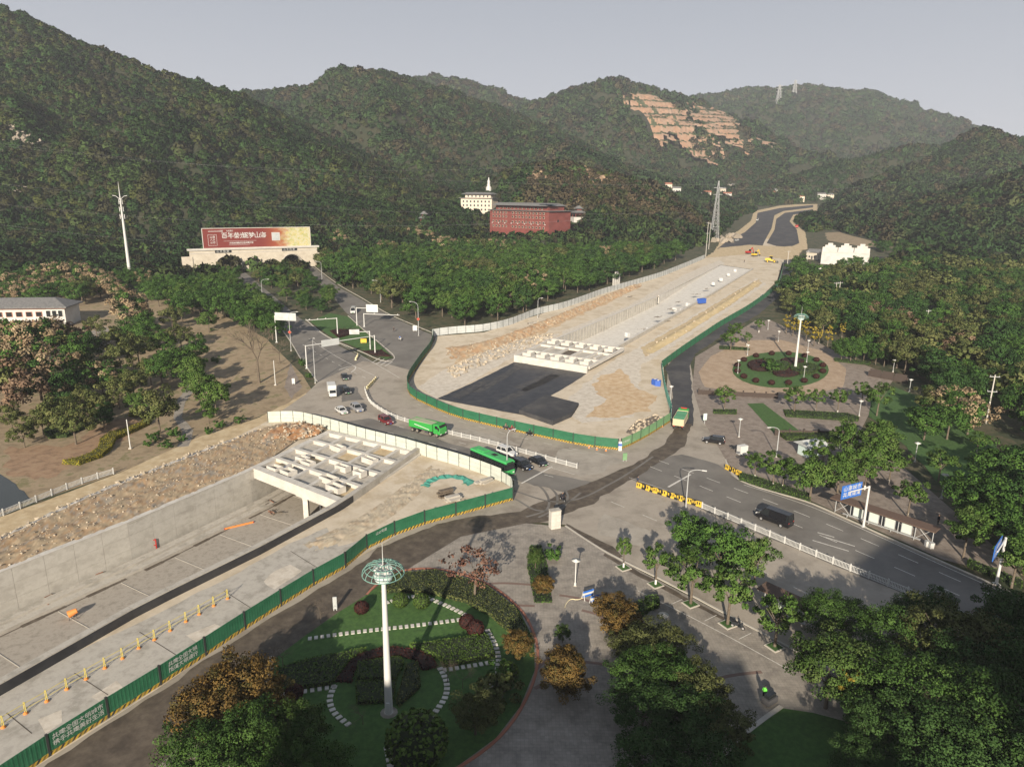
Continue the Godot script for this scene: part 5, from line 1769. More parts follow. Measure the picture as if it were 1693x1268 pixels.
func setup_trenches() -> void:
	# ---- near trench
	var lw := PackedVector2Array([Vector2(-40.4, 149.5), Vector2(-49.5, 127.2), Vector2(-61.3, 104.2), Vector2(-71.1, 88.2), Vector2(-86, 62), Vector2(-110, 20)])
	var rw := PackedVector2Array([Vector2(-18.6, 137), Vector2(-28.4, 110.2), Vector2(-37.0, 94.4), Vector2(-46.5, 79.3), Vector2(-54, 63.5), Vector2(-67, 37)])
	var D := -6.6
	retaining("retaining_wall", "tall pale concrete retaining wall beside the rubble bank", lw, [.35, .35], [D, D], .9, mats["formwork"], 3, 4.2, .12, -1.0)
	var par := retaining("parapet_wall", "low concrete wall with black waterproofing on its outer face", rw, [1.5, 1.5], [D, D], 1.0, mats["concrete"], 2, 5.0, .0, -1.0)
	var l := along(rw, false, 5.0)
	for i in l.size() - 1:
		var a := at(l[i])
		var e := at(l[i + 1])
		var nrm := Vector3.UP.cross((e - a).normalized())
		if i > 4: span(par, "waterproofing", cube, mats["membrane"], a - nrm * .06 + Vector3(0, .0, 0), e - nrm * .06, 1.32, .1)
	var fl := B.new()
	for i in lw.size() - 1:
		var a := lw[i]
		var e := lw[i + 1]
		var c := rw[i]
		var d := rw[i + 1]
		fl.quad(Vector3(a.x - 1.5, D, -a.y), Vector3(c.x + 1, D, -c.y), Vector3(d.x + 1, D, -d.y), Vector3(e.x - 1.5, D, -e.y))
	structure("trench_floor", fl.done(), mats["floor_slab"])
	# benches along both walls and the white joints of the floor
	var b := B.new()
	for k in [[lw, 1.4, .75, 1.0], [lw, 2.9, .35, 1.0], [rw, 2.0, .9, -1.0], [rw, 3.6, .5, -1.0], [rw, 5.1, .25, -1.0]]:
		var ll := along(k[0], false, 3.0)
		for i in ll.size() - 1:
			var s: Vector2 = _side(ll, i) * -k[1] * k[3]
			var s2: Vector2 = _side(ll, i + 1) * -k[1] * k[3]
			b.bar(Vector3(ll[i].x + s.x, D + k[2] / 2, -(ll[i].y + s.y)), Vector3(ll[i + 1].x + s2.x, D + k[2] / 2, -(ll[i + 1].y + s2.y)), 1.5, k[2])
	structure("trench_kerb", b.done(), mats["concrete"])
	b = B.new()
	for k in [[lw, 4.2, 1.0, .5], [rw, 6.4, -1.0, .8]]:
		var ll := along(k[0], false, 3.0)
		for i in ll.size() - 1:
			if i % 7 == 3: continue
			var s: Vector2 = _side(ll, i) * -k[1] * k[2]
			var s2: Vector2 = _side(ll, i + 1) * -k[1] * k[2]
			b.bar(Vector3(ll[i].x + s.x, D + .01, -(ll[i].y + s.y)), Vector3(ll[i + 1].x + s2.x, D + .01, -(ll[i + 1].y + s2.y)), k[3] + .3 * sin(i * 2.1), .03)
	structure("wet_channel", b.done(), mats["mud"])
	b = B.new()
	var la := along(lw, false, 9.0)
	var ra := along(rw, false, 9.0)
	for i in mini(la.size(), ra.size()):
		b.bar(Vector3(la[i].x, D + .03, -la[i].y).lerp(Vector3(ra[i].x, D + .03, -ra[i].y), .18), Vector3(la[i].x, D + .03, -la[i].y).lerp(Vector3(ra[i].x, D + .03, -ra[i].y), .86), .1, .05)
	structure("floor_joint", b.done(), mats["concrete"])
	# coffered deck over the trench
	var fl0 := Vector3(-49.6, 0, -128.0)
	var fr0 := Vector3(-28.6, 0, -112.4)
	var bl0 := Vector3(-40.6, 0, -149.2)
	var br0 := Vector3(-18.9, 0, -136.8)
	var deck := thing("tunnel_roof_frame", "unfinished concrete roof frame of beams over the near trench", "bridge deck", fl0)
	var uv := func(u: float, v: float, y: float) -> Vector3: return fl0.lerp(fr0, u).lerp(bl0.lerp(br0, u), v) + Vector3(0, y, 0) - fl0
	var nu := 5
	var nv := 4
	for i in nv + 1:
		var v := float(i) / nv
		var m := B.new()
		m.bar(uv.call(-.02, v, .0 if i else -.5), uv.call(1.02, v, .0 if i else -.5), 1.5 if i == 0 or i == nv else .9, 1.0 if i else 2.0)
		part(deck, "cross_beam", m.done(), mats["pale_concrete"])
	for i in nu + 1:
		var u := float(i) / nu
		var m := B.new()
		m.bar(uv.call(u, 0.03, -.02), uv.call(u, .97, -.02), 1.3 if i == 0 or i == nu else .8, .94)
		part(deck, "long_beam", m.done(), mats["pale_concrete"])
	for i in nu:
		for j in nv:
			var m := B.new()
			var q := []
			for c in [[0, 0], [0, 1], [1, 1], [1, 0]]: q.append(uv.call((i + c[0]) / float(nu), (j + c[1]) / float(nv), -.25 - .1 * ((i + j) % 2)))
			m.quad(q[0], q[1], q[2], q[3])
			part(deck, "coffer_slab", m.done(), mats["tan_soil"] if (i * 3 + j * 5) % 4 == 0 else mats["concrete"])
	# hollow box upstands on the deck
	for s in [[.16, .08, 2.6, 1.6], [.3, .1, 2.6, 1.8], [.22, .36, 2.4, 1.4], [.32, .32, 2.6, 1.3], [.66, .2, 3.4, 1.7], [.8, .12, 3.4, 1.6], [.33, .72, 2.8, 1.4], [.72, .66, 3.2, 1.3], [.62, .42, 2.8, 1.3], [.8, .42, 2.0, 1.4]]:
		var m := B.new()
		var c: Vector3 = uv.call(s[0], s[1], .1)
		var bs := Basis(Vector3.UP, rng.randf_range(-.06, .06) - .64)
		for e in [[0, -1], [0, 1], [-1, 0], [1, 0]]:
			m.box(c + bs * Vector3(e[0] * s[2] / 2, .3, e[1] * s[3] / 2), Vector3(.22 if e[0] else s[2] + .22, 1.1, .22 if e[1] else s[3] - .22), bs)
		part(deck, "upstand", m.done(), mats["pale_concrete"])
	var cm := B.new()
	var cp: Vector3 = uv.call(.56, 0.02, 0)
	cm.bar(cp + Vector3(0, D, 0), cp + Vector3(0.01, -2.6, 0), .9, .9)
	cm.loft([ring(0, .45, -.45, .45, .05), ring(0.6, .5, -.5, .5, .05), ring(1.2, 1.6, -.7, .7, .05)].map(func(r): return r.map(func(p): return cp + Vector3(p.x, -2.7 + p.z, -p.y))))
	part(deck, "column", cm.done(), mats["pale_concrete"])
	for i in 4:
		var m := B.new()
		var c: Vector3 = uv.call(.62 + i * .09, .12 + .1 * (i % 2), 0)
		m.tube(c + Vector3(0, D, 0), c + Vector3(0, -.6, 0), .16, .16, 8)
		part(deck, "steel_prop", m.done(), mats["dark_metal"])
	# loose things in the trench
	for s in [[250, 913, "red steel gate frame standing against the retaining wall", 1.6, 2.2], [205, 1035, "orange steel beam lying across the trench floor", 4.4, .3], [120, 1022, "rusty red mixer drum on the trench floor", 1.4, 1.2], [395, 870, "orange steel prop lying by the deck column", 5.0, .25]]:
		var r := ray(s[0], s[1])
		var z: float = (D - EYE) / r.y
		var o := thing("steel_frame" if s[3] != 1.4 else "concrete_mixer", s[2], "steel" if s[3] != 1.4 else "mixer", Vector3(r.x * z, D + .02, -z), .6)
		if s[3] == 1.4:
			var m := B.new()
			m.tube(Vector3(-.5, .7, 0), Vector3(.6, 1.0, 0), .55, .35, 10)
			part(o, "drum", m.done(), mats["orange"])
			m = B.new()
			for e in [[-.5, -.5], [.5, -.5], [-.5, .5], [.5, .5]]: m.tube(Vector3(e[0], 0, e[1]), Vector3(e[0] * .6, .7, e[1] * .6), .05, .05, 5)
			part(o, "stand", m.done(), mats["dark_metal"])
		else:
			var m := B.new()
			for e in [-1, 1]: m.box(Vector3(e * s[3] / 2, s[4] / 2, 0), Vector3(.14, s[4], .14))
			part(o, "upright", m.done(), mats["red"])
			m = B.new()
			for e in [.1, .5, .95]: m.box(Vector3(0, s[4] * e, 0), Vector3(s[3], .12, .12))
			part(o, "rail", m.done(), mats["red"] if s[3] < 3 else mats["orange"])
	for s in [[85, 992], [440, 832], [455, 850], [320, 880], [150, 960], [300, 985]]:
		var r := ray(s[0], s[1])
		var z: float = (D - EYE) / r.y
		var o := thing("timber_pile", "tangled pile of timber and steel offcuts in the near trench", "timber", Vector3(r.x * z, D + .05, -z), 0.0, "offcut piles in the trench")
		for k in 7:
			var m := B.new()
			var p := Vector3(rng.randf_range(-.8, .8), .08 + .07 * k, rng.randf_range(-.8, .8))
			m.bar(p, p + Vector3(rng.randf_range(-1.6, 1.6), rng.randf_range(-.1, .3), rng.randf_range(-1.6, 1.6)), .12, .1)
			part(o, "beam", m.done(), mats["bark"] if k % 3 else mats["steel_rust"])
	# rubble bank between the service road and the wall
	heap("rubble_bank", "broken stone and clods on the bank above the retaining wall", [520, 700, 440, 710, 330, 752, 150, 824, 0, 897, -120, 950, -300, 1040], [500, 722, 430, 770, 330, 815, 215, 864, 0, 949, -120, 1000, -300, 1085], [.5, 1.1, .4, .9, .7, .3], .32, [[.3, .235, .155], [.36, .28, .185], [.31, .2, .11], [.27, .235, .19]], mats["vertex_stone"], 30, .45, 1500, .15)
	# the stone edging of the service road
	heap("stone_edge", "grey rubble edging along the service road", [450, 704, 330, 748, 150, 820, 0, 892, -200, 985], [455, 712, 336, 756, 155, 829, 0, 901, -200, 995], [.3, .8, .2], .5, [[.4, .38, .35], [.3, .28, .26], [.5, .48, .45]], mats["vertex_stone"], 7, .45, 600, .35)
	heap("earth_bank", "red clods at the end of the bank beside the white fence", [450, 706, 500, 702, 540, 712], [420, 745, 470, 735, 525, 722], [.4, 1.4, 1.2, .4], .9, [[.34, .17, .075], [.4, .22, .11], [.3, .26, .2]], mats["vertex_stone"], 14, .5, 260, .4)
	# soil heaps on the near site, by the green netting
	heap("earth_bank", "loose soil beside the parapet", [715, 768, 672, 800, 600, 852, 500, 900], [740, 780, 700, 812, 630, 866, 520, 915], [.05, .25, .05], .3, [[.42, .35, .26], [.46, .4, .3], [.38, .3, .21]], mats["vertex_stone"], 12, .5, 90, .12)
	# ---- far trench
	var fa := W2([912, 566, 1000, 529, 1086, 492, 1140, 464, 1192, 438])
	var fb := W2([985, 600, 1045, 566, 1100, 534, 1180, 487, 1246, 446])
	var fr := fb.duplicate()
	fr.reverse()
	var dep := [4.4, 4.2, 3.4, 1.6, .1]
	fl = B.new()
	for i in 4:
		fl.quad(at(fa[i], -dep[i]), at(fb[i], -dep[i]), at(fb[i + 1], -dep[i + 1]), at(fa[i + 1], -dep[i + 1]))
	structure("trench_floor", fl.done(), mats["bright_concrete"])
	var far_wall := retaining("retaining_wall", "ribbed concrete retaining wall in the far trench", W2([1086, 492, 1000, 529, 912, 566]), [.5, .5], [-3.6, -4.6], .7, mats["formwork"], 1, 4.0, .12, -1.0)
	var fw := along(W2([912, 566, 1000, 529, 1086, 492]), false, 2.4)
	for i in fw.size():
		boxpart(far_wall, "rib", at(fw[i] - _side(fw, i) * -.12, -4.4) - far_wall.position, Vector3(.12, 4.8, .12), mats["concrete"], atan2(_side(fw, i).x, -_side(fw, i).y))
	retaining("retaining_wall", "low smooth wall stretch at the shallow end of the far trench", W2([1188, 440, 1140, 464, 1090, 490]), [.3, .5], [-.2, -3.4], .5, mats["pale_concrete"], 1, 6.0, .0, -1.0)
	var fp := retaining("parapet_wall", "long concrete parapet on the right of the far trench", fr, [.7, 1.5], [-.2, -4.5], .8, mats["concrete"], 1, 6.0, .1, -1.0)
	var fo := along(fr, false, 6.0)
	for i in fo.size() - 1:
		if i % 3 == 1: continue
		var a := at(fo[i])
		var e := at(fo[i + 1])
		var nrm := Vector3.UP.cross((e - a).normalized())
		span(fp, "waterproofing", cube, mats["membrane"] if i < 14 or i % 4 == 0 else mats["formwork"], a - nrm * .06, e - nrm * .06, .8 if i < 20 else 1.1, .1)
	# frame at the mouth of the far trench
	var f0 := P(852, 598)
	var f1 := P(970, 617)
	var f2 := P(912, 568)
	var f3 := P(1030, 584)
	var fd := thing("tunnel_roof_frame", "unfinished concrete roof frame at the mouth of the far trench", "bridge deck", f0)
	var uv2 := func(u: float, v: float, y: float) -> Vector3: return f0.lerp(f1, u).lerp(f2.lerp(f3, u), v) + Vector3(0, y, 0) - f0
	for i in 4:
		var m := B.new()
		m.bar(uv2.call(-.01, i / 3.0, 1.1 if i == 0 else 1.4), uv2.call(1.01, i / 3.0, 1.1 if i == 0 else 1.4), 1.0, 2.2 if i == 0 else .9)
		part(fd, "cross_beam", m.done(), mats["pale_concrete"])
	for i in 6:
		var m := B.new()
		m.bar(uv2.call(i / 5.0, 0.04, 1.36), uv2.call(i / 5.0, .98, 1.36), .9, .86)
		part(fd, "long_beam", m.done(), mats["pale_concrete"])
	for i in 5:
		for j in 3:
			var m := B.new()
			var q := []
			for c in [[0, 0], [0, 1], [1, 1], [1, 0]]: q.append(uv2.call((i + c[0]) / 5.0, (j + c[1]) / 3.0, 1.2))
			m.quad(q[0], q[1], q[2], q[3])
			part(fd, "coffer_slab", m.done(), mats["concrete"] if (i + j) % 3 else mats["mud"])
			if (i * 2 + j) % 2 == 0:
				m = B.new()
				var c: Vector3 = uv2.call((i + .5) / 5.0, (j + .5) / 3.0, 1.9)
				for e in [[0, -1], [0, 1], [-1, 0], [1, 0]]: m.box(c + Basis(Vector3.UP, -.47) * Vector3(e[0] * 1.3, 0, e[1] * 1.5), Vector3(.25 if e[0] else 2.8, 1.0, .25 if e[1] else 2.8), Basis(Vector3.UP, -.47))
				part(fd, "upstand", m.done(), mats["pale_concrete"])
	# black slab end of the finished tunnel roof
	var pl := PackedVector2Array()
	for q in [[858, 676], [903, 650], [957, 664], [945, 682], [914, 695]]: pl.append(P2(q[0], q[1], 1.3))
	pl = rough_edge(pl, .25, .8, 9)
	if Geometry2D.is_polygon_clockwise(pl): pl.reverse()
	b = B.new()
	b.prism(pl, Transform3D(Basis(Vector3.RIGHT, Vector3(0, 0, -1), Vector3.UP), Vector3(0, -.3, 0)), 1.6)
	var sl := thing("tunnel_roof_slab", "raised end of the tunnel roof under black waterproofing", "slab", Vector3.ZERO)
	part(sl, "slab", b.done(), mats["new_asphalt"])
	# cut bank on the left of the far site
	heap("earth_bank", "red earth clods along the cut bank below the grey fence", [733, 575, 790, 568, 850, 550, 930, 519, 1000, 490, 1060, 468], [740, 596, 805, 583, 860, 562, 935, 530, 1005, 499, 1062, 474], [.1, 1.5, .9, .1], .5, [[.4, .24, .13], [.46, .31, .18], [.44, .36, .25], [.34, .21, .12]], mats["vertex_stone"], 10, .8, 400, .4)
	heap("rubble_bank", "white broken stone at the mouth of the far trench", [735, 612, 800, 582, 860, 562, 910, 552], [752, 625, 820, 595, 868, 577, 915, 560], [.1, .8, .1], .6, [[.5, .46, .4], [.42, .37, .3], [.54, .5, .44]], mats["vertex_stone"], 9, .8, 700, .55)
	heap("earth_bank", "dark spoil heap inside the green hoarding corner", [1035, 716, 1050, 700, 1080, 690], [1055, 722, 1075, 708, 1095, 694], [.1, .9, .1], .4, [[.1, .085, .07], [.14, .12, .1]], mats["vertex_stone"], 6, 1.0, 160, .5)
	heap("earth_bank", "tan berm along the far trench parapet", [1060, 580, 1130, 540, 1220, 484, 1250, 463], [1070, 590, 1140, 548, 1228, 490, 1258, 467], [.1, .9, .1], .3, [[.46, .36, .2], [.5, .4, .24]], mats["vertex_stone"], 6, 2.0, 120, .5)

func setup_fences() -> void:
	var boards := board_mesh(3, 0)
	var ribbed := board_mesh(1, 14)
	var picket := picket_mesh(12, .3)
	var slats := picket_mesh(16, .5)
	var post := Vector3(.22, 2.55, .16)
	fence("panel_fence", "white board hoarding between the near trench and the junction", [443, 699, 489, 698, 527, 706, 560, 715, 596, 726, 631, 735, 670, 745, 710, 757, 752, 769, 794, 783, 829, 797], 2.9, 2.7, boards, mats["panel_white"], mats["post_black"], Vector3(.12, 2.75, .12))
	fence("panel_fence", "pale metal fence closing the corner by the bus", [829, 797, 846, 808, 848, 826], 1.6, 2.4, slats, mats["panel_white"], mats["post_black"], Vector3(.1, 2.4, .1), false, false)
	var gpath := [848, 827, 826, 832, 773, 849, 720, 861, 667, 881, 621, 898, 574, 937, 521, 967, 464, 1003, 402, 1043, 336, 1087, 260, 1137, 174, 1191, 76, 1255, -40, 1335, -150, 1420]
	var gf := fence("hoarding", "dark green site hoarding with slogans along the muddy lane", gpath, 5.95, 2.45, ribbed, mats["hoarding_green"], mats["post_black"], post, true)
	var w := along(W2(gpath), true, 5.95)
	var slogans := {4: [["shan", "xin", "jiao", "tong"]], 10: [["gong", "jian", "quan", "guo", "wen", "ming"], ["sui", "dao", "wen", "ming", "tong", "xing"]], 12: [["gong", "jian", "quan", "guo", "wen", "ming", "cheng", "shi"], ["xie", "shou", "gong", "jian", "mei", "hao", "sheng", "huo"]], 14: [["qi", "xing", "dai", "tou", "kui"], ["sheng", "min", "you", "bao", "zhang"]]}
	for k in slogans:
		if k >= w.size() - 1: continue
		var a := at(w[k + 1])
		var e := at(w[k])
		var n: int = slogans[k][0].size()
		var sz := .56 if n > 5 else .72
		if k == 4: sz = .5
		lettering(null, gf, a, e, slogans[k], sz, (5.95 - n * sz * 1.12) / 2.0, 2.15, mats["white"])
	# a low barred gate in that hoarding
	fence("hoarding", "bright green site hoarding curving round the junction", [716, 553, 716, 563, 711, 578, 700, 592, 686, 612, 676, 628, 673, 641, 680, 656, 705, 669, 731, 681, 762, 692, 802, 702, 841, 711, 882, 720, 924, 729, 968, 738, 1022, 744], 5.0, 2.5, ribbed, mats["hoarding_green"], mats["post_black"], Vector3(.18, 2.55, .14), true)
	var ff := fence("hoarding", "faded green hoarding with lettering at the muddy corner", [1027, 743, 1048, 734, 1075, 719, 1108, 698], 4.0, 2.4, ribbed, mats["faded_green"], mats["post_black"], Vector3(.18, 2.5, .14), true, false)
	var fw := along(W2([1027, 743, 1048, 734, 1075, 719, 1108, 698]), false, 4.0)
	lettering(null, ff, at(fw[0]), at(fw[1]), [["wen", "ming", "shi", "gong"]], .55, .6, 1.7, mats["white"])
	fence("hoarding", "ragged net covered hoarding beside the curve of the dark road", [1108, 698, 1110, 685, 1103, 660, 1098, 640, 1094, 612], 3.0, 2.2, ribbed, mats["net_green"], mats["galv"], Vector3(.1, 2.3, .1))
	fence("hoarding", "long green hoarding along the dark asphalt lane", [1094, 609, 1130, 582, 1165, 558, 1190, 541, 1240, 511, 1283, 477, 1293, 452, 1296, 436], 5.0, 2.4, ribbed, mats["hoarding_green"], mats["post_black"], Vector3(.16, 2.5, .14))
	fence("panel_fence", "long grey panel fence between the wood and the far site", [714, 557, 731, 554, 762, 551, 790, 549, 815, 545, 842, 538, 863, 530, 889, 520, 927, 511, 960, 500, 998, 486, 1036, 475, 1089, 459, 1125, 445, 1165, 428], 3.3, 2.7, boards, mats["panel_grey"], mats["post_black"], Vector3(.14, 2.75, .14))
	fence("railing", "white road railing curving past the dump truck and the bus", [603, 646, 611, 666, 629, 680, 652, 692, 674, 699, 711, 709, 748, 720, 795, 731, 843, 744, 900, 760, 954, 775], 2.5, 1.1, picket, mats["white"], mats["white"], Vector3(.12, 1.2, .12), false, true, "railing")
	fence("railing", "white railing down the middle of the wide road", [1161, 841, 1215, 864, 1272, 888, 1330, 913, 1399, 942, 1470, 971, 1546, 1003, 1611, 1032, 1660, 1056, 1760, 1108], 2.6, 1.15, picket, mats["white"], mats["white"], Vector3(.14, 1.25, .14), false, true, "railing")
	fence("railing", "white fence beside the pond and the service road", [-90, 890, 0, 855, 70, 826, 133, 801, 187, 784], 3.0, 1.2, picket, mats["white"], mats["white"], Vector3(.16, 1.3, .16), false, true, "railing")
	# yellow guard rail on the slab
	var posts := [[-32, 1227], [5, 1204], [42, 1181], [77, 1161], [110, 1141], [142, 1124], [173, 1106], [202, 1090], [229, 1073], [255, 1059], [281, 1044], [307, 1029], [329, 1017], [353, 1003], [376, 991]]
	var o := thing("guard_rail", "yellow tube guard rail with orange feet on the concrete slab", "railing", P(posts[0][0], posts[0][1]))
	for i in posts.size():
		var p := P(posts[i][0], posts[i][1]) - o.position + Vector3(0, .09, 0)
		var b := B.new()
		for s in [-.1, .1]: b.tube(p + Vector3(s, 0, 0), p + Vector3(s * .5, 1.4, 0), .032, .032, 6)
		part(o, "post", b.done(), mats["pipe_yellow"])
		b = B.new()
		b.lathe(p, [[.26, 0], [.22, .12], [.1, .18]], 8)
		part(o, "foot", b.done(), mats["orange"])
		if i:
			var q := P(posts[i - 1][0], posts[i - 1][1]) - o.position + Vector3(0, .09, 0)
			for h in [.55, 1.2]:
				b = B.new()
				b.tube(q + Vector3(0, h, 0), p + Vector3(0, h, 0), .028, .028, 6)
				part(o, "rail", b.done(), mats["pipe_yellow"])
	# plastic barriers
	var bm := B.new()
	bm.loft([ring(-.55, .26, 0, .3, .04), ring(.55, .26, 0, .3, .04)])
	bm.loft([ring(-.55, .13, .26, .95, .05), ring(.55, .13, .26, .95, .05)])
	var body := bm.done()
	bm = B.new()
	for k in [-.3, .1]: bm.box(Vector3(0, .6, k), Vector3(.3, .5, .2))
	var bands_m := bm.done()
	for row in [[1054, 806, 1160, 839, 15, "yellow", "yellow and black plastic barrier in the row that continues the road railing", "barriers at the end of the road railing"], [1201, 776, 1224, 787, 5, "yellow", "yellow and black plastic barrier by the street corner hedge", "barriers by the hedge corner"], [622, 627, 606, 645, 7, "cream", "cream plastic barrier at the tip of the curved railing", "barriers at the railing tip"], [592, 588, 587, 597, 3, "cream", "cream plastic barrier alone in the tunnel road", "barriers in the tunnel road"]]:
		var a := P2(row[0], row[1])
		var e := P2(row[2], row[3])
		for i in row[4]:
			var p := a.lerp(e, (i + .5) / float(row[4]))
			var d := e - a
			var t := thing("road_barrier", row[6], "barrier", at(p, .07), atan2(d.x, -d.y) + rng.randf_range(-.12, .12), row[7])
			var odd: bool = row[5] == "yellow" and i % 2 == 1
			part(t, "body", body, mats["black"] if odd else mats[row[5]])
			part(t, "band", bands_m, mats["yellow"] if odd or row[5] != "yellow" else mats["black"])

func setup_buildings() -> void:
	# ---- tunnel portal with two arches, and the billboard on top of it
	var a := P(324, 455)
	var e := P(520, 441)
	a.y = 11.5
	e.y = 11.5
	var t := frame_at(a, e)
	var L := a.distance_to(e)
	var o := thing("tunnel_portal", "pale stone tunnel portal with two dark arches under the billboard", "tunnel portal", a)
	o.transform = t
	var H := 10.5
	var arcs := [[L * .245, 5.6], [L * .80, 5.6]]
	var poly := PackedVector2Array([Vector2(-2, 0)])
	for c in arcs:
		for i in 15:
			var th := PI * (1.0 - i / 14.0)
			poly.append(Vector2(c[0] + cos(th) * c[1], 0.01 + (1.6 if i > 0 and i < 14 else 0.0) + sin(th) * c[1] * (1.0)))
	poly.append_array(PackedVector2Array([Vector2(L + 2, 0), Vector2(L + 2, H), Vector2(-2, H)]))
	var b := B.new()
	b.prism(poly, Transform3D(Basis(), Vector3(0, 0, -2)), 2.0)
	part(o, "wall", b.done(), mats["stone_wall"])
	boxpart(o, "coping", Vector3(L / 2, H, -1), Vector3(L + 6, .9, 3.2), mats["pale_concrete"])
	boxpart(o, "string_course", Vector3(L / 2, H - 1.6, .06), Vector3(L + 4, .3, .24), mats["pale_concrete"])
	for c in arcs:
		b = B.new()
		for i in 14:
			var t0 := PI * i / 14.0
			var t1 := PI * (i + 1) / 14.0
			var p0 := Vector3(c[0] + cos(t0) * c[1], sin(t0) * c[1] + 1.6, -1.9)
			var p1 := Vector3(c[0] + cos(t1) * c[1], sin(t1) * c[1] + 1.6, -1.9)
			var back := Vector3(0, 0, -46)
			b.quad(p0, p1, p1 + back, p0 + back)
			b.tri(p0 + back, p1 + back, Vector3(c[0], 0, -47.9))
			b.tube(p0 + Vector3(0, 0, 2.0), p1 + Vector3(0, 0, 2.0), .35, .35, 4, false)
		part(o, "bore", b.done(), mats["concrete"])
		var pl := boxpart(o, "name_plate", Vector3(c[0] - 1.0, H - 1.5, .1), Vector3(8.2, 1.5, .2), mats["black"])
		var word4 := ["shan", "nian", "sui", "dao"]
		for i in 4: part(o, "lettering", text_mesh([[word4[i]]], 1.1), mats["white"], Vector3(c[0] - 4.3 + i * 1.65, H - .15, .24))
	for s in [-3.5, L + 3.5]: boxpart(o, "wing_wall", Vector3(s, 0, -.8), Vector3(5, H - 3.0, 2.4), mats["stone_wall"])
	# billboard
	var bo := thing("billboard", "long red billboard with white lettering above the tunnel", "billboard", a)
	bo.transform = Transform3D(t.basis, t * Vector3(5.0, H + 1.0, -.8))
	var bw := L - 6.5
	var bh := 10.0
	var im := Image.create(512, 96, false, Image.FORMAT_RGB8)
	var nz := noise(.012, 4, 33)
	var nz2 := noise(.03, 3, 34)
	for y in 96:
		for x in 512:
			var u := x / 512.0
			var k := smoothstep(.66, .82, u + nz.get_noise_2d(x, y * 2.0) * .09)
			var sw := absf(sin((nz.get_noise_2d(x * 1.2, y * 1.6) * 7.0 + u * 10.0)))
			var c := Color(.17, .026, .02).lerp(Color(.32, .08, .03), smoothstep(.5, .75, u))
			var gold := Color(.5, .42, .14).lerp(Color(.52, .5, .36), sw).lerp(Color(.35, .36, .12), clampf(nz2.get_noise_2d(x, y) * 1.6, 0, 1))
			c = c.lerp(gold, k)
			im.set_pixel(x, y, c.linear_to_srgb())
	var pm := mt("billboard_print", Color.WHITE, .6)
	pm.albedo_texture = ImageTexture.create_from_image(im)
	b = B.new()
	b.quad(Vector3(0, 0, .31), Vector3(0, bh, .31), Vector3(bw, bh, .31), Vector3(bw, 0, .31), [Vector2(0, 1), Vector2(0, 0), Vector2(1, 0), Vector2(1, 1)])
	part(bo, "print", b.done(), pm)
	b = B.new()
	for s in [[bw / 2, -.1, bw + .6, .3], [bw / 2, bh + .1, bw + .6, .3]]: b.box(Vector3(s[0], s[1], .2), Vector3(s[2], s[3], .4))
	for s in [-.15, bw + .15]: b.box(Vector3(s, bh / 2, .2), Vector3(.3, bh, .4))
	b.box(Vector3(bw / 2, bh / 2, .1), Vector3(bw, bh, .2))
	part(bo, "frame", b.done(), mats["pale_concrete"])
	for i in 9:
		b = B.new()
		b.bar(Vector3(i * bw / 8, -.9, -.5), Vector3(i * bw / 8 + .01, bh, -.3), .25, .25)
		part(bo, "strut", b.done(), mats["galv"])
	for s in [[["bai", "nian", "rong", "guang"], .165, 7.2, 2.9], [["zhu", "meng", "shan", "hai"], .355, 7.2, 2.9]]:
		b = B.new()
		var tx := part(bo, "lettering", text_mesh([s[0]], s[3], 1.06, 1.25), mats["white"], Vector3(bw * s[1], s[2] + .6, .36))
	for s in [[["wen", "ming", "cheng", "shi"], .23, 2.9, .95], [["mei", "hao", "sheng", "huo", "gong", "jian", "wen", "ming"], .3, 2.9, .95], [["quan", "guo"], .15, 9.1, .8], [["wen", "ming", "tong", "xing"], .21, 9.1, .8]]:
		part(bo, "small_lettering", text_mesh([s[0]], s[3], 1.1, 1.5), mats["white"], Vector3(bw * s[1], s[2], .36))
	part(bo, "seal_lettering", text_mesh([["shan", "hai"], ["ren", "wen"], ["xin", "shi"]], 1.15, 1.15, 1.3), mats["white"], Vector3(bw * .062, 6.3, .36))
	b = B.new()
	var sx := bw * .045
	for s in [[sx, 4.1, .12, 5.6], [sx + 4.2, 4.1, .12, 5.6], [sx + 2.1, 1.3, 4.2, .12], [sx + 2.1, 6.9, 4.2, .12], [bw * .33, 3.45, bw * .3, .1], [bw * .32, 1.4, bw * .19, .1], [bw * .1, 8.6, bw * .1, .25]]: b.box(Vector3(s[0], s[1], .36), Vector3(s[2], s[3], .02))
	part(bo, "ruled_line", b.done(), mats["white"])
	boxpart(bo, "white_square", Vector3(bw * .665, 3.4, .35), Vector3(3.9, 3.9, .04), mats["panel_grey"])
	boxpart(bo, "white_border", Vector3(bw * .665, 3.2, .33), Vector3(4.3, 4.3, .03), mats["white"])
	# ---- red building on its terrace
	var C := R(907, 381, 505)
	var Lf := R(810, 372, 545)
	C.y = 27.0
	Lf.y = 27.0
	var r := house_at("temple_building", "long red four storey building with grey eaves on the hillside", Lf, C)
	o = r[0]
	var W: float = r[1]
	var deep := 24.0
	boxpart(o, "wall", Vector3(W / 2, -4, -deep / 2), Vector3(W, 17.5, deep), mats["red_plaster"])
	b = B.new()
	b.loft([ring(0, W / 2 + 1.6, 0, .35, .05), ring(deep + 3, W / 2 + 1.6, 0, .35, .05)].map(func(q): return q.map(func(p): return Vector3(p.x + W / 2, 13.4 + p.y, p.z - deep - 1.5))))
	part(o, "eave", b.done(), mats["grey_tile"])
	boxpart(o, "upper_storey", Vector3(W / 2 - 1, 13.7, -deep / 2 - 1), Vector3(W - 7, 3.2, deep - 6), mats["red_plaster"])
	b = B.new()
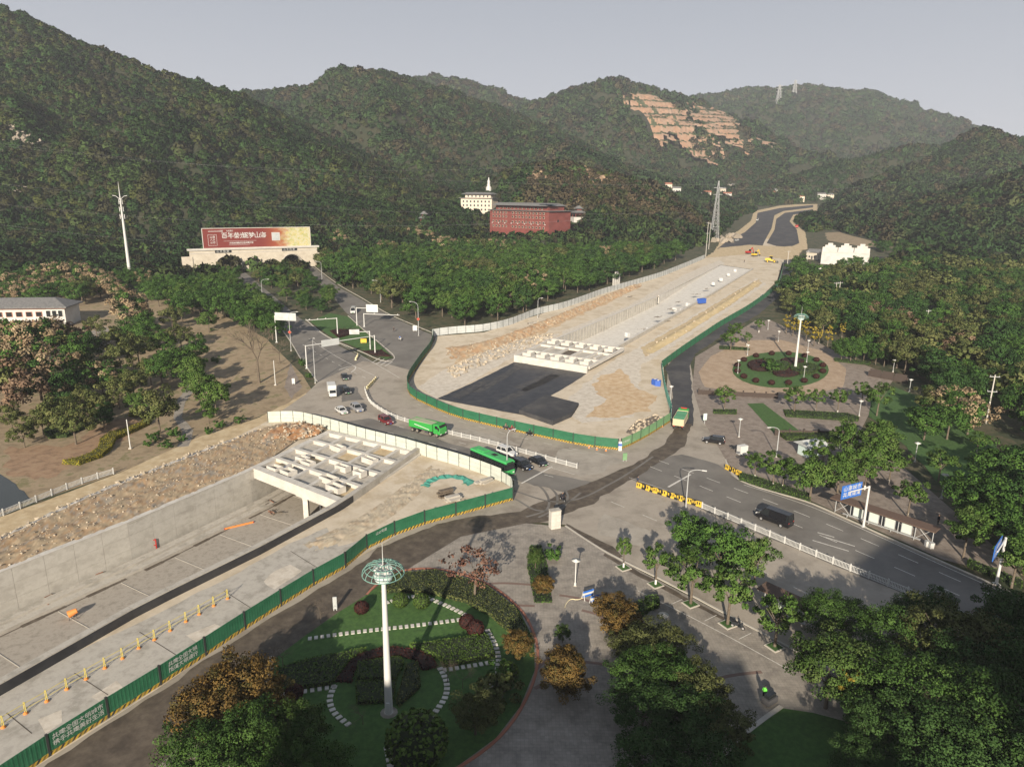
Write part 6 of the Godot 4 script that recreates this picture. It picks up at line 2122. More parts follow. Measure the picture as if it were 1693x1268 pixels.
	b.loft([[Vector3(1, 16.9, 0), Vector3(W - 3, 16.9, 0), Vector3(W - 3, 16.9, -deep), Vector3(1, 16.9, -deep)], [Vector3(5, 18.8, -4), Vector3(W - 8, 18.8, -4), Vector3(W - 8, 18.8, -deep + 4), Vector3(5, 18.8, -deep + 4)]])
	part(o, "roof", b.done(), mats["grey_tile"])
	boxpart(o, "solar_panel", Vector3(W - 5, 18.0, -5), Vector3(10, .3, 8), mats["solar"], .0)
	windows(o, 2, W - 3, 16, [1.2, 4.6, 8.2, 11.0], .04, 1.5, 1.6, mats["cream_wall"], [5, 16 + 5, 32 + 5, 48 + 5])
	windows(o, 4, W - 8, 12, [14.3], -3.95, 1.3, 1.5, mats["cream_wall"])
	boxpart(o, "side_window", Vector3(W + .05, 6.0, -10), Vector3(.2, 1.6, 1.4), mats["glass"])
	for i in 9:
		var q := boxpart(o, "lantern", Vector3(3 + i * (W - 6) / 8.0, 3.9, .5), Vector3(.5, .7, .5), mats["white"])
	boxpart(o, "terrace_wall", Vector3(W * .62, -9, 3.5), Vector3(W * .66, 5.0, .6), mats["terracotta"])
	boxpart(o, "terrace_foot", Vector3(W * .62, -16, 4.3), Vector3(W * .72, 7.4, 1.0), mats["stone_wall"])
	boxpart(o, "terrace", Vector3(W * .6, -9, 1.8), Vector3(W * .72, 4.4, 4.4), mats["stone_wall"])
	# ---- cream building behind it
	var ca := R(762, 356, 620)
	var ce := R(813, 358, 610)
	ca.y = 34.0
	ce.y = 34.0
	r = house_at("hostel_building", "cream five storey building with grey roof behind the red one", ca, ce)
	o = r[0]
	W = r[1]
	boxpart(o, "wall", Vector3(W / 2, -8, -7), Vector3(W, 22, 14), mats["cream_wall"])
	boxpart(o, "eave", Vector3(W / 2, 14, -7), Vector3(W + 2.4, .5, 16.4), mats["grey_tile"])
	boxpart(o, "upper_storey", Vector3(W / 2 + .5, 14.5, -7.5), Vector3(W - 5, 3, 10), mats["cream_wall"])
	b = B.new()
	b.loft([[Vector3(0, 17.4, 0), Vector3(W, 17.4, 0), Vector3(W, 17.4, -14), Vector3(0, 17.4, -14)], [Vector3(4, 19, -4), Vector3(W - 3, 19, -4), Vector3(W - 3, 19, -10), Vector3(4, 19, -10)]])
	part(o, "roof", b.done(), mats["grey_tile"])
	windows(o, .8, W - .8, 8, [.6, 4.0, 7.4, 10.6], .04, 1.5, 1.8, mats["white"])
	windows(o, 4, W - 3, 6, [15], -2.45, 1.4, 1.5, mats["white"])
	# ---- white statue on the hillside
	var sp := land(808, 312)
	o = thing("statue", "slender white statue on the wooded slope above the cream building", "statue", sp)
	b = B.new()
	b.lathe(Vector3.ZERO, [[2.6, -2], [2.6, 1.2], [2.0, 1.3], [2.2, 2.0]], 10)
	part(o, "pedestal", b.done(), mats["white"])
	b = B.new()
	b.lathe(Vector3(0, 2, 0), [[1.3, 0], [1.5, 1.0], [1.2, 2.6], [1.35, 4.2], [1.0, 5.3], [.45, 5.8], [.55, 6.4], [.5, 7.0], [.2, 7.8]], 10)
	part(o, "figure", b.done(), mats["white"])
	# ---- pavilions
	for s in [[701, 371, 470.0, 7.0, "dark tiled two tier pavilion left of the cream building", "red_wall"], [956, 362, 520.0, 8.0, "dark roofed pavilion on a white base right of the red building", "white"]]:
		var p := land(s[0], s[1], s[2] - 60.0) + Vector3(0, .5, 0)
		o = thing("pavilion", s[4], "pavilion", p, .3)
		boxpart(o, "base", Vector3(0, -3, 0), Vector3(s[3] + 2, 4, s[3]), mats["white_wall"] if s[5] == "white" else mats["stone_wall"])
		for q in [[-1, -1], [1, -1], [1, 1], [-1, 1], [0, 1], [0, -1]]:
			b = B.new()
			b.tube(Vector3(q[0] * s[3] * .42, 1, q[1] * s[3] * .38), Vector3(q[0] * s[3] * .42, 4.4, q[1] * s[3] * .38), .3, .3, 8)
			part(o, "column", b.done(), mats["red_wall"])
		for k in 2:
			b = B.new()
			var g: float = s[3] * (.68 - .26 * k)
			var y0 := 4.2 + 3.0 * k
			b.loft([[Vector3(-g, y0, g), Vector3(g, y0, g), Vector3(g, y0, -g), Vector3(-g, y0, -g)], [Vector3(-g * .6, y0 + .9, g * .6), Vector3(g * .6, y0 + .9, g * .6), Vector3(g * .6, y0 + .9, -g * .6), Vector3(-g * .6, y0 + .9, -g * .6)], [Vector3(-g * .2, y0 + 2.2, g * .2), Vector3(g * .2, y0 + 2.2, g * .2), Vector3(g * .2, y0 + 2.2, -g * .2), Vector3(-g * .2, y0 + 2.2, -g * .2)]])
			part(o, "roof", b.done(), mats["grey_tile"])
			boxpart(o, "tier", Vector3(0, y0 - 1.2, 0), Vector3(g * 1.1, 1.4, g * 1.1), mats["red_wall"])
	# ---- memorial gate in the wood
	var gp := P(1014, 472)
	var ge := P(1025, 470)
	r = house_at("memorial_gate", "white stone memorial gate with tiled tops in the wood", gp, ge, "gate")
	o = r[0]
	W = 4.6
	for i in 4: boxpart(o, "column", Vector3(i * W / 3, 0, 0), Vector3(.5, 6.5 if i % 3 else 5.2, .6), mats["white_wall"])
	for s in [[0, 3.4], [W / 3, 4.6], [W * 2 / 3, 3.4]]:
		boxpart(o, "lintel", Vector3(s[0] + W / 6, s[1], 0), Vector3(W / 3, .7, .45), mats["white_wall"])
		b = B.new()
		b.loft([[Vector3(s[0] - .2, s[1] + 1.6, .7), Vector3(s[0] + W / 3 + .2, s[1] + 1.6, .7), Vector3(s[0] + W / 3 + .2, s[1] + 1.6, -.7), Vector3(s[0] - .2, s[1] + 1.6, -.7)], [Vector3(s[0], s[1] + 2.2, .1), Vector3(s[0] + W / 3, s[1] + 2.2, .1), Vector3(s[0] + W / 3, s[1] + 2.2, -.1), Vector3(s[0], s[1] + 2.2, -.1)]])
		part(o, "tiled_top", b.done(), mats["grey_tile"])
	# ---- white stepped-gable building on the right
	var ha := P(1357, 436)
	var he := P(1436, 441)
	r = house_at("gabled_hall", "white hall with stepped gables and black tiled roofs", ha, he)
	o = r[0]
	W = r[1]
	boxpart(o, "wall", Vector3(W / 2, -1, -7), Vector3(W, 8.4, 14), mats["white_wall"])
	for i in 3:
		var x0 := W * i / 3.0
		var wd := W / 3.0
		var step := PackedVector2Array([Vector2(x0, 7), Vector2(x0 + wd, 7), Vector2(x0 + wd, 10.2), Vector2(x0 + wd * .84, 10.2), Vector2(x0 + wd * .84, 11.4), Vector2(x0 + wd * .66, 11.4), Vector2(x0 + wd * .66, 12.6), Vector2(x0 + wd * .34, 12.6), Vector2(x0 + wd * .34, 11.4), Vector2(x0 + wd * .16, 11.4), Vector2(x0 + wd * .16, 10.2), Vector2(x0, 10.2)])
		for k in step.size(): step[k].x = x0 + wd * .5 + (step[k].x - x0 - wd * .5) * .96
		b = B.new()
		b.prism(step, Transform3D(Basis(), Vector3(0, 0, -.3)), .55)
		part(o, "stepped_gable", b.done(), mats["white_wall"])
		b = B.new()
		b.prism(PackedVector2Array([Vector2(x0 + .3, 7.2), Vector2(x0 + wd - .3, 7.2), Vector2(x0 + wd * .5, 11.2)]), Transform3D(Basis(), Vector3(0, 0, -13.8)), 13.4)
		part(o, "roof", b.done(), mats["black"])
	boxpart(o, "lattice_window", Vector3(W * .14, 1.5, .02), Vector3(W * .16, 4.5, .14), mats["panel_grey"])
	windows(o, W * .4, W * .95, 4, [2.0], .03, 1.2, 1.4, mats["grey_tile"])
	gable_house(P(1333, 428), P(1352, 430), 8, 4.2, mats["stone_wall"], mats["grey_tile"], "low grey tiled shed beside the stepped gable hall")
	gable_house(P(1450, 440), P(1478, 440), 7, 3.4, mats["stone_wall"], mats["black"], "low dark roofed house right of the stepped gable hall")
	fence("garden_wall", "white garden wall in front of the stepped gable hall", [1352, 447, 1440, 452], 4.0, 1.6, cube, mats["white_wall"], mats["grey_tile"], Vector3(.3, 1.8, .3), false, false, "wall")
	# ---- white school building at the left
	ha = P(-60, 545)
	he = P(110, 541)
	r = house_at("office_building", "white two storey building with grey hipped roof at the parking lot", ha, he)
	o = r[0]
	W = r[1]
	boxpart(o, "wall", Vector3(W / 2, -.5, -6), Vector3(W, 8.0, 12), mats["white_wall"])
	b = B.new()
	b.loft([[Vector3(-1.2, 7.4, 1.2), Vector3(W + 1.2, 7.4, 1.2), Vector3(W + 1.2, 7.4, -13.2), Vector3(-1.2, 7.4, -13.2)], [Vector3(-1.2, 7.8, 1.2), Vector3(W + 1.2, 7.8, 1.2), Vector3(W + 1.2, 7.8, -13.2), Vector3(-1.2, 7.8, -13.2)], [Vector3(4, 10.4, -5.4), Vector3(W - 5, 10.4, -5.4), Vector3(W - 5, 10.4, -6.6), Vector3(4, 10.4, -6.6)]])
	part(o, "roof", b.done(), mats["grey_tile"])
	boxpart(o, "eave_band", Vector3(W / 2, 7.0, .1), Vector3(W + .6, .4, .5), mats["terracotta"])
	windows(o, 4, W - 7, 7, [.9, 4.3], .05, 2.2, 1.8, mats["terracotta"])
	windows(o, W - 6.5, W - .5, 3, [.6, 4.0], .05, 1.7, 2.6, mats["white"])
	for i in 3: boxpart(o, "air_conditioner", Vector3(W * .3 + i * W * .2, 3.0, .3), Vector3(.9, .7, .4), mats["white"])
	for s in [[.22, .3], [.33, .3]]: boxpart(o, "roof_patch", Vector3(W * s[0], 8.6, -2.6), Vector3(2.6, .12, 2.0), mats["terracotta"])
	# ---- houses at the head of the valley
	var hs := [[1100, 312, 14, 0], [1112, 318, 16, 1], [1124, 309, 10, 0], [1158, 326, 18, 2], [1172, 320, 16, 0], [1188, 318, 22, 2], [1196, 327, 14, 1], [1205, 312, 12, 2], [1256, 322, 20, 2], [1272, 324, 16, 0], [1282, 320, 14, 1], [1306, 330, 14, 2], [1318, 331, 12, 0], [1352, 327, 18, 1], [1366, 329, 14, 0]]
	var walls := [mats["cream_wall"], mats["white_wall"], mats["stone_wall"]]
	for i in hs.size():
		var s: Array = hs[i]
		var p := land(s[0], s[1], 600.0)
		var q := p + Vector3(rng.randf_range(8, 13), 0, rng.randf_range(-3, 3))
		gable_house(p + Vector3(0, .5, 0), q + Vector3(0, .5, 0), 7, rng.randf_range(4.0, 6.5), walls[s[3]], mats["grey_tile"] if i % 3 else mats["terracotta"], "small pale village house at the head of the valley", "village houses at the head of the valley")
	# ---- tall blocks behind the photographer, which shade the plaza
	for s in [[-36.0, 8.0, 41.5, 16.0, "grey apartment block whose shadow falls over the plaza"], [8.0, 33.0, 38.5, 16.0, "lower apartment block beside it, shading the street cart"], [52.0, 110.0, 33.0, 16.0, "long apartment block whose shadow falls over the trees by the road"]]:
		o = thing("apartment_block", s[4], "building", Vector3(s[0], 0, 40))
		boxpart(o, "wall", Vector3((s[1] - s[0]) / 2, 0, s[3] / 2), Vector3(s[1] - s[0], s[2], s[3]), mats["stone_wall"])
		boxpart(o, "parapet", Vector3((s[1] - s[0]) / 2, s[2], s[3] / 2), Vector3(s[1] - s[0] + .4, .6, s[3] + .4), mats["pale_concrete"])
		for f in int(s[2] / 3.2):
			boxpart(o, "window_band", Vector3((s[1] - s[0]) / 2, f * 3.2 + 1.0, -.03), Vector3(s[1] - s[0] - 2, 1.5, .1), mats["glass"])

	o = thing("office_tower", "slim office tower whose shadow reaches the wide road", "building", Vector3(28.4, 0, 40.6), .722)
	boxpart(o, "wall", Vector3(6.5, 0, 4.5), Vector3(13, 51, 9), mats["stone_wall"])
	for f in 15: boxpart(o, "window_band", Vector3(6.5, f * 3.3 + 1.0, -.03), Vector3(12, 1.6, .1), mats["glass"])

	# bare rock on the hillsides
	for s in [[30, 230, 14, "pale rock outcrop on the upper left hillside"], [8, 322, 12, "pale rock outcrop on the left hillside near the telecom mast"], [100, 262, 7, "small rock patch in the left hill wood"], [886, 292, 9, "tan cliff patch above the red building"], [972, 288, 11, "broad tan cliff patch on the spur"], [1000, 300, 7, "small tan cliff patch on the spur"], [1212, 392, 9, "white rock cutting beside the valley road"], [1196, 400, 8, "white rock cutting at the pylon foot"], [1420, 248, 8, "orange scar on the far hillside"]]:
		var lp := land(s[0], s[1])
		o = thing("rock_outcrop", s[3], "rock", lp)
		b = B.new()
		b.use_c = true
		var tone := Color(.3, .26, .21) if s[0] < 500 or (s[0] > 1100 and s[0] < 1300) else Color(.29, .2, .13)
		for i in s[2] * 3:
			var q := Vector3(rng.randfn() * s[2] * .5, 0, rng.randfn() * s[2] * .35)
			q.y = maxf(T(lp.x + q.x, -(lp.z + q.z)), G(-(lp.z + q.z))) - lp.y + 1.0
			var rr := rng.randf_range(1.0, 2.6)
			b.col = tone * rng.randf_range(.8, 1.15)
			b.box(q, Vector3(rr * 1.4, rr * 1.6, rr), Basis.from_euler(Vector3(rng.randf(), rng.randf() * 6.0, rng.randf())))
		part(o, "rock", b.done(), mats["vertex_stone"])

func setup_poles() -> void:
	high_mast(Vector2(643, 1180), 16.6, "tall white mast with a green domed cage in the near garden")
	high_mast(Vector2(1315, 611), 16.4, "tall white mast with a green domed cage in the oval flower bed")
	# telecom mast
	var o := thing("telecom_mast", "white telecom mast with antennas below the big hill", "mast", P(215, 461))
	var b := B.new()
	b.lathe(Vector3.ZERO, [[.9, 0], [.8, 6], [.5, 30], [.32, 38], [.06, 47]], 12)
	part(o, "pole", b.done(), mats["white"])
	for k in [[30.5, 1.1], [34.0, .95], [37.5, .8]]:
		for i in 6:
			b = B.new()
			var an := TAU * i / 6
			b.box(Vector3(cos(an) * k[1], k[0], sin(an) * k[1]), Vector3(.32, 2.2, .2), Basis(Vector3.UP, -an + PI / 2))
			part(o, "antenna", b.done(), mats["white"])
		b = B.new()
		b.lathe(Vector3(0, k[0] - .1, 0), [[k[1], 0], [k[1], .2]], 12)
		part(o, "platform", b.done(), mats["white"])
	for s in [-1.0, 1.0]:
		b = B.new()
		b.tube(Vector3(0, 38.5, 0), Vector3(s * 2.0, 40.2, 0), .15, .12, 6)
		b.tube(Vector3(s * 2.0, 40.2, 0), Vector3(s * 3.6, 40.5, 0), .12, .16, 6)
		part(o, "lamp_arm", b.done(), mats["white"])
	# signs and signals by the tunnel road
	gantry(Vector2(507, 609), 7.0, P(620, 586), "white portal gantry with a grey sign back across the tunnel road", Vector2(6.0, 2.0), .34, mats["panel_grey"], true)
	gantry(Vector2(558, 555), 6.4, P(497, 561), "white camera gantry with four boxes over the tunnel road", Vector2.ZERO, .8, null, false, 4)
	gantry(Vector2(590, 539), 7.0, P(622, 540), "white cantilever post holding a white direction board", Vector2(4.4, 2.8), .82, mats["white"])
	gantry(Vector2(602, 540), 5.0, P(661, 543), "long thin white signal arm with two boxes", Vector2.ZERO, .8, null, false, 2)
	gantry(Vector2(612, 578), 6.2, P(584, 579), "white cantilever post with a grey sign back on the island", Vector2(3.2, 1.6), .9, mats["panel_grey"])
	gantry(Vector2(457, 566), 9.2, P(490, 568), "grey sign board under the trees over the left carriageway", Vector2(7.6, 2.6), .55, mats["panel_grey"])
	var g1 := gantry(Vector2(1428, 871), 7.2, P(1396, 880), "blue direction sign on a white cantilever beside the bus shelter", Vector2(4.6, 2.3), .85, mats["blue_sign"])
	gantry(Vector2(1648, 966), 7.2, P(1634, 990), "blue direction sign on a white cantilever at the road bend", Vector2(4.4, 2.2), .8, mats["blue_sign"])
	var lam := "street lamp with a curved arm "
	lamp_post(Vector2(521, 634), 13.0, .8, 0.6, "tall thin grey street lamp at the kerb of the tunnel road")
	lamp_post(Vector2(838, 786), 9.0, 1.2, 2.2, "grey street lamp standing at the corner of the pale metal fence")
	lamp_post(Vector2(692, 555), 12.0, 2.6, -1.9, lam + "at the right edge of the tunnel road")
	lamp_post(Vector2(532, 462), 9.0, 2.0, -1.6, lam + "outside the right tunnel arch")
	lamp_post(Vector2(434, 500), 10.0, 3.0, 1.4, lam + "over the left carriageway")
	lamp_post(Vector2(629, 500), 9.5, 2.6, -1.6, lam + "in front of the wood edge")
	lamp_post(Vector2(481, 580), 13.0, 3.0, 1.2, lam + "and two knot ornaments")
	lamp_post(Vector2(1134, 842), 7.5, 2.2, 1.2, lam + "behind the yellow barriers")
	lamp_post(Vector2(1284, 756), 6.6, 2.0, -1.4, lam + "rising from the street trees")
	lamp_post(Vector2(889, 526), 8.0, 1.2, 1.5, lam + "behind the grey panel fence")
	for s in [[1108, 672, 5.0, "on the ragged hoarding corner"], [1222, 723, 4.0, "beside the black parked car"], [1287, 565, 3.4, "at the head of the far plaza"], [1336, 580, 3.2, "by the yellow ginkgo row"], [1220, 618, 3.8, "at the left edge of the oval bed"], [1236, 588, 3.2, "behind the oval bed"], [1334, 600, 3.2, "at the right edge of the oval bed"], [1329, 629, 3.8, "at the front of the oval bed"], [1421, 688, 3.6, "at the end of the clipped tree row"], [1477, 615, 3.4, "in front of the dark wood"], [1504, 648, 3.2, "by the brown screen wall"], [1513, 764, 3.8, "on the curved lawn path"], [1557, 824, 4.2, "near the bus shelter lawn"], [1387, 752, 3.6, "among the plaza trees"], [1270, 545, 3.2, "on the orange soil by the far plaza"]]:
		lamp_post(Vector2(s[0], s[1]), s[2], 0, 0, "short plaza lamp with a white saucer head " + s[3], "saucer")
	lamp_post(Vector2(951, 969), 3.6, 0, 0, "stout white plaza lamp beside the blue barrier boards", "white")
	lamp_post(Vector2(1094, 1062), 3.4, 0, 0, "plaza lamp with a saucer head above the olive bush", "saucer")
	for s in [[455, 637, 7.0, "thin white pole on the dry lawn"], [215, 742, 6.4, "leaning white pole beside the yellow hedge"]]:
		o = thing("flag_pole", s[3], "pole", P(s[0], s[1]))
		b = B.new()
		b.tube(Vector3.ZERO, Vector3(0, s[2], 0), .12, .09, 8)
		part(o, "pole", b.done(), mats["white"])
		b = B.new()
		b.box(Vector3(0, .1, 0), Vector3(.6, .3, .6))
		part(o, "base", b.done(), mats["kerb"])
	# knot ornaments
	for s in [[692, 555, 6.0], [481, 580, 6.2]]:
		o = thing("knot_ornament", "pink knot ornament hung on a street lamp", "ornament", P(s[0], s[1], 0) + Vector3(0, s[2], .25), 0, "knot ornaments on lamp posts")
		b = B.new()
		b.box(Vector3.ZERO, Vector3(.9, .9, .1), Basis(Vector3.BACK, PI / 4))
		part(o, "panel", b.done(), mats["terracotta"])
		b = B.new()
		b.box(Vector3(0, 0, .07), Vector3(.55, .55, .06), Basis(Vector3.BACK, PI / 4))
		part(o, "knot", b.done(), mats["red"])
	# utility poles, pylons
	for s in [[1167, 425, 22.0, "tall concrete pole at the end of the grey panel fence", 2], [1172, 412, 18.0, "concrete pole on the bank behind the grey fence end", 1], [1380, 500, 9.0, "left pole of the twin poles in the right hand wood", 1], [1386, 499, 9.0, "right pole of the twin poles in the right hand wood", 1], [1530, 552, 9.0, "white utility pole among pink trees", 1], [1631, 700, 12.0, "tall white utility pole with two crossarms in the dark wood", 2], [984, 398, 11.0, "left pole of the transformer pair near the red building", 1], [989, 398, 11.0, "right pole of the transformer pair near the red building", 1], [1000, 398, 10.0, "single concrete pole right of the transformer pair", 1], [1302, 440, 9.0, "concrete pole beside the dark lane", 1], [1334, 440, 9.0, "concrete pole in front of the low grey shed", 1], [241, 466, 6.0, "short concrete pole beside the telecom mast", 1], [252, 464, 6.0, "second short concrete pole beside the telecom mast", 1]]:
		utility_pole(P(s[0], s[1]), s[2], s[3], "", s[4])
	var pp := P(1181, 396)
	pp = Vector3(pp.x, maxf(T(pp.x, -pp.z), pp.y), pp.z)
	o = thing("pylon", "slender lattice pylon on the rocky bank beside the valley road", "pylon", pp)
	lattice(o, 44.0, 2.8, .3, 9, mats["galv"], .15)
	b = B.new()
	for y in [34.0, 39.0]: b.bar(Vector3(-3.4, y, 0), Vector3(3.4, y, 0), .25, .25)
	part(o, "crossarm", b.done(), mats["galv"])
	for s in [[1287, 172, "left hand pylon on the far hill"], [1313, 162, "right hand pylon on the far ridge"]]:
		var q := land(s[0], s[1], 1200)
		o = thing("pylon", s[2], "pylon", q)
		lattice(o, 46.0, 6.0, 1.2, 6, mats["galv"], .5)
		b = B.new()
		for y in [30.0, 37.0, 43.0]: b.bar(Vector3(-8, y, 0), Vector3(8, y, 0), .6, .6)
		part(o, "crossarm", b.done(), mats["galv"])
	# overhead wires across the valley
	var i := 0
	for s in [[-40, 232, 520.0, 1185, 305, 540.0], [-40, 300, 500.0, 1185, 350, 540.0], [-40, 333, 480.0, 1000, 362, 470.0], [-40, 366, 450.0, 900, 402, 440.0], [-40, 236, 520.0, 900, 275, 540.0], [1190, 310, 540.0, 1740, 262, 560.0]]:
		var p0 := R(s[0], s[1], s[2])
		var p1 := R(s[3], s[4], s[5])
		b = B.new()
		var prev := p0
		for k in 24:
			var tt := (k + 1) / 24.0
			var q := p0.lerp(p1, tt) + Vector3(0, -9.0 * 4.0 * tt * (1 - tt), 0)
			b.tube(prev, q, .017, .017, 4, false)
			prev = q
		o = thing("power_line", "thin overhead wire strung across the valley", "wire", Vector3.ZERO, 0, "overhead wires")
		part(o, "wire", b.done(), mats["galv"])

func shelter(a: Vector2, e: Vector2, label: String, posters: int) -> void:
	var r := house_at("bus_shelter", label, P(a.x, a.y), P(e.x, e.y), "bus shelter")
	var o: Node3D = r[0]
	var W: float = r[1]
	var b := B.new()
	b.loft([ring(-1.2, W / 2 + .6, 2.75, 2.95, .04), ring(1.0, W / 2 + .6, 2.6, 2.8, .04)].map(func(q): return q.map(func(p): return Vector3(p.x + W / 2, p.y, p.z))))
	part(o, "roof", b.done(), mats["roof_brown"])
	var n := posters + 2
	for i in n + 1:
		b = B.new()
		b.tube(Vector3(W * i / n, 0, -.2), Vector3(W * i / n, 2.75, -.2), .07, .07, 6)
		part(o, "post", b.done(), mats["galv"])
	for i in posters:
		var q := boxpart(o, "poster_box", Vector3(W * (i + 1.5) / n, .5, -.2), Vector3(W / n * .62, 1.8, .22), mats["galv"])
		boxpart(o, "poster", Vector3(W * (i + 1.5) / n, .62, -.08), Vector3(W / n * .54, 1.56, .03), mats["poster_pale"])
	for k in [0, n - 1]:
		b = B.new()
		b.tube(Vector3(W * k / n, .2, -.2), Vector3(W * (k + 1) / n, 2.6, -.2), .05, .05, 5)
		b.tube(Vector3(W * k / n, 2.6, -.2), Vector3(W * (k + 1) / n, .2, -.2), .05, .05, 5)
		part(o, "brace", b.done(), mats["galv"])
	b = B.new()
	b.box(Vector3(W / 2, .45, .2), Vector3(W * .8, .08, .4))
	for i in 4: b.box(Vector3(W * (.15 + .23 * i), .2, .2), Vector3(.08, .42, .3))
	part(o, "bench", b.done(), mats["galv"])

func setup_street() -> void:
	mt("poster_pale", lin(.55, .62, .56), .3)
	shelter(Vector2(1380, 847), Vector2(1540, 902), "long brown roofed bus shelter with pale posters beside the blue sign", 4)
	shelter(Vector2(1262, 1002), Vector2(1340, 1040), "brown roofed bus shelter among the street trees by the plaza", 2)
	for s in [[1533, 904], [1540, 907]]:
		var o := thing("litter_bin", "small white litter bin at the end of the long bus shelter", "bin", P(s[0], s[1]), 0, "bins by the bus shelter")
		boxpart(o, "body", Vector3.ZERO, Vector3(.6, .9, .5), mats["white"])
		boxpart(o, "lid", Vector3(0, .9, 0), Vector3(.66, .12, .56), mats["galv"])
	# stone pier by the muddy lane
	var o := thing("stone_pier", "square grey stone pier standing at the edge of the plaza", "pillar", P(917, 873), .35)
	for k in 5:
		for j in 2: boxpart(o, "stone", Vector3(-.42 + .84 * j, .62 * k, 0), Vector3(.82, .6, 1.1), mats["pale_concrete"])
	boxpart(o, "cap", Vector3(0, 3.1, 0), Vector3(1.75, .14, 1.2), mats["concrete"])
	# blue barrier boards
	for s in [[972, 990, "left"], [985, 998, "right"]]:
		o = thing("barrier_board", "blue and white folding barrier board, %s one of the pair on the plaza" % ("the farther" if s[2] == "left" else "the nearer"), "barrier", P(s[0], s[1]), .5)
		for q in [-.75, .75]:
			var b := B.new()
			b.bar(Vector3(q, 0, .4), Vector3(q, 1.3, 0), .08, .08)
			b.bar(Vector3(q, 0, -.4), Vector3(q, 1.3, 0), .08, .08)
			part(o, "leg", b.done(), mats["white"])
		for k in 3: boxpart(o, "board", Vector3(0, .45 + .3 * k, .08), Vector3(1.7, .26, .05), mats["blue_sign"] if k != 1 else mats["white"])
	# hose on the paving
	var hp := along(W2([968, 988, 955, 993, 944, 992, 936, 1000, 934, 1006]), true, .4)
	var hb := B.new()
	for i in hp.size() - 1: hb.tube(at(hp[i], .14), at(hp[i + 1], .14), .05, .05, 5, false)
	o = thing("hose", "pale hose lying on the paving beside the blue boards", "hose", Vector3.ZERO)
	part(o, "tube", hb.done(), mats["cream"])
	# white box by the black car, canopy, screen walls
	o = thing("notice_box", "white upright box on the corner beside the black parked car", "box", P(1227, 752), .4)
	boxpart(o, "body", Vector3(0, .2, 0), Vector3(1.9, 1.9, 1.2), mats["white"])
	boxpart(o, "foot", Vector3.ZERO, Vector3(1.5, .2, 1.0), mats["dark_metal"])
	o = thing("sign_board", "pale blue sign standing at the edge of the dark lane", "sign", P(1165, 701), .2)
	boxpart(o, "post", Vector3.ZERO, Vector3(.12, 1.2, .12), mats["galv"])
	boxpart(o, "panel", Vector3(0, 1.0, .06), Vector3(.9, 1.6, .08), mats["mast_pale"])
	o = thing("kiosk", "small kiosk with a ribbed white roof behind the street trees", "kiosk", P(1340, 752), .35)
	boxpart(o, "wall", Vector3.ZERO, Vector3(4.2, 2.4, 2.8), mats["mast_pale"])
	var kb := B.new()
	kb.prism(PackedVector2Array([Vector2(-2.5, 2.4), Vector2(2.5, 2.4), Vector2(0, 3.5)]), Transform3D(Basis(Vector3.UP, PI / 2), Vector3(-2.6, 0, 0)), 5.2)
	part(o, "roof", kb.done(), mats["panel_grey"])
	boxpart(o, "shutter", Vector3(0, .9, 1.42), Vector3(2.6, 1.2, .06), mats["galv"])
	for s in [[1155, 652, 1285, 659, "low dark brown wall below the pink paving"], [1282, 720, 1400, 722, "low dark brown wall behind the kiosk"], [1437, 622, 1500, 634, "dark brown screen wall at the end of the far plaza"]]:
		fence("garden_wall", s[4], [s[0], s[1], s[2], s[3]], 3.0, 1.3 if s[0] < 1400 else 2.4, cube, mats["dark_wall"], mats["dark_wall"], Vector3(.35, 1.7, .35), false, false, "wall")
	# small signs at the island and on the verge
	for s in [[686, 548, 1.6, 2.2, "white", "small white sign board on the verge by the tunnel road"], [601, 568, 2.0, 2.0, "yellow", "yellow direction board on the flower island"], [485, 636, .8, 1.8, "white", "small white cabinet on the dry lawn"], [1033, 763, .9, 1.8, "faded_green", "narrow green notice board inside the railing"], [554, 1010, .5, 2.0, "panel_grey", "leaning pale notice board at the garden edge"]]:
		o = thing("notice_board", s[5], "sign", P(s[0], s[1]), .2)
		boxpart(o, "panel", Vector3(0, .3, 0), Vector3(s[2], s[3] - .3, .14), mats[s[4]])
		pair(o, "leg", s[2] * .35, 0, 0, Vector3(.1, .4, .1), mats["galv"])
	# market stall with a person in the bottom right
	o = thing("vending_cart", "dark street cart with a glass top on the shaded plaza", "cart", P(1272, 1165), .6)
	boxpart(o, "body", Vector3(0, .3, 0), Vector3(1.6, .7, .9), mats["dark_metal"])
	boxpart(o, "display", Vector3(0, 1.0, 0), Vector3(1.2, .4, .6), mats["glass"])
	# traffic bollard of the muddy corner
	for s in [[974, 741], [987, 744], [1002, 746], [1095, 706]]:
		o = thing("traffic_cone", "orange and white traffic cone at the foot of the green hoarding", "cone", P(s[0], s[1]), 0, "cones along the hoarding")
		var b := B.new()
		b.lathe(Vector3(0, .06, 0), [[.24, 0], [.22, .06], [.14, .3]], 10)
		part(o, "cone", b.done(), mats["orange"])
		b = B.new()
		b.lathe(Vector3(0, .36, 0), [[.14, 0], [.09, .2]], 10)
		part(o, "white_band", b.done(), mats["white"])
		b = B.new()
		b.lathe(Vector3(0, .56, 0), [[.09, 0], [.03, .2]], 10)
		part(o, "tip", b.done(), mats["orange"])
	o = thing("water_barrier", "white and blue upright marker at the end of the green hoarding", "marker", P(1025, 745))
	boxpart(o, "body", Vector3.ZERO, Vector3(.7, 2.0, .5), mats["white"])
	boxpart(o, "band", Vector3(0, 1.1, 0), Vector3(.74, .5, .54), mats["blue"])
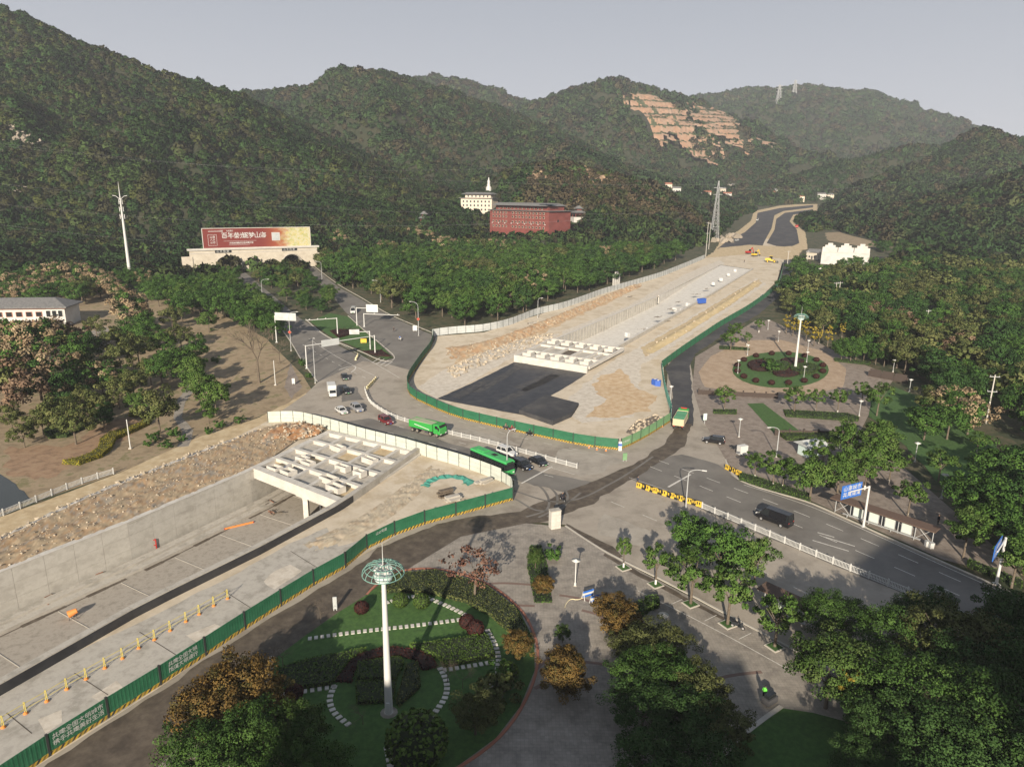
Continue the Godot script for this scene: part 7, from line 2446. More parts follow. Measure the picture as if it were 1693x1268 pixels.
	# blue tanks and netting on the far site, generator in the trench
	for s in [[1083, 636, .5], [1088, 638, -.3]]:
		o = thing("water_tank", "blue plastic tank near the curve of the hoarding", "tank", P(s[0], s[1]), s[2], "blue tanks on the far site")
		boxpart(o, "tank", Vector3.ZERO, Vector3(1.5, 1.6, 1.3), mats["blue"])
		boxpart(o, "lid", Vector3(0, 1.6, 0), Vector3(.5, .12, .5), mats["white"])
	o = thing("generator", "blue generator cabinet in the far trench", "generator", P(1160, 502), .6)
	boxpart(o, "cabinet", Vector3(0, .3, 0), Vector3(4.0, 2.0, 1.8), mats["blue"])
	boxpart(o, "skid", Vector3.ZERO, Vector3(4.2, .3, 1.9), mats["dark_metal"])
	for s in [[1037, 555, 1.6], [1020, 577, 1.4], [1072, 545, 1.2], [1137, 505, 1.6], [1115, 512, 1.4], [1180, 470, 1.5], [1205, 455, 1.5], [1216, 448, 1.4], [1127, 515, 1.5], [1192, 463, 1.6]]:
		o = thing("material_bag", "white bulk bag standing on the far trench floor", "bag", P(s[0], s[1]) + Vector3(0, -.5, 0), rng.randf(), "bulk bags in the far trench")
		var b := B.new()
		b.loft([ring(-.8, s[2] * .45, 0, s[2], .2), ring(-.3, s[2] * .6, 0, s[2] * 1.1, .3), ring(.3, s[2] * .58, 0, s[2] * 1.05, .3), ring(.8, s[2] * .45, 0, s[2] * .95, .2)])
		part(o, "bag", b.done(), mats["white"])
	for s in [[1090, 525, 5.0], [1110, 512, 4.0], [1065, 545, 4.5], [1150, 487, 5.0], [1100, 532, 4.0], [1125, 500, 3.5], [1170, 478, 4.0], [880, 535, 3.5], [1040, 491, 3.0]]:
		o = thing("timber_pile", "stack of boards and steel on the far site", "timber", P(s[0], s[1]) + Vector3(0, .0, 0), .6, "board stacks on the far site")
		for k in 6:
			var b := B.new()
			b.box(Vector3(rng.randf_range(-.6, .6), .1 + .1 * (k / 2), rng.randf_range(-1.2, 1.2)), Vector3(s[2] * rng.randf_range(.5, 1.0), .1, .3), Basis(Vector3.UP, rng.randf_range(-.4, .4)))
			part(o, "board", b.done(), mats["bark"] if k % 2 else mats["pale_concrete"])
	# green netting and planks on the near site
	var nb := B.new()
	var path := along(W2([700, 806, 712, 795, 735, 789, 760, 790, 775, 797, 768, 803]), true, .5)
	for i in path.size() - 1:
		var s0 := _side(path, i) * (.9 + .2 * sin(i * 1.1))
		var s1 := _side(path, i + 1) * (.9 + .2 * sin((i + 1) * 1.1))
		var h0 := .25 + .2 * sin(i * 2.3)
		var h1 := .25 + .2 * sin((i + 1) * 2.3)
		nb.quad(at(path[i] - s0, .1), at(path[i + 1] - s1, .1), at(path[i + 1], h1 + .12), at(path[i], h0 + .12))
		nb.quad(at(path[i], h0 + .12), at(path[i + 1], h1 + .12), at(path[i + 1] + s1, .1), at(path[i] + s0, .1))
	o = thing("dust_net", "crumpled green dust net on the soil beside the white hoarding", "net", Vector3.ZERO)
	part(o, "net", nb.done(), mats["net_green"])
	for s in [[755, 828, "grey concrete blocks stacked behind the green hoarding"], [738, 820, "pallet of boards behind the green hoarding"], [800, 800, "bent roofing sheets behind the pale fence"]]:
		o = thing("block_stack", s[2], "stack", P(s[0], s[1]), .6)
		for k in 5: boxpart(o, "block", Vector3(rng.randf_range(-.8, .8), .1 + .32 * (k / 2), rng.randf_range(-.6, .6)), Vector3(2.6, .3, .9), mats["concrete"] if s[0] != 738 else mats["bark"], rng.randf_range(-.3, .3))
	# kerbs and markings
	kerb([525, 632, 500, 598, 480, 565, 462, 540])
	kerb([505, 528, 540, 556, 600, 583, 640, 598, 652, 592, 640, 578, 605, 549, 575, 522])
	kerb([722, 553, 690, 540, 640, 518, 600, 494, 560, 471, 520, 441])
	kerb([1200, 760, 1225, 795, 1340, 832, 1430, 872, 1560, 930, 1700, 992])
	kerb([935, 870, 1000, 912, 1100, 962, 1254, 1044, 1400, 1120])
	marking([510, 560, 560, 592, 620, 622], .15)
	marking([500, 570, 560, 604, 610, 628], .15, 2.0, 3.0)
	marking([520, 545, 600, 590, 660, 625], .15)
	marking([560, 612, 585, 606, 580, 616], .3)
	for k in 4: marking([615 + k * 7, 600 + k * 2, 628 + k * 7, 592 + k * 2], .3)
	marking([690, 668, 740, 690, 800, 708, 900, 733, 1000, 752], .15, 2.0, 4.0)
	marking([640, 715, 720, 735, 800, 757, 880, 780, 930, 793], .15, 2.0, 4.0)
	marking([660, 706, 740, 727, 820, 748, 900, 772], .15, 2.0, 4.0)
	marking([862, 800, 913, 772], .35)
	marking([905, 772, 950, 785], .15)
	var bb := B.new()
	for q in [[790, 968, 830, 965, 880, 968], [886, 1108, 905, 1092, 930, 1088], [884, 1140, 905, 1128, 925, 1122], [925, 985, 965, 992, 1010, 1008], [962, 1010, 990, 1018, 1005, 1030], [1140, 1140, 1200, 1120, 1260, 1112], [960, 1095, 1000, 1100, 1030, 1110], [820, 1000, 860, 1002, 884, 1003]]: strip(bb, along(W2(q), true, 1.0), .5, .1)
	structure("paving_band", bb.done(), mats["dull_brick"])
	marking([1055, 978, 1130, 1015, 1220, 1062, 1310, 1112], .12, 0, 0, .11)
	for q in [[1110, 1000, 1128, 992], [1165, 1028, 1185, 1018], [1222, 1058, 1242, 1048]]: marking(q, .1, 0, 0, .11)
	# wide road lanes
	for s in [[1090, 762, 1180, 795, 1320, 848, 1480, 915, 1640, 985], [1075, 772, 1160, 805, 1300, 862, 1460, 930, 1620, 1000]]: marking(s, .15, 3.0, 3.0)
	marking([1230, 802, 1340, 838, 1430, 877, 1560, 936, 1700, 998], .15)
	marking([1040, 790, 1120, 818, 1250, 868, 1400, 935, 1560, 1008, 1640, 1048], .12)
	marking([1105, 806, 1142, 785], .4)
	marking([1010, 830, 1100, 868, 1220, 925, 1340, 985, 1440, 1035], .14, 3.0, 4.0)
	for s in [[1359, 887, 1414, 904], [1344, 894, 1404, 912], [1352, 881, 1380, 889]]: marking([s[0], s[1], s[2], s[3]], .22)

func setup_vehicles() -> void:
	tipper(Vector2(737, 724), Vector2(677, 709), mats["truck_green"], mats["truck_green"], mats["dust_cover"], "bright green dump truck with dusty covered bed at the railing")
	bus(Vector2(843, 788), Vector2(785, 763), "green city bus waiting behind the white hoarding")
	car(Vector2(848, 756), Vector2(828, 749), "suv", mats["car_white"], "white car beside the rear of the green bus")
	car(Vector2(875, 780), Vector2(852, 769), "suv", mats["car_black"], "black car just ahead of the green bus")
	car(Vector2(903, 774), Vector2(878, 762), "sedan", mats["car_black"], "black car next to the white railing end")
	car(Vector2(647, 705), Vector2(629, 695), "suv", mats["car_red"], "dark red car behind the green dump truck")
	car(Vector2(572, 688), Vector2(557, 678), "sedan", mats["car_white"], "white saloon at the end of the white hoarding")
	car(Vector2(598, 685), Vector2(582, 674), "suv", mats["car_silver"], "silver car beside the white saloon")
	car(Vector2(577, 655), Vector2(569, 645), "sedan", mats["car_black"], "black car beside the white box truck")
	car(Vector2(573, 632), Vector2(567, 622), "sedan", mats["car_dark"], "dark blue car following the box truck")
	box_truck(Vector2(552, 664), Vector2(546, 644), "white box truck leaving the tunnel road")
	car(Vector2(582, 523), Vector2(586, 512), "van", mats["car_white"], "white van on the right carriageway below the trees")
	tipper(Vector2(1134, 686), Vector2(1116, 722), mats["truck_green"], mats["beige"], mats["tarp"], "beige dump truck with a green tarpaulin driving up the dark lane")
	car(Vector2(1165, 731), Vector2(1196, 735), "suv", mats["car_black"], "black off road car parked across the plaza corner")
	car(Vector2(1260, 857), Vector2(1300, 872), "van", mats["car_black"], "black van driving along the wide road")
	car(Vector2(1258, 496), Vector2(1266, 488), "sedan", mats["car_white"], "white car on the dark lane by the long hoarding")
	car(Vector2(1301, 446), Vector2(1309, 449), "van", mats["car_white"], "white van parked by the stepped gable hall")
	car(Vector2(1310, 451), Vector2(1318, 452), "sedan", mats["car_white"], "white saloon parked by the stepped gable hall")
	car(Vector2(1250, 367), Vector2(1255, 363), "van", mats["car_white"], "white van on the new valley road")
	car(Vector2(1216, 399), Vector2(1221, 398), "sedan", mats["car_white"], "white car at the start of the new valley road")
	car(Vector2(165, 570), Vector2(172, 565), "van", mats["car_silver"], "pale van parked at the white office building")
	tipper(Vector2(1318, 380), Vector2(1317, 374), mats["red"], mats["red"], mats["dust_cover"], "red tipper lorry on the new valley road")
	# grader on the far site
	var o := thing("wheel_loader", "yellow wheel loader where the site meets the valley road", "loader", P(1275, 434), 1.2)
	var b := B.new()
	b.loft([ring(-3.4, 1.1, 1.2, 2.6, .2), ring(-.6, 1.15, 1.1, 2.8, .2), ring(.4, .9, 1.0, 1.8, .1), ring(2.8, .6, .9, 1.5, .1)])
	part(o, "body", b.done(), mats["yellow"])
	boxpart(o, "cab", Vector3(0, 2.2, -.2), Vector3(1.6, 1.7, 1.8), mats["glass"])
	boxpart(o, "roof", Vector3(0, 3.9, -.2), Vector3(1.8, .15, 2.0), mats["yellow"])
	b = B.new()
	b.loft([ring(3.2, 1.6, .2, 1.5, .1), ring(4.4, 1.6, .15, .5, .05)])
	part(o, "bucket", b.done(), mats["dark_metal"])
	wheels(o, 1.15, [2.0, -2.0], .8, .55, mats["yellow"])
	for s in [[1248, 424, "yellow"], [1238, 420, "red"]]:
		o = thing("excavator", "small %s excavator on the tan earth of the far site" % s[2], "excavator", P(s[0], s[1]), 2.0)
		b = B.new()
		for q in [-.9, .9]: b.loft([ring(-1.7, .28, 0, .8, .2), ring(1.7, .28, 0, .8, .2)].map(func(rg): return rg.map(func(p): return p + Vector3(q, 0, 0))))
		part(o, "track", b.done(), mats["dark_metal"])
		b = B.new()
		b.loft([ring(-1.9, 1.2, .9, 2.0, .2), ring(1.0, 1.2, .9, 2.0, .2)])
		part(o, "house", b.done(), mats[s[2]])
		boxpart(o, "cab", Vector3(-.6, 1.9, .5), Vector3(.95, 1.2, 1.2), mats["glass"])
		b = B.new()
		b.bar(Vector3(.3, 1.6, .9), Vector3(.3, 4.2, 3.2), .35, .5)
		part(o, "boom", b.done(), mats[s[2]])
		b = B.new()
		b.bar(Vector3(.3, 4.2, 3.2), Vector3(.3, 1.2, 4.6), .3, .35)
		part(o, "arm", b.done(), mats[s[2]])
		b = B.new()
		b.box(Vector3(.3, .8, 4.4), Vector3(.9, .8, .7))
		part(o, "bucket", b.done(), mats["dark_metal"])
	rider(Vector2(930, 829), .5, Color(.02, .022, .03), mats["car_black"], "black motor scooter crossing the muddy tracks", "person in dark clothes riding a scooter over the muddy tracks")
	rider(Vector2(661, 563), .8, Color(.1, .2, .5), mats["car_white"], "white motor scooter coming down the tunnel road", "person in blue riding a white scooter down the tunnel road")
	rider(Vector2(836, 711), 1.3, Color(.2, .16, .12), mats["car_dark"], "left scooter of the pair below the green hoarding", "person in brown on the left scooter below the hoarding")
	rider(Vector2(846, 714), 1.3, Color(.3, .06, .05), mats["car_red"], "right scooter of the pair below the green hoarding", "person in dark red on the right scooter below the hoarding")
	rider(Vector2(875, 721), 1.2, Color(.02, .05, .05), mats["car_black"], "lone scooter farther along the green hoarding", "person in black on the lone scooter by the hoarding")
	rider(Vector2(1219, 1040), 1.0, Color(.1, .1, .1), mats["car_dark"], "dark scooter parked under the street trees", "", false)
	rider(Vector2(1212, 744), .4, Color(.1, .1, .1), mats["car_dark"], "bicycle like scooter parked by the white notice box", "", false)
	person(Vector2(651, 549), 0.2, Color(.03, .03, .035), Color(.02, .02, .025), "person in dark clothes walking on the tunnel road")
	person(Vector2(1054, 803), 1.0, Color(.03, .04, .07), Color(.02, .02, .03), "person in dark uniform at the end of the yellow barriers")
	person(Vector2(1263, 1158), 2.2, Color(.12, .5, .06), Color(.02, .02, .03), "person in a bright green vest beside the street cart")
	person(Vector2(1551, 868), .4, Color(.015, .015, .018), Color(.02, .02, .025), "person in black standing behind the long bus shelter")
	person(Vector2(1231, 434), .4, Color(.1, .08, .05), Color(.03, .03, .04), "person in work clothes on the far site earth")

func setup_tree_kinds() -> void:
	tree_kind("camphor", "camphor_tree", 8.0, 3.9, 1.4, 72, 100, .3, "green", null, 0.0, false, 3)
	tree_kind("fresh", "leafy_tree", 8.0, 3.5, 1.6, 64, 100, .3, "fresh", null, 0.15, false, 2)
	tree_kind("olive", "broadleaf_tree", 7.0, 3.4, 1.5, 56, 96, .28, "olive", null, 0.2, false, 2)
	tree_kind("dark", "evergreen_tree", 8.0, 3.7, 1.0, 66, 100, .3, "dark", null, 0.0, false, 2)
	tree_kind("brown", "osmanthus_tree", 6.5, 3.2, 1.0, 56, 84, .32, "brown", null, 0.0, false, 2)
	tree_kind("rain", "golden_rain_tree", 8.5, 4.2, 1.6, 66, 80, .38, "green", "tan", 0.0, false, 2)
	tree_kind("rosy", "golden_rain_tree", 8.5, 4.2, 1.6, 66, 80, .38, "olive", "pink", 0.0, false, 1)
	tree_kind("street", "street_tree", 6.6, 2.6, 2.1, 40, 84, .25, "fresh", null, 0.35, true, 3)
	tree_kind("bronze", "broadleaf_tree", 7.5, 3.6, 2.0, 40, 26, .3, "bronze", null, 0.6, false, 1)
	tree_kind("ginkgo", "ginkgo_tree", 6.0, 1.15, 1.0, 24, 56, .26, "yellow", null, 0.3, true, 2)
	tree_kind("bush", "bush", 2.6, 1.9, 0.1, 26, 60, .28, "green", null, 0.0, false, 2)
	tree_kind("oliveb", "bush", 2.6, 1.9, 0.1, 26, 60, .28, "olive", null, 0.0, false, 2)
	for q in [["camphor", "camphor_tree", 8.0, 3.9, 1.4, "green", 0.0], ["fresh", "leafy_tree", 8.0, 3.5, 1.6, "fresh", .1], ["olive", "broadleaf_tree", 7.0, 3.4, 1.5, "olive", .15], ["dark", "evergreen_tree", 8.0, 3.7, 1.0, "dark", 0.0], ["brown", "osmanthus_tree", 6.5, 3.2, 1.0, "brown", 0.0]]:
		tree_kind(q[0] + "_near", q[1], q[2], q[3], q[4], 110, 130, .19, q[5] + "_near", null, q[6] + .25, false, 3)
		word[q[0] + "_near"] = word[q[0]]
	for q in ["street", "bush", "oliveb", "rain"]: protos[q + "_near"] = protos[q]
	for q in ["street", "bush", "oliveb", "rain"]: word[q + "_near"] = word.get(q, "dull low")
	word["rosy"] = "rosy seeded"
	word["oliveb"] = "dull low"
	protos["bush"][0]["cat"] = "bush"

func bare_tree(x: float, y: float, h: float, label: String, sd: int, spread := .75, r := .16) -> void:
	var o := thing("bare_tree", label, "tree", P(x, y), sd)
	var b := B.new()
	b.tube(Vector3(0, -.1, 0), Vector3(0, h * .2, 0), r * 1.3, r, 7)
	part(o, "trunk", b.done(), mats["bark"])
	part(o, "branches", twigs(h, spread, r, 6, sd), mats["bark"], Vector3(0, h * .12, 0))

func setup_trees() -> void:
	var near := [
		[352, 1225, "brown", 6.5, 1.15], [408, 1190, "brown", 7.0, 1.0], [440, 1215, "brown", 6.0, .9], [395, 1245, "brown", 5.5, 1.0],
		[330, 1300, "camphor", 6.5, 1.0], [420, 1275, "camphor", 7.0, 1.0], [500, 1262, "fresh", 6.5, .95], [470, 1300, "camphor", 6.0, 1.0], [390, 1330, "camphor", 6.5, 1.1], [540, 1320, "camphor", 5.5, 1.0],
		[786, 1216, "olive", 4.8, 1.1], [936, 1158, "brown", 5.6, .95], [930, 1140, "brown", 5.2, .95], [857, 1090, "brown", 3.6, 1.05], [830, 1160, "oliveb", 3.2, 1.0], [828, 1128, "bush", 2.4, 1.0],
		[898, 985, "brown", 3.0, 1.0], [885, 942, "fresh", 3.4, .8], [915, 925, "bush", 2.2, 1.0], [930, 1064, "fresh", 2.6, .9],
		[1012, 1036, "brown", 4.4, 1.1], [1030, 1060, "brown", 4.6, 1.2], [1062, 1110, "olive", 5.4, 1.2], [1098, 1100, "olive", 5.0, 1.2], [1040, 1105, "olive", 4.4, 1.1],
		[1050, 1165, "camphor", 6.0, 1.1], [1100, 1165, "camphor", 6.2, 1.1], [1150, 1190, "olive", 6.0, 1.1], [1060, 1220, "dark", 6.0, 1.2], [1120, 1240, "dark", 6.4, 1.2], [1190, 1250, "olive", 5.4, 1.2], [1170, 1320, "dark", 6.0, 1.2], [1070, 1310, "dark", 6.0, 1.2], [1150, 1225, "dark", 5.6, 1.1],
	]
	for s in near: plant(s[2] + "_near", P(s[0], s[1]) - Vector3(0, .05, 0), s[3], "%s tree or bush in the planting beds round the near plaza" % word[s[2]], "%s plants of the near plaza" % word[s[2]], s[4])
	# round clipped tree in the garden
	topiary(Vector2(690, 1262), 2.9, "hedge", "large round clipped evergreen below the near mast")
	for s in [[1031, 940, 5.2, .55], [1084, 968, 6.2, .85], [1142, 1000, 7.6, 1.05], [1203, 1034, 8.0, 1.0], [1281, 1071, 7.4, 1.0]]:
		plant("street", P(s[0], s[1]), s[2], "slim street tree with a whitewashed foot in the row beside the plaza", "plaza row of street trees", s[3])
		var pit := thing("tree_pit", "square planting bed at the foot of a street tree beside the plaza", "planting bed", P(s[0], s[1]), .5, "tree pits of the plaza row")
		boxpart(pit, "edging", Vector3.ZERO, Vector3(1.7, .2, 1.7), mats["kerb"])
		boxpart(pit, "turf", Vector3(0, .02, 0), Vector3(1.4, .2, 1.4), mats["lawn"])
	for s in [[1137, 925, 7.0, "camphor", .95], [1190, 962, 8.4, "camphor", 1.0], [1247, 968, 7.0, "fresh", .8]]:
		plant(s[3], P(s[0], s[1]), s[2], "%s tree on the kerb strip behind the plaza row" % word[s[3]], "trees on the kerb strip", s[4])
	var br := [[1365, 1172, 9.0, "fresh", 1.0], [1352, 1062, 6.5, "camphor", .9], [1452, 1105, 7.5, "camphor", 1.0], [1548, 1120, 8.5, "olive", 1.15], [1470, 1210, 9.0, "camphor", 1.0], [1425, 1240, 6.0, "dark", .9], [1540, 1050, 6.0, "dark", 1.0], [1500, 1048, 5.5, "dark", .9], [1600, 1235, 8.5, "camphor", 1.05], [1655, 1085, 8.5, "dark", 1.1], [1620, 1130, 8.0, "olive", 1.1], [1570, 1165, 8.0, "dark", 1.1], [1680, 1180, 9.0, "dark", 1.1], [1660, 1280, 9.0, "camphor", 1.2], [1530, 1290, 8.0, "dark", 1.2], [1410, 1190, 6.0, "dark", 1.0], [1720, 1110, 9.0, "dark", 1.2], [1395, 1060, 6.0, "camphor", .9], [1410, 1300, 5.0, "dark", 1.0], [1600, 1320, 8.0, "dark", 1.2]]
	for s in br: plant(s[3] + "_near", P(s[0], s[1]), s[2], "big %s tree in the grove below the wide road" % word[s[3]], "%s grove trees below the wide road" % word[s[3]], s[4])
	plant("ginkgo", P(1400, 1195), 6.5, "narrow yellow conifer like tree in the shaded grove", "", 1.2)
	bare_tree(1505, 1245, 6.0, "leafless pale sapling in the shaded grove", 4, .8, .09)
	bare_tree(428, 633, 15.5, "tall leafless tree on the dry lawn by the tunnel road", 2, .55, .34)
	bare_tree(462, 600, 7.0, "small leafless tree beside the tunnel road kerb", 9, .8, .16)
	plant("bronze", P(785, 990), 7.6, "sparse bronze leaved tree at the top of the near garden", "", 1.05)
	bare_tree(468, 1105, 3.4, "leafless shrub at the left edge of the near garden", 12, .9, .05)
	bare_tree(740, 1130, 2.6, "leafless shrub inside the stepping stone ring", 13, .95, .04)
	bare_tree(765, 1140, 2.8, "leafless shrub right of the stepping stone ring", 14, .95, .04)
	bare_tree(600, 1200, 2.6, "leafless shrub below the stepping stone ring", 15, .95, .04)
	bare_tree(530, 1030, 2.8, "thin leafless sapling at the garden kerb", 16, .8, .03)
	# trees along the upper pavement and in the right park
	for s in [[1248, 792, 5.2, .95], [1278, 806, 7.0, .9], [1294, 809, 6.0, .9], [1339, 828, 8.6, 1.05], [1385, 815, 7.6, 1.0], [1410, 800, 7.4, 1.05], [1445, 790, 8.0, 1.05], [1360, 770, 6.0, .9], [1400, 760, 8.0, 1.0], [1450, 755, 8.0, 1.1], [1501, 856, 7.0, 1.0], [1593, 923, 7.0, 1.05], [1673, 972, 7.0, 1.0], [1430, 810, 6.0, .9], [1470, 800, 6.5, 1.0]]:
		plant("street" if s[2] < 7.2 else "fresh", P(s[0], s[1]), s[2], "green roadside tree between the bus shelter road and the kiosk", "roadside trees of the upper pavement", s[3])
	for s in [[1198, 680, 5.6, 1.0], [1313, 683, 6.0, 1.1], [1349, 681, 5.4, 1.0], [1385, 684, 5.8, .95], [1425, 668, 5.4, 1.0], [1450, 688, 7.4, .95], [1208, 580, 6.6, 1.0], [1235, 572, 4.2, .8], [1215, 560, 5.0, 1.1], [1255, 550, 4.4, .9]]:
		plant("street", P(s[0], s[1]), s[2] * 1.15, "small tree with a whitewashed foot standing on the far plaza", "far plaza trees", s[3])
	for s in [[1528, 728, "camphor", 8.0], [1566, 727, "camphor", 8.4], [1552, 797, "street", 6.6], [1615, 750, "street", 5.0], [1644, 812, "camphor", 9.0], [1600, 860, "camphor", 8.4], [1640, 880, "camphor", 8.5], [1690, 860, "dark", 9.0], [1670, 910, "camphor", 8.0], [1580, 700, "rain", 9.0], [1600, 720, "rain", 8.5], [1540, 690, "olive", 7.5], [1690, 950, "camphor", 7.0], [1620, 900, "fresh", 7.0], [1700, 800, "dark", 9.0]]:
		plant(s[2], P(s[0], s[1]), s[3], "%s tree on the lawn right of the far plaza" % word[s[2]], "%s trees of the right lawn" % word[s[2]], 1.1)
	for s in [[1391, 597], [1406, 600], [1415, 596], [1428, 598], [1442, 595], [1448, 603], [1462, 606]]: plant("camphor", P(s[0], s[1]), rng.randf_range(7, 8.4), "dense green tree in the row at the back of the far plaza", "tree row at the back of the far plaza", .85)
	for s in [[1311, 556], [1322, 560], [1333, 565], [1346, 573], [1354, 570], [1368, 575], [1392, 560], [1412, 558], [1431, 560], [1300, 552]]: plant("ginkgo", P(s[0], s[1]), rng.randf_range(5.5, 8.5), "narrow yellow ginkgo at the edge of the right hand wood", "yellow ginkgos beside the far plaza", 1.0)
	for s in [[1440, 540], [1465, 548], [1500, 560], [1485, 552], [1560, 568], [1580, 600]]: plant("rosy", P(s[0], s[1]), rng.randf_range(8, 10), "rosy seeded tree in the right hand wood", "rosy trees of the right hand wood")
	# left park
	var lp := [[60, 482, "rain", 9.0], [95, 480, "rain", 10.0], [135, 478, "rain", 9.5], [165, 482, "rain", 8.0], [20, 488, "rain", 7.5], [218, 548, "rain", 11.0], [15, 610, "rain", 11.0], [60, 612, "rain", 11.5], [105, 600, "rosy", 10.5], [30, 690, "rosy", 11.0], [70, 672, "rain", 11.5], [20, 650, "rain", 10.0], [112, 676, "dark", 8.0], [104, 640, "dark", 7.6], [130, 660, "dark", 6.0],
		[100, 717, "olive", 7.0], [125, 735, "olive", 7.2], [72, 722, "olive", 5.5], [20, 712, "olive", 5.0], [166, 702, "olive", 6.0], [172, 708, "dark", 4.6], [197, 676, "olive", 6.6], [222, 662, "olive", 6.6], [150, 640, "olive", 8.0], [200, 620, "olive", 8.0], [230, 605, "olive", 8.0], [185, 590, "olive", 7.5], [245, 580, "camphor", 8.0], [268, 640, "camphor", 7.4], [285, 625, "camphor", 8.0], [264, 716, "olive", 8.2], [330, 665, "fresh", 7.5], [320, 640, "fresh", 8.0], [357, 686, "fresh", 7.6], [345, 550, "fresh", 7.0], [300, 580, "olive", 7.0], [240, 555, "camphor", 7.0], [285, 545, "olive", 7.0], [160, 560, "olive", 6.5], [325, 600, "camphor", 6.0], [140, 690, "olive", 6.0], [205, 650, "fresh", 6.0], [250, 640, "olive", 6.5], [230, 690, "fresh", 5.5], [170, 655, "rain", 7.0], [130, 610, "camphor", 8.0], [270, 590, "fresh", 7.0], [310, 620, "olive", 6.0], [150, 600, "dark", 8.0], [210, 575, "camphor", 7.5], [345, 700, "fresh", 4.0], [330, 520, "camphor", 8.0], [300, 530, "camphor", 8.0], [360, 530, "camphor", 8.5], [40, 740, "olive", 4.5]]
	for s in lp: plant(s[2], P(s[0], s[1]), s[3] * (1.3 if s[2] in ["rain", "rosy"] else 1.2), "%s tree in the park left of the tunnel road" % word[s[2]], "%s trees of the left park" % word[s[2]], 1.0)
	wood([250, 490, 330, 482, 385, 468, 465, 535, 452, 575, 400, 545, 340, 520, 270, 520], 8.5, ["camphor", "camphor", "fresh", "camphor"], 7.5, 10, "%s tree lining the left carriageway", "trees lining the left carriageway")
	wood([420, 466, 480, 458, 500, 462, 560, 505, 540, 520, 500, 515, 470, 497], 8.0, ["camphor", "dark", "fresh", "olive"], 5.5, 8, "%s tree on the strip between the two carriageways", "trees between the carriageways")
	wood([-160, 480, 240, 470, 250, 500, 180, 505, -160, 520], 9.0, ["olive", "camphor", "rain"], 7, 10, "%s tree behind the white office building", "trees behind the office building")
	for s in [[350, 548], [330, 560], [358, 600], [300, 730], [245, 738], [255, 730], [285, 722], [275, 742], [345, 718], [362, 708], [395, 700], [510, 625], [500, 605]]: plant("bush", P(s[0], s[1]), rng.randf_range(1.2, 2.2), "low round bush on the dry lawn of the left park", "bushes of the left park")
	# the wood between the tunnel road and the far site
	wood([535, 447, 600, 437, 700, 430, 800, 428, 900, 432, 1000, 428, 1090, 426, 1118, 430, 1085, 445, 1030, 461, 990, 476, 950, 490, 905, 505, 880, 502, 868, 518, 820, 534, 735, 543, 700, 533, 640, 508, 590, 482], 9.0, ["camphor", "camphor", "fresh", "olive", "dark", "camphor", "camphor", "fresh"], 9, 13, "%s tree in the wood behind the grey panel fence", "wood behind the grey panel fence")
	for s in [[735, 424], [760, 426], [785, 428], [810, 427], [835, 432], [690, 404], [705, 408], [540, 408], [560, 412], [850, 497], [870, 500], [885, 490], [640, 430], [1000, 440]]: plant("rain", P(s[0], s[1]), rng.randf_range(10, 13), "pink seeded tree in the wood behind the grey panel fence", "seeded trees behind the grey panel fence")
	wood([1322, 470, 1440, 455, 1600, 450, 1760, 460, 1800, 700, 1700, 760, 1640, 705, 1560, 668, 1500, 630, 1460, 602, 1400, 572, 1330, 548, 1292, 528, 1272, 508, 1300, 488], 9.4, ["camphor", "dark", "olive", "dark", "camphor", "oliveb", "olive"], 7.5, 12, "%s tree in the wood right of the dark lane", "wood right of the dark lane")
	for s in [[1310, 455], [1322, 448], [1328, 460], [1396, 452], [1415, 448]]: plant("camphor", P(s[0], s[1]), 8.5, "dense green tree in front of the stepped gable hall", "trees in front of the gabled hall")
	wood([1325, 365, 1345, 358, 1500, 372, 1640, 385, 1640, 420, 1545, 402, 1500, 384, 1420, 376, 1362, 379, 1345, 384], 15.0, ["olive", "bush", "oliveb", "camphor"], 3.5, 7.0, "%s tree or bush round the tan field", "plants round the tan field")
	wood([1446, 412, 1540, 404, 1640, 425, 1600, 448, 1490, 444], 11.0, ["oliveb", "bush", "camphor", "dark"], 4, 7.5, "%s tree or bush behind the gabled hall", "plants behind the gabled hall")
	# hedges and beds
	hedge([102, 768, 128, 762, 150, 754, 163, 744, 166, 730, 182, 719, 208, 713, 232, 703, 240, 696, 232, 690, 212, 690, 214, 684, 238, 684, 250, 692, 247, 703, 215, 718, 192, 727, 184, 744, 168, 757, 130, 770], 1.0, "chart", "winding yellow hedge on the left park lawn", 26)
	hedge([70, 716, 100, 694, 140, 690, 142, 708, 110, 724, 80, 726], .9, "hedge", "dark green oval ground cover under the park trees", 22)
	hedge([1225, 786, 1340, 822, 1340, 831, 1222, 795], .9, "fresh", "low hedge along the kerb by the yellow barriers", 30)
	hedge([1600, 930, 1690, 966, 1690, 975, 1600, 938], .9, "fresh", "low hedge along the kerb below the blue sign", 20)
	hedge([1296, 680, 1400, 686, 1420, 692, 1420, 698, 1300, 690], .7, "fresh", "low hedge under the far plaza tree row", 22)
	hedge([1180, 680, 1218, 680, 1218, 686, 1180, 685], .7, "fresh", "short hedge under a single plaza tree", 26)
	hedge([1380, 594, 1440, 601, 1438, 605, 1380, 598], .7, "fresh", "low hedge at the back of the far plaza", 20)
	hedge([1190, 573, 1235, 577, 1240, 580, 1190, 578], .7, "fresh", "low hedge at the left back of the far plaza", 20)
	hedge([1290, 722, 1400, 722, 1420, 728, 1410, 734, 1300, 729], 1.1, "hedge", "dark clipped hedge behind the kiosk", 24)
	# the oval bed on the far plaza
	var ov := func(cx: float, cy: float, rx: float, ry: float, n: int, a0 := 0.0, a1 := TAU) -> Array:
		var q := []
		for i in n:
			var an: float = lerpf(a0, a1, float(i) / n)
			q.append(cx + cos(an) * rx)
			q.append(cy + sin(an) * ry)
		return q
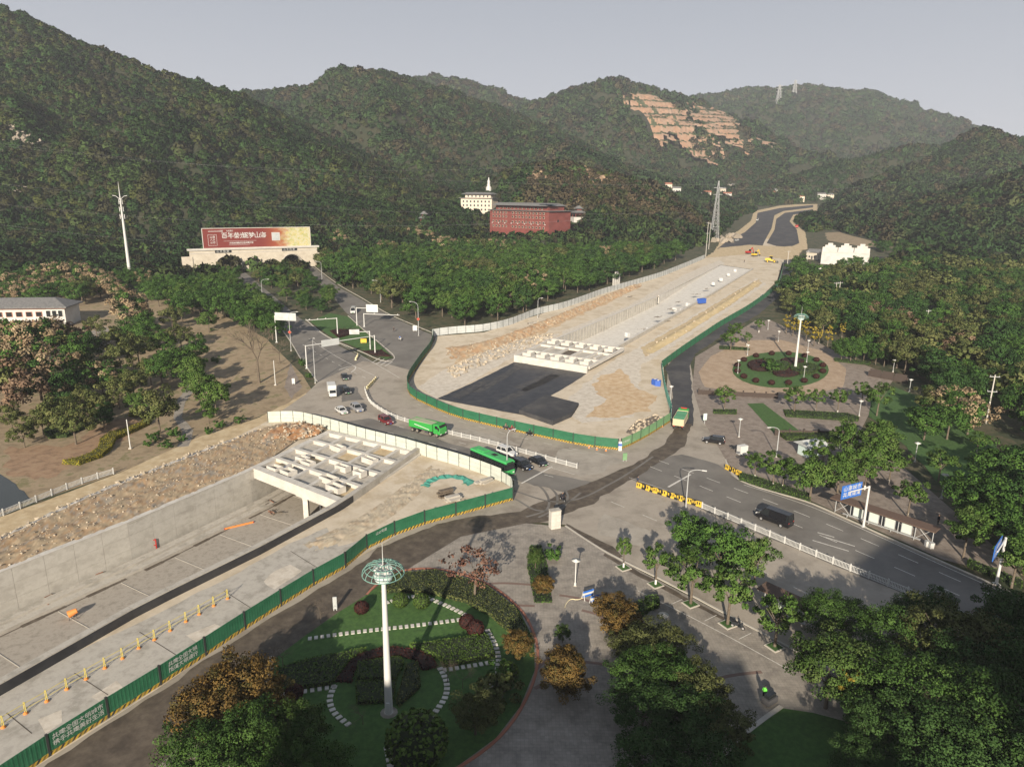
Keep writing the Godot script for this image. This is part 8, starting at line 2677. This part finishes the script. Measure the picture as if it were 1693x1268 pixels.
	sheet("lawn", ov.call(1291, 612, 80, 30, 28), mats["lawn"], .13)
	hedge(ov.call(1262, 606, 26, 10, 16), .9, "purple", "dark purple ground cover at the left of the oval bed", 20)
	hedge(ov.call(1300, 618, 22, 7, 16), .9, "purple", "dark purple ground cover at the front of the oval bed", 20)
	hedge(ov.call(1310, 600, 20, 6, 16), .9, "purple", "dark purple ground cover at the back of the oval bed", 20)
	hedge(ov.call(1285, 610, 20, 8, 16), 1.6, "fresh", "green shrubs at the middle of the oval bed", 18)
	hedge(ov.call(1330, 612, 24, 9, 14), 1.1, "hedge", "green shrub patch by the far mast", 18)
	for i in 16:
		var an := TAU * i / 16 + .2
		topiary(Vector2(1290 + cos(an) * 72, 612 + sin(an) * 25), .95, "purple", "round dark purple shrub on the rim of the oval bed", "purple shrubs round the oval bed", .8)
	plant("bush", P(1275, 616), 4.0, "rounded dark shrub in the middle of the oval bed", "")
	# flower island at the tunnel road
	sheet("lawn", [512, 532, 545, 556, 600, 580, 638, 595, 648, 591, 636, 578, 604, 550, 575, 524, 545, 518], mats["lawn"], .16)
	hedge([545, 548, 580, 536, 600, 548, 560, 560], 1.0, "purple", "dark red bed on the flower island", 20)
	hedge([600, 582, 630, 580, 645, 591, 625, 590], .8, "purple", "small red bed at the island tip", 20)
	# near garden
	sheet("lawn", [606, 985, 650, 950, 720, 944, 800, 966, 858, 1010, 883, 1060, 884, 1110, 860, 1170, 820, 1222, 760, 1266, 680, 1310, 560, 1310, 470, 1250, 445, 1150, 452, 1092, 505, 1052, 562, 1012], mats["lawn"], .14)
	kerb([606, 985, 650, 949, 720, 942, 800, 964, 860, 1009, 886, 1060, 887, 1110, 862, 1172, 822, 1224, 760, 1270, 680, 1314], .3, .2, mats["terracotta"])
	hedge([645, 955, 720, 949, 800, 972, 852, 1012, 874, 1052, 846, 1054, 812, 1022, 770, 1000, 716, 986, 660, 982, 630, 984], .8, "olive", "broad olive hedge band along the top of the near garden", 40)
	hedge([676, 1074, 806, 1057, 818, 1090, 738, 1106, 724, 1092], .9, "hedge", "bright clipped hedge right of the mast", 44)
	hedge([460, 1112, 505, 1098, 606, 1078, 580, 1096, 560, 1122, 548, 1136, 450, 1150], .8, "hedge", "long clipped hedge left of the purple ring", 40)
	hedge([553, 1130, 566, 1104, 590, 1088, 620, 1077, 655, 1074, 690, 1079, 715, 1092, 724, 1106, 698, 1112, 690, 1096, 662, 1088, 626, 1090, 600, 1098, 586, 1112, 582, 1132], .5, "purple", "dark purple ground cover arc round the mast", 40)
	hedge([592, 1100, 662, 1092, 668, 1100, 655, 1128, 588, 1128], .7, "hedge", "olive green square of hedge inside the ring, farther half", 40)
	hedge([588, 1133, 655, 1133, 650, 1165, 590, 1168], .7, "hedge", "olive green square of hedge inside the ring, nearer half", 40)
	hedge([672, 1104, 690, 1100, 695, 1140, 660, 1172, 655, 1165], .7, "olive", "slim hedge wedge right of the mast foot", 40)
	hedge([876, 905, 895, 903, 905, 940, 912, 998, 884, 998, 872, 940], .35, "fresh", "raised grass strip with small trees on the plaza", 30)
	hedge([1040, 1010, 1062, 1000, 1078, 1010, 1060, 1024], 1.0, "hedge", "small clipped hedge block beside the plaza lamp", 40)
	hedge([1066, 998, 1086, 996, 1090, 1008, 1072, 1012], 1.3, "fresh", "rounded bright hedge block beside the plaza lamp", 40)
	for s in [[662, 1003, 1.05, "hedge", "left round clipped green ball on the near lawn"], [697, 1005, 1.1, "hedge", "right round clipped green ball on the near lawn"], [598, 1014, .95, "purple", "single dark red clipped ball at the garden edge"], [772, 1038, 1.0, "purple", "farther dark red ball of the pair by the hedge band"], [786, 1050, 1.1, "purple", "nearer dark red ball of the pair by the hedge band"], [487, 1156, .95, "purple", "dark red ball in the shaded lower garden"], [840, 1125, 1.2, "hedge", "round green ball at the right garden edge"]]:
		topiary(Vector2(s[0], s[1]), s[2], s[3], s[4])
	# stepping stones
	var st := B.new()
	st.box(Vector3(0, .03, 0), Vector3(.42, .12, .62))
	var stone := st.done()
	var k := 0
	for row in [[512, 1058, 590, 1047, 680, 1037, 758, 1027], [455, 1153, 500, 1146, 552, 1138], [552, 1138, 545, 1158, 552, 1180, 575, 1200], [728, 1108, 738, 1130, 736, 1155, 715, 1185], [735, 1110, 775, 1104, 815, 1097], [806, 1045, 820, 1072, 824, 1100, 815, 1128, 800, 1150], [640, 998, 690, 988, 730, 1000, 768, 1018], [448, 1090, 446, 1120, 452, 1150], [640, 1240, 645, 1268, 648, 1300]]:
		var w := along(W2(row), true, .72)
		var o := thing("stepping_stones", ["stepping stone row crossing the near lawn", "short stepping stone row in the lower garden", "left arc of the stepping stone ring", "right arc of the stepping stone ring", "stepping stones below the bright clipped hedge", "curved stepping stones down the right of the garden", "stepping stones below the olive hedge band", "stepping stones along the left garden edge", "stepping stones in the shaded bottom of the garden"][k], "path", at(w[0]))
		k += 1
		for i in w.size():
			var d := _side(w, i)
			part(o, "stone", stone, mats["pale_concrete"], at(w[i], .15) - o.position, atan2(-d.y, d.x) * -1.0 + PI / 2 + rng.randf_range(-.06, .06))
	# park path, pond
	sheet("path", [292, 740, 312, 738, 320, 712, 300, 690, 305, 665, 325, 640, 318, 610, 300, 590, 290, 590, 306, 615, 308, 640, 292, 662, 286, 690, 302, 715], mats["paving"], .035, .3)
	sheet("path", [112, 560, 175, 540, 190, 560, 160, 580, 120, 580], mats["paving"], .036, .5)
	sheet("path", [480, 600, 500, 640, 480, 660, 470, 640], mats["brown_paving"], .034, .6)
	sheet("pond", [-60, 780, 0, 785, 25, 800, 50, 826, 0, 848, -60, 875], mats["water"], .05, .8)

func setup_all() -> void:
	setup_things_materials()
	setup_buildings()
	print("buildings ", Time.get_ticks_msec())
	setup_trenches()
	setup_fences()
	print("fences ", Time.get_ticks_msec())
	setup_poles()
	setup_street()
	setup_vehicles()
	print("vehicles ", Time.get_ticks_msec())
	setup_tree_kinds()
	setup_trees()
	print("trees ", Time.get_ticks_msec())
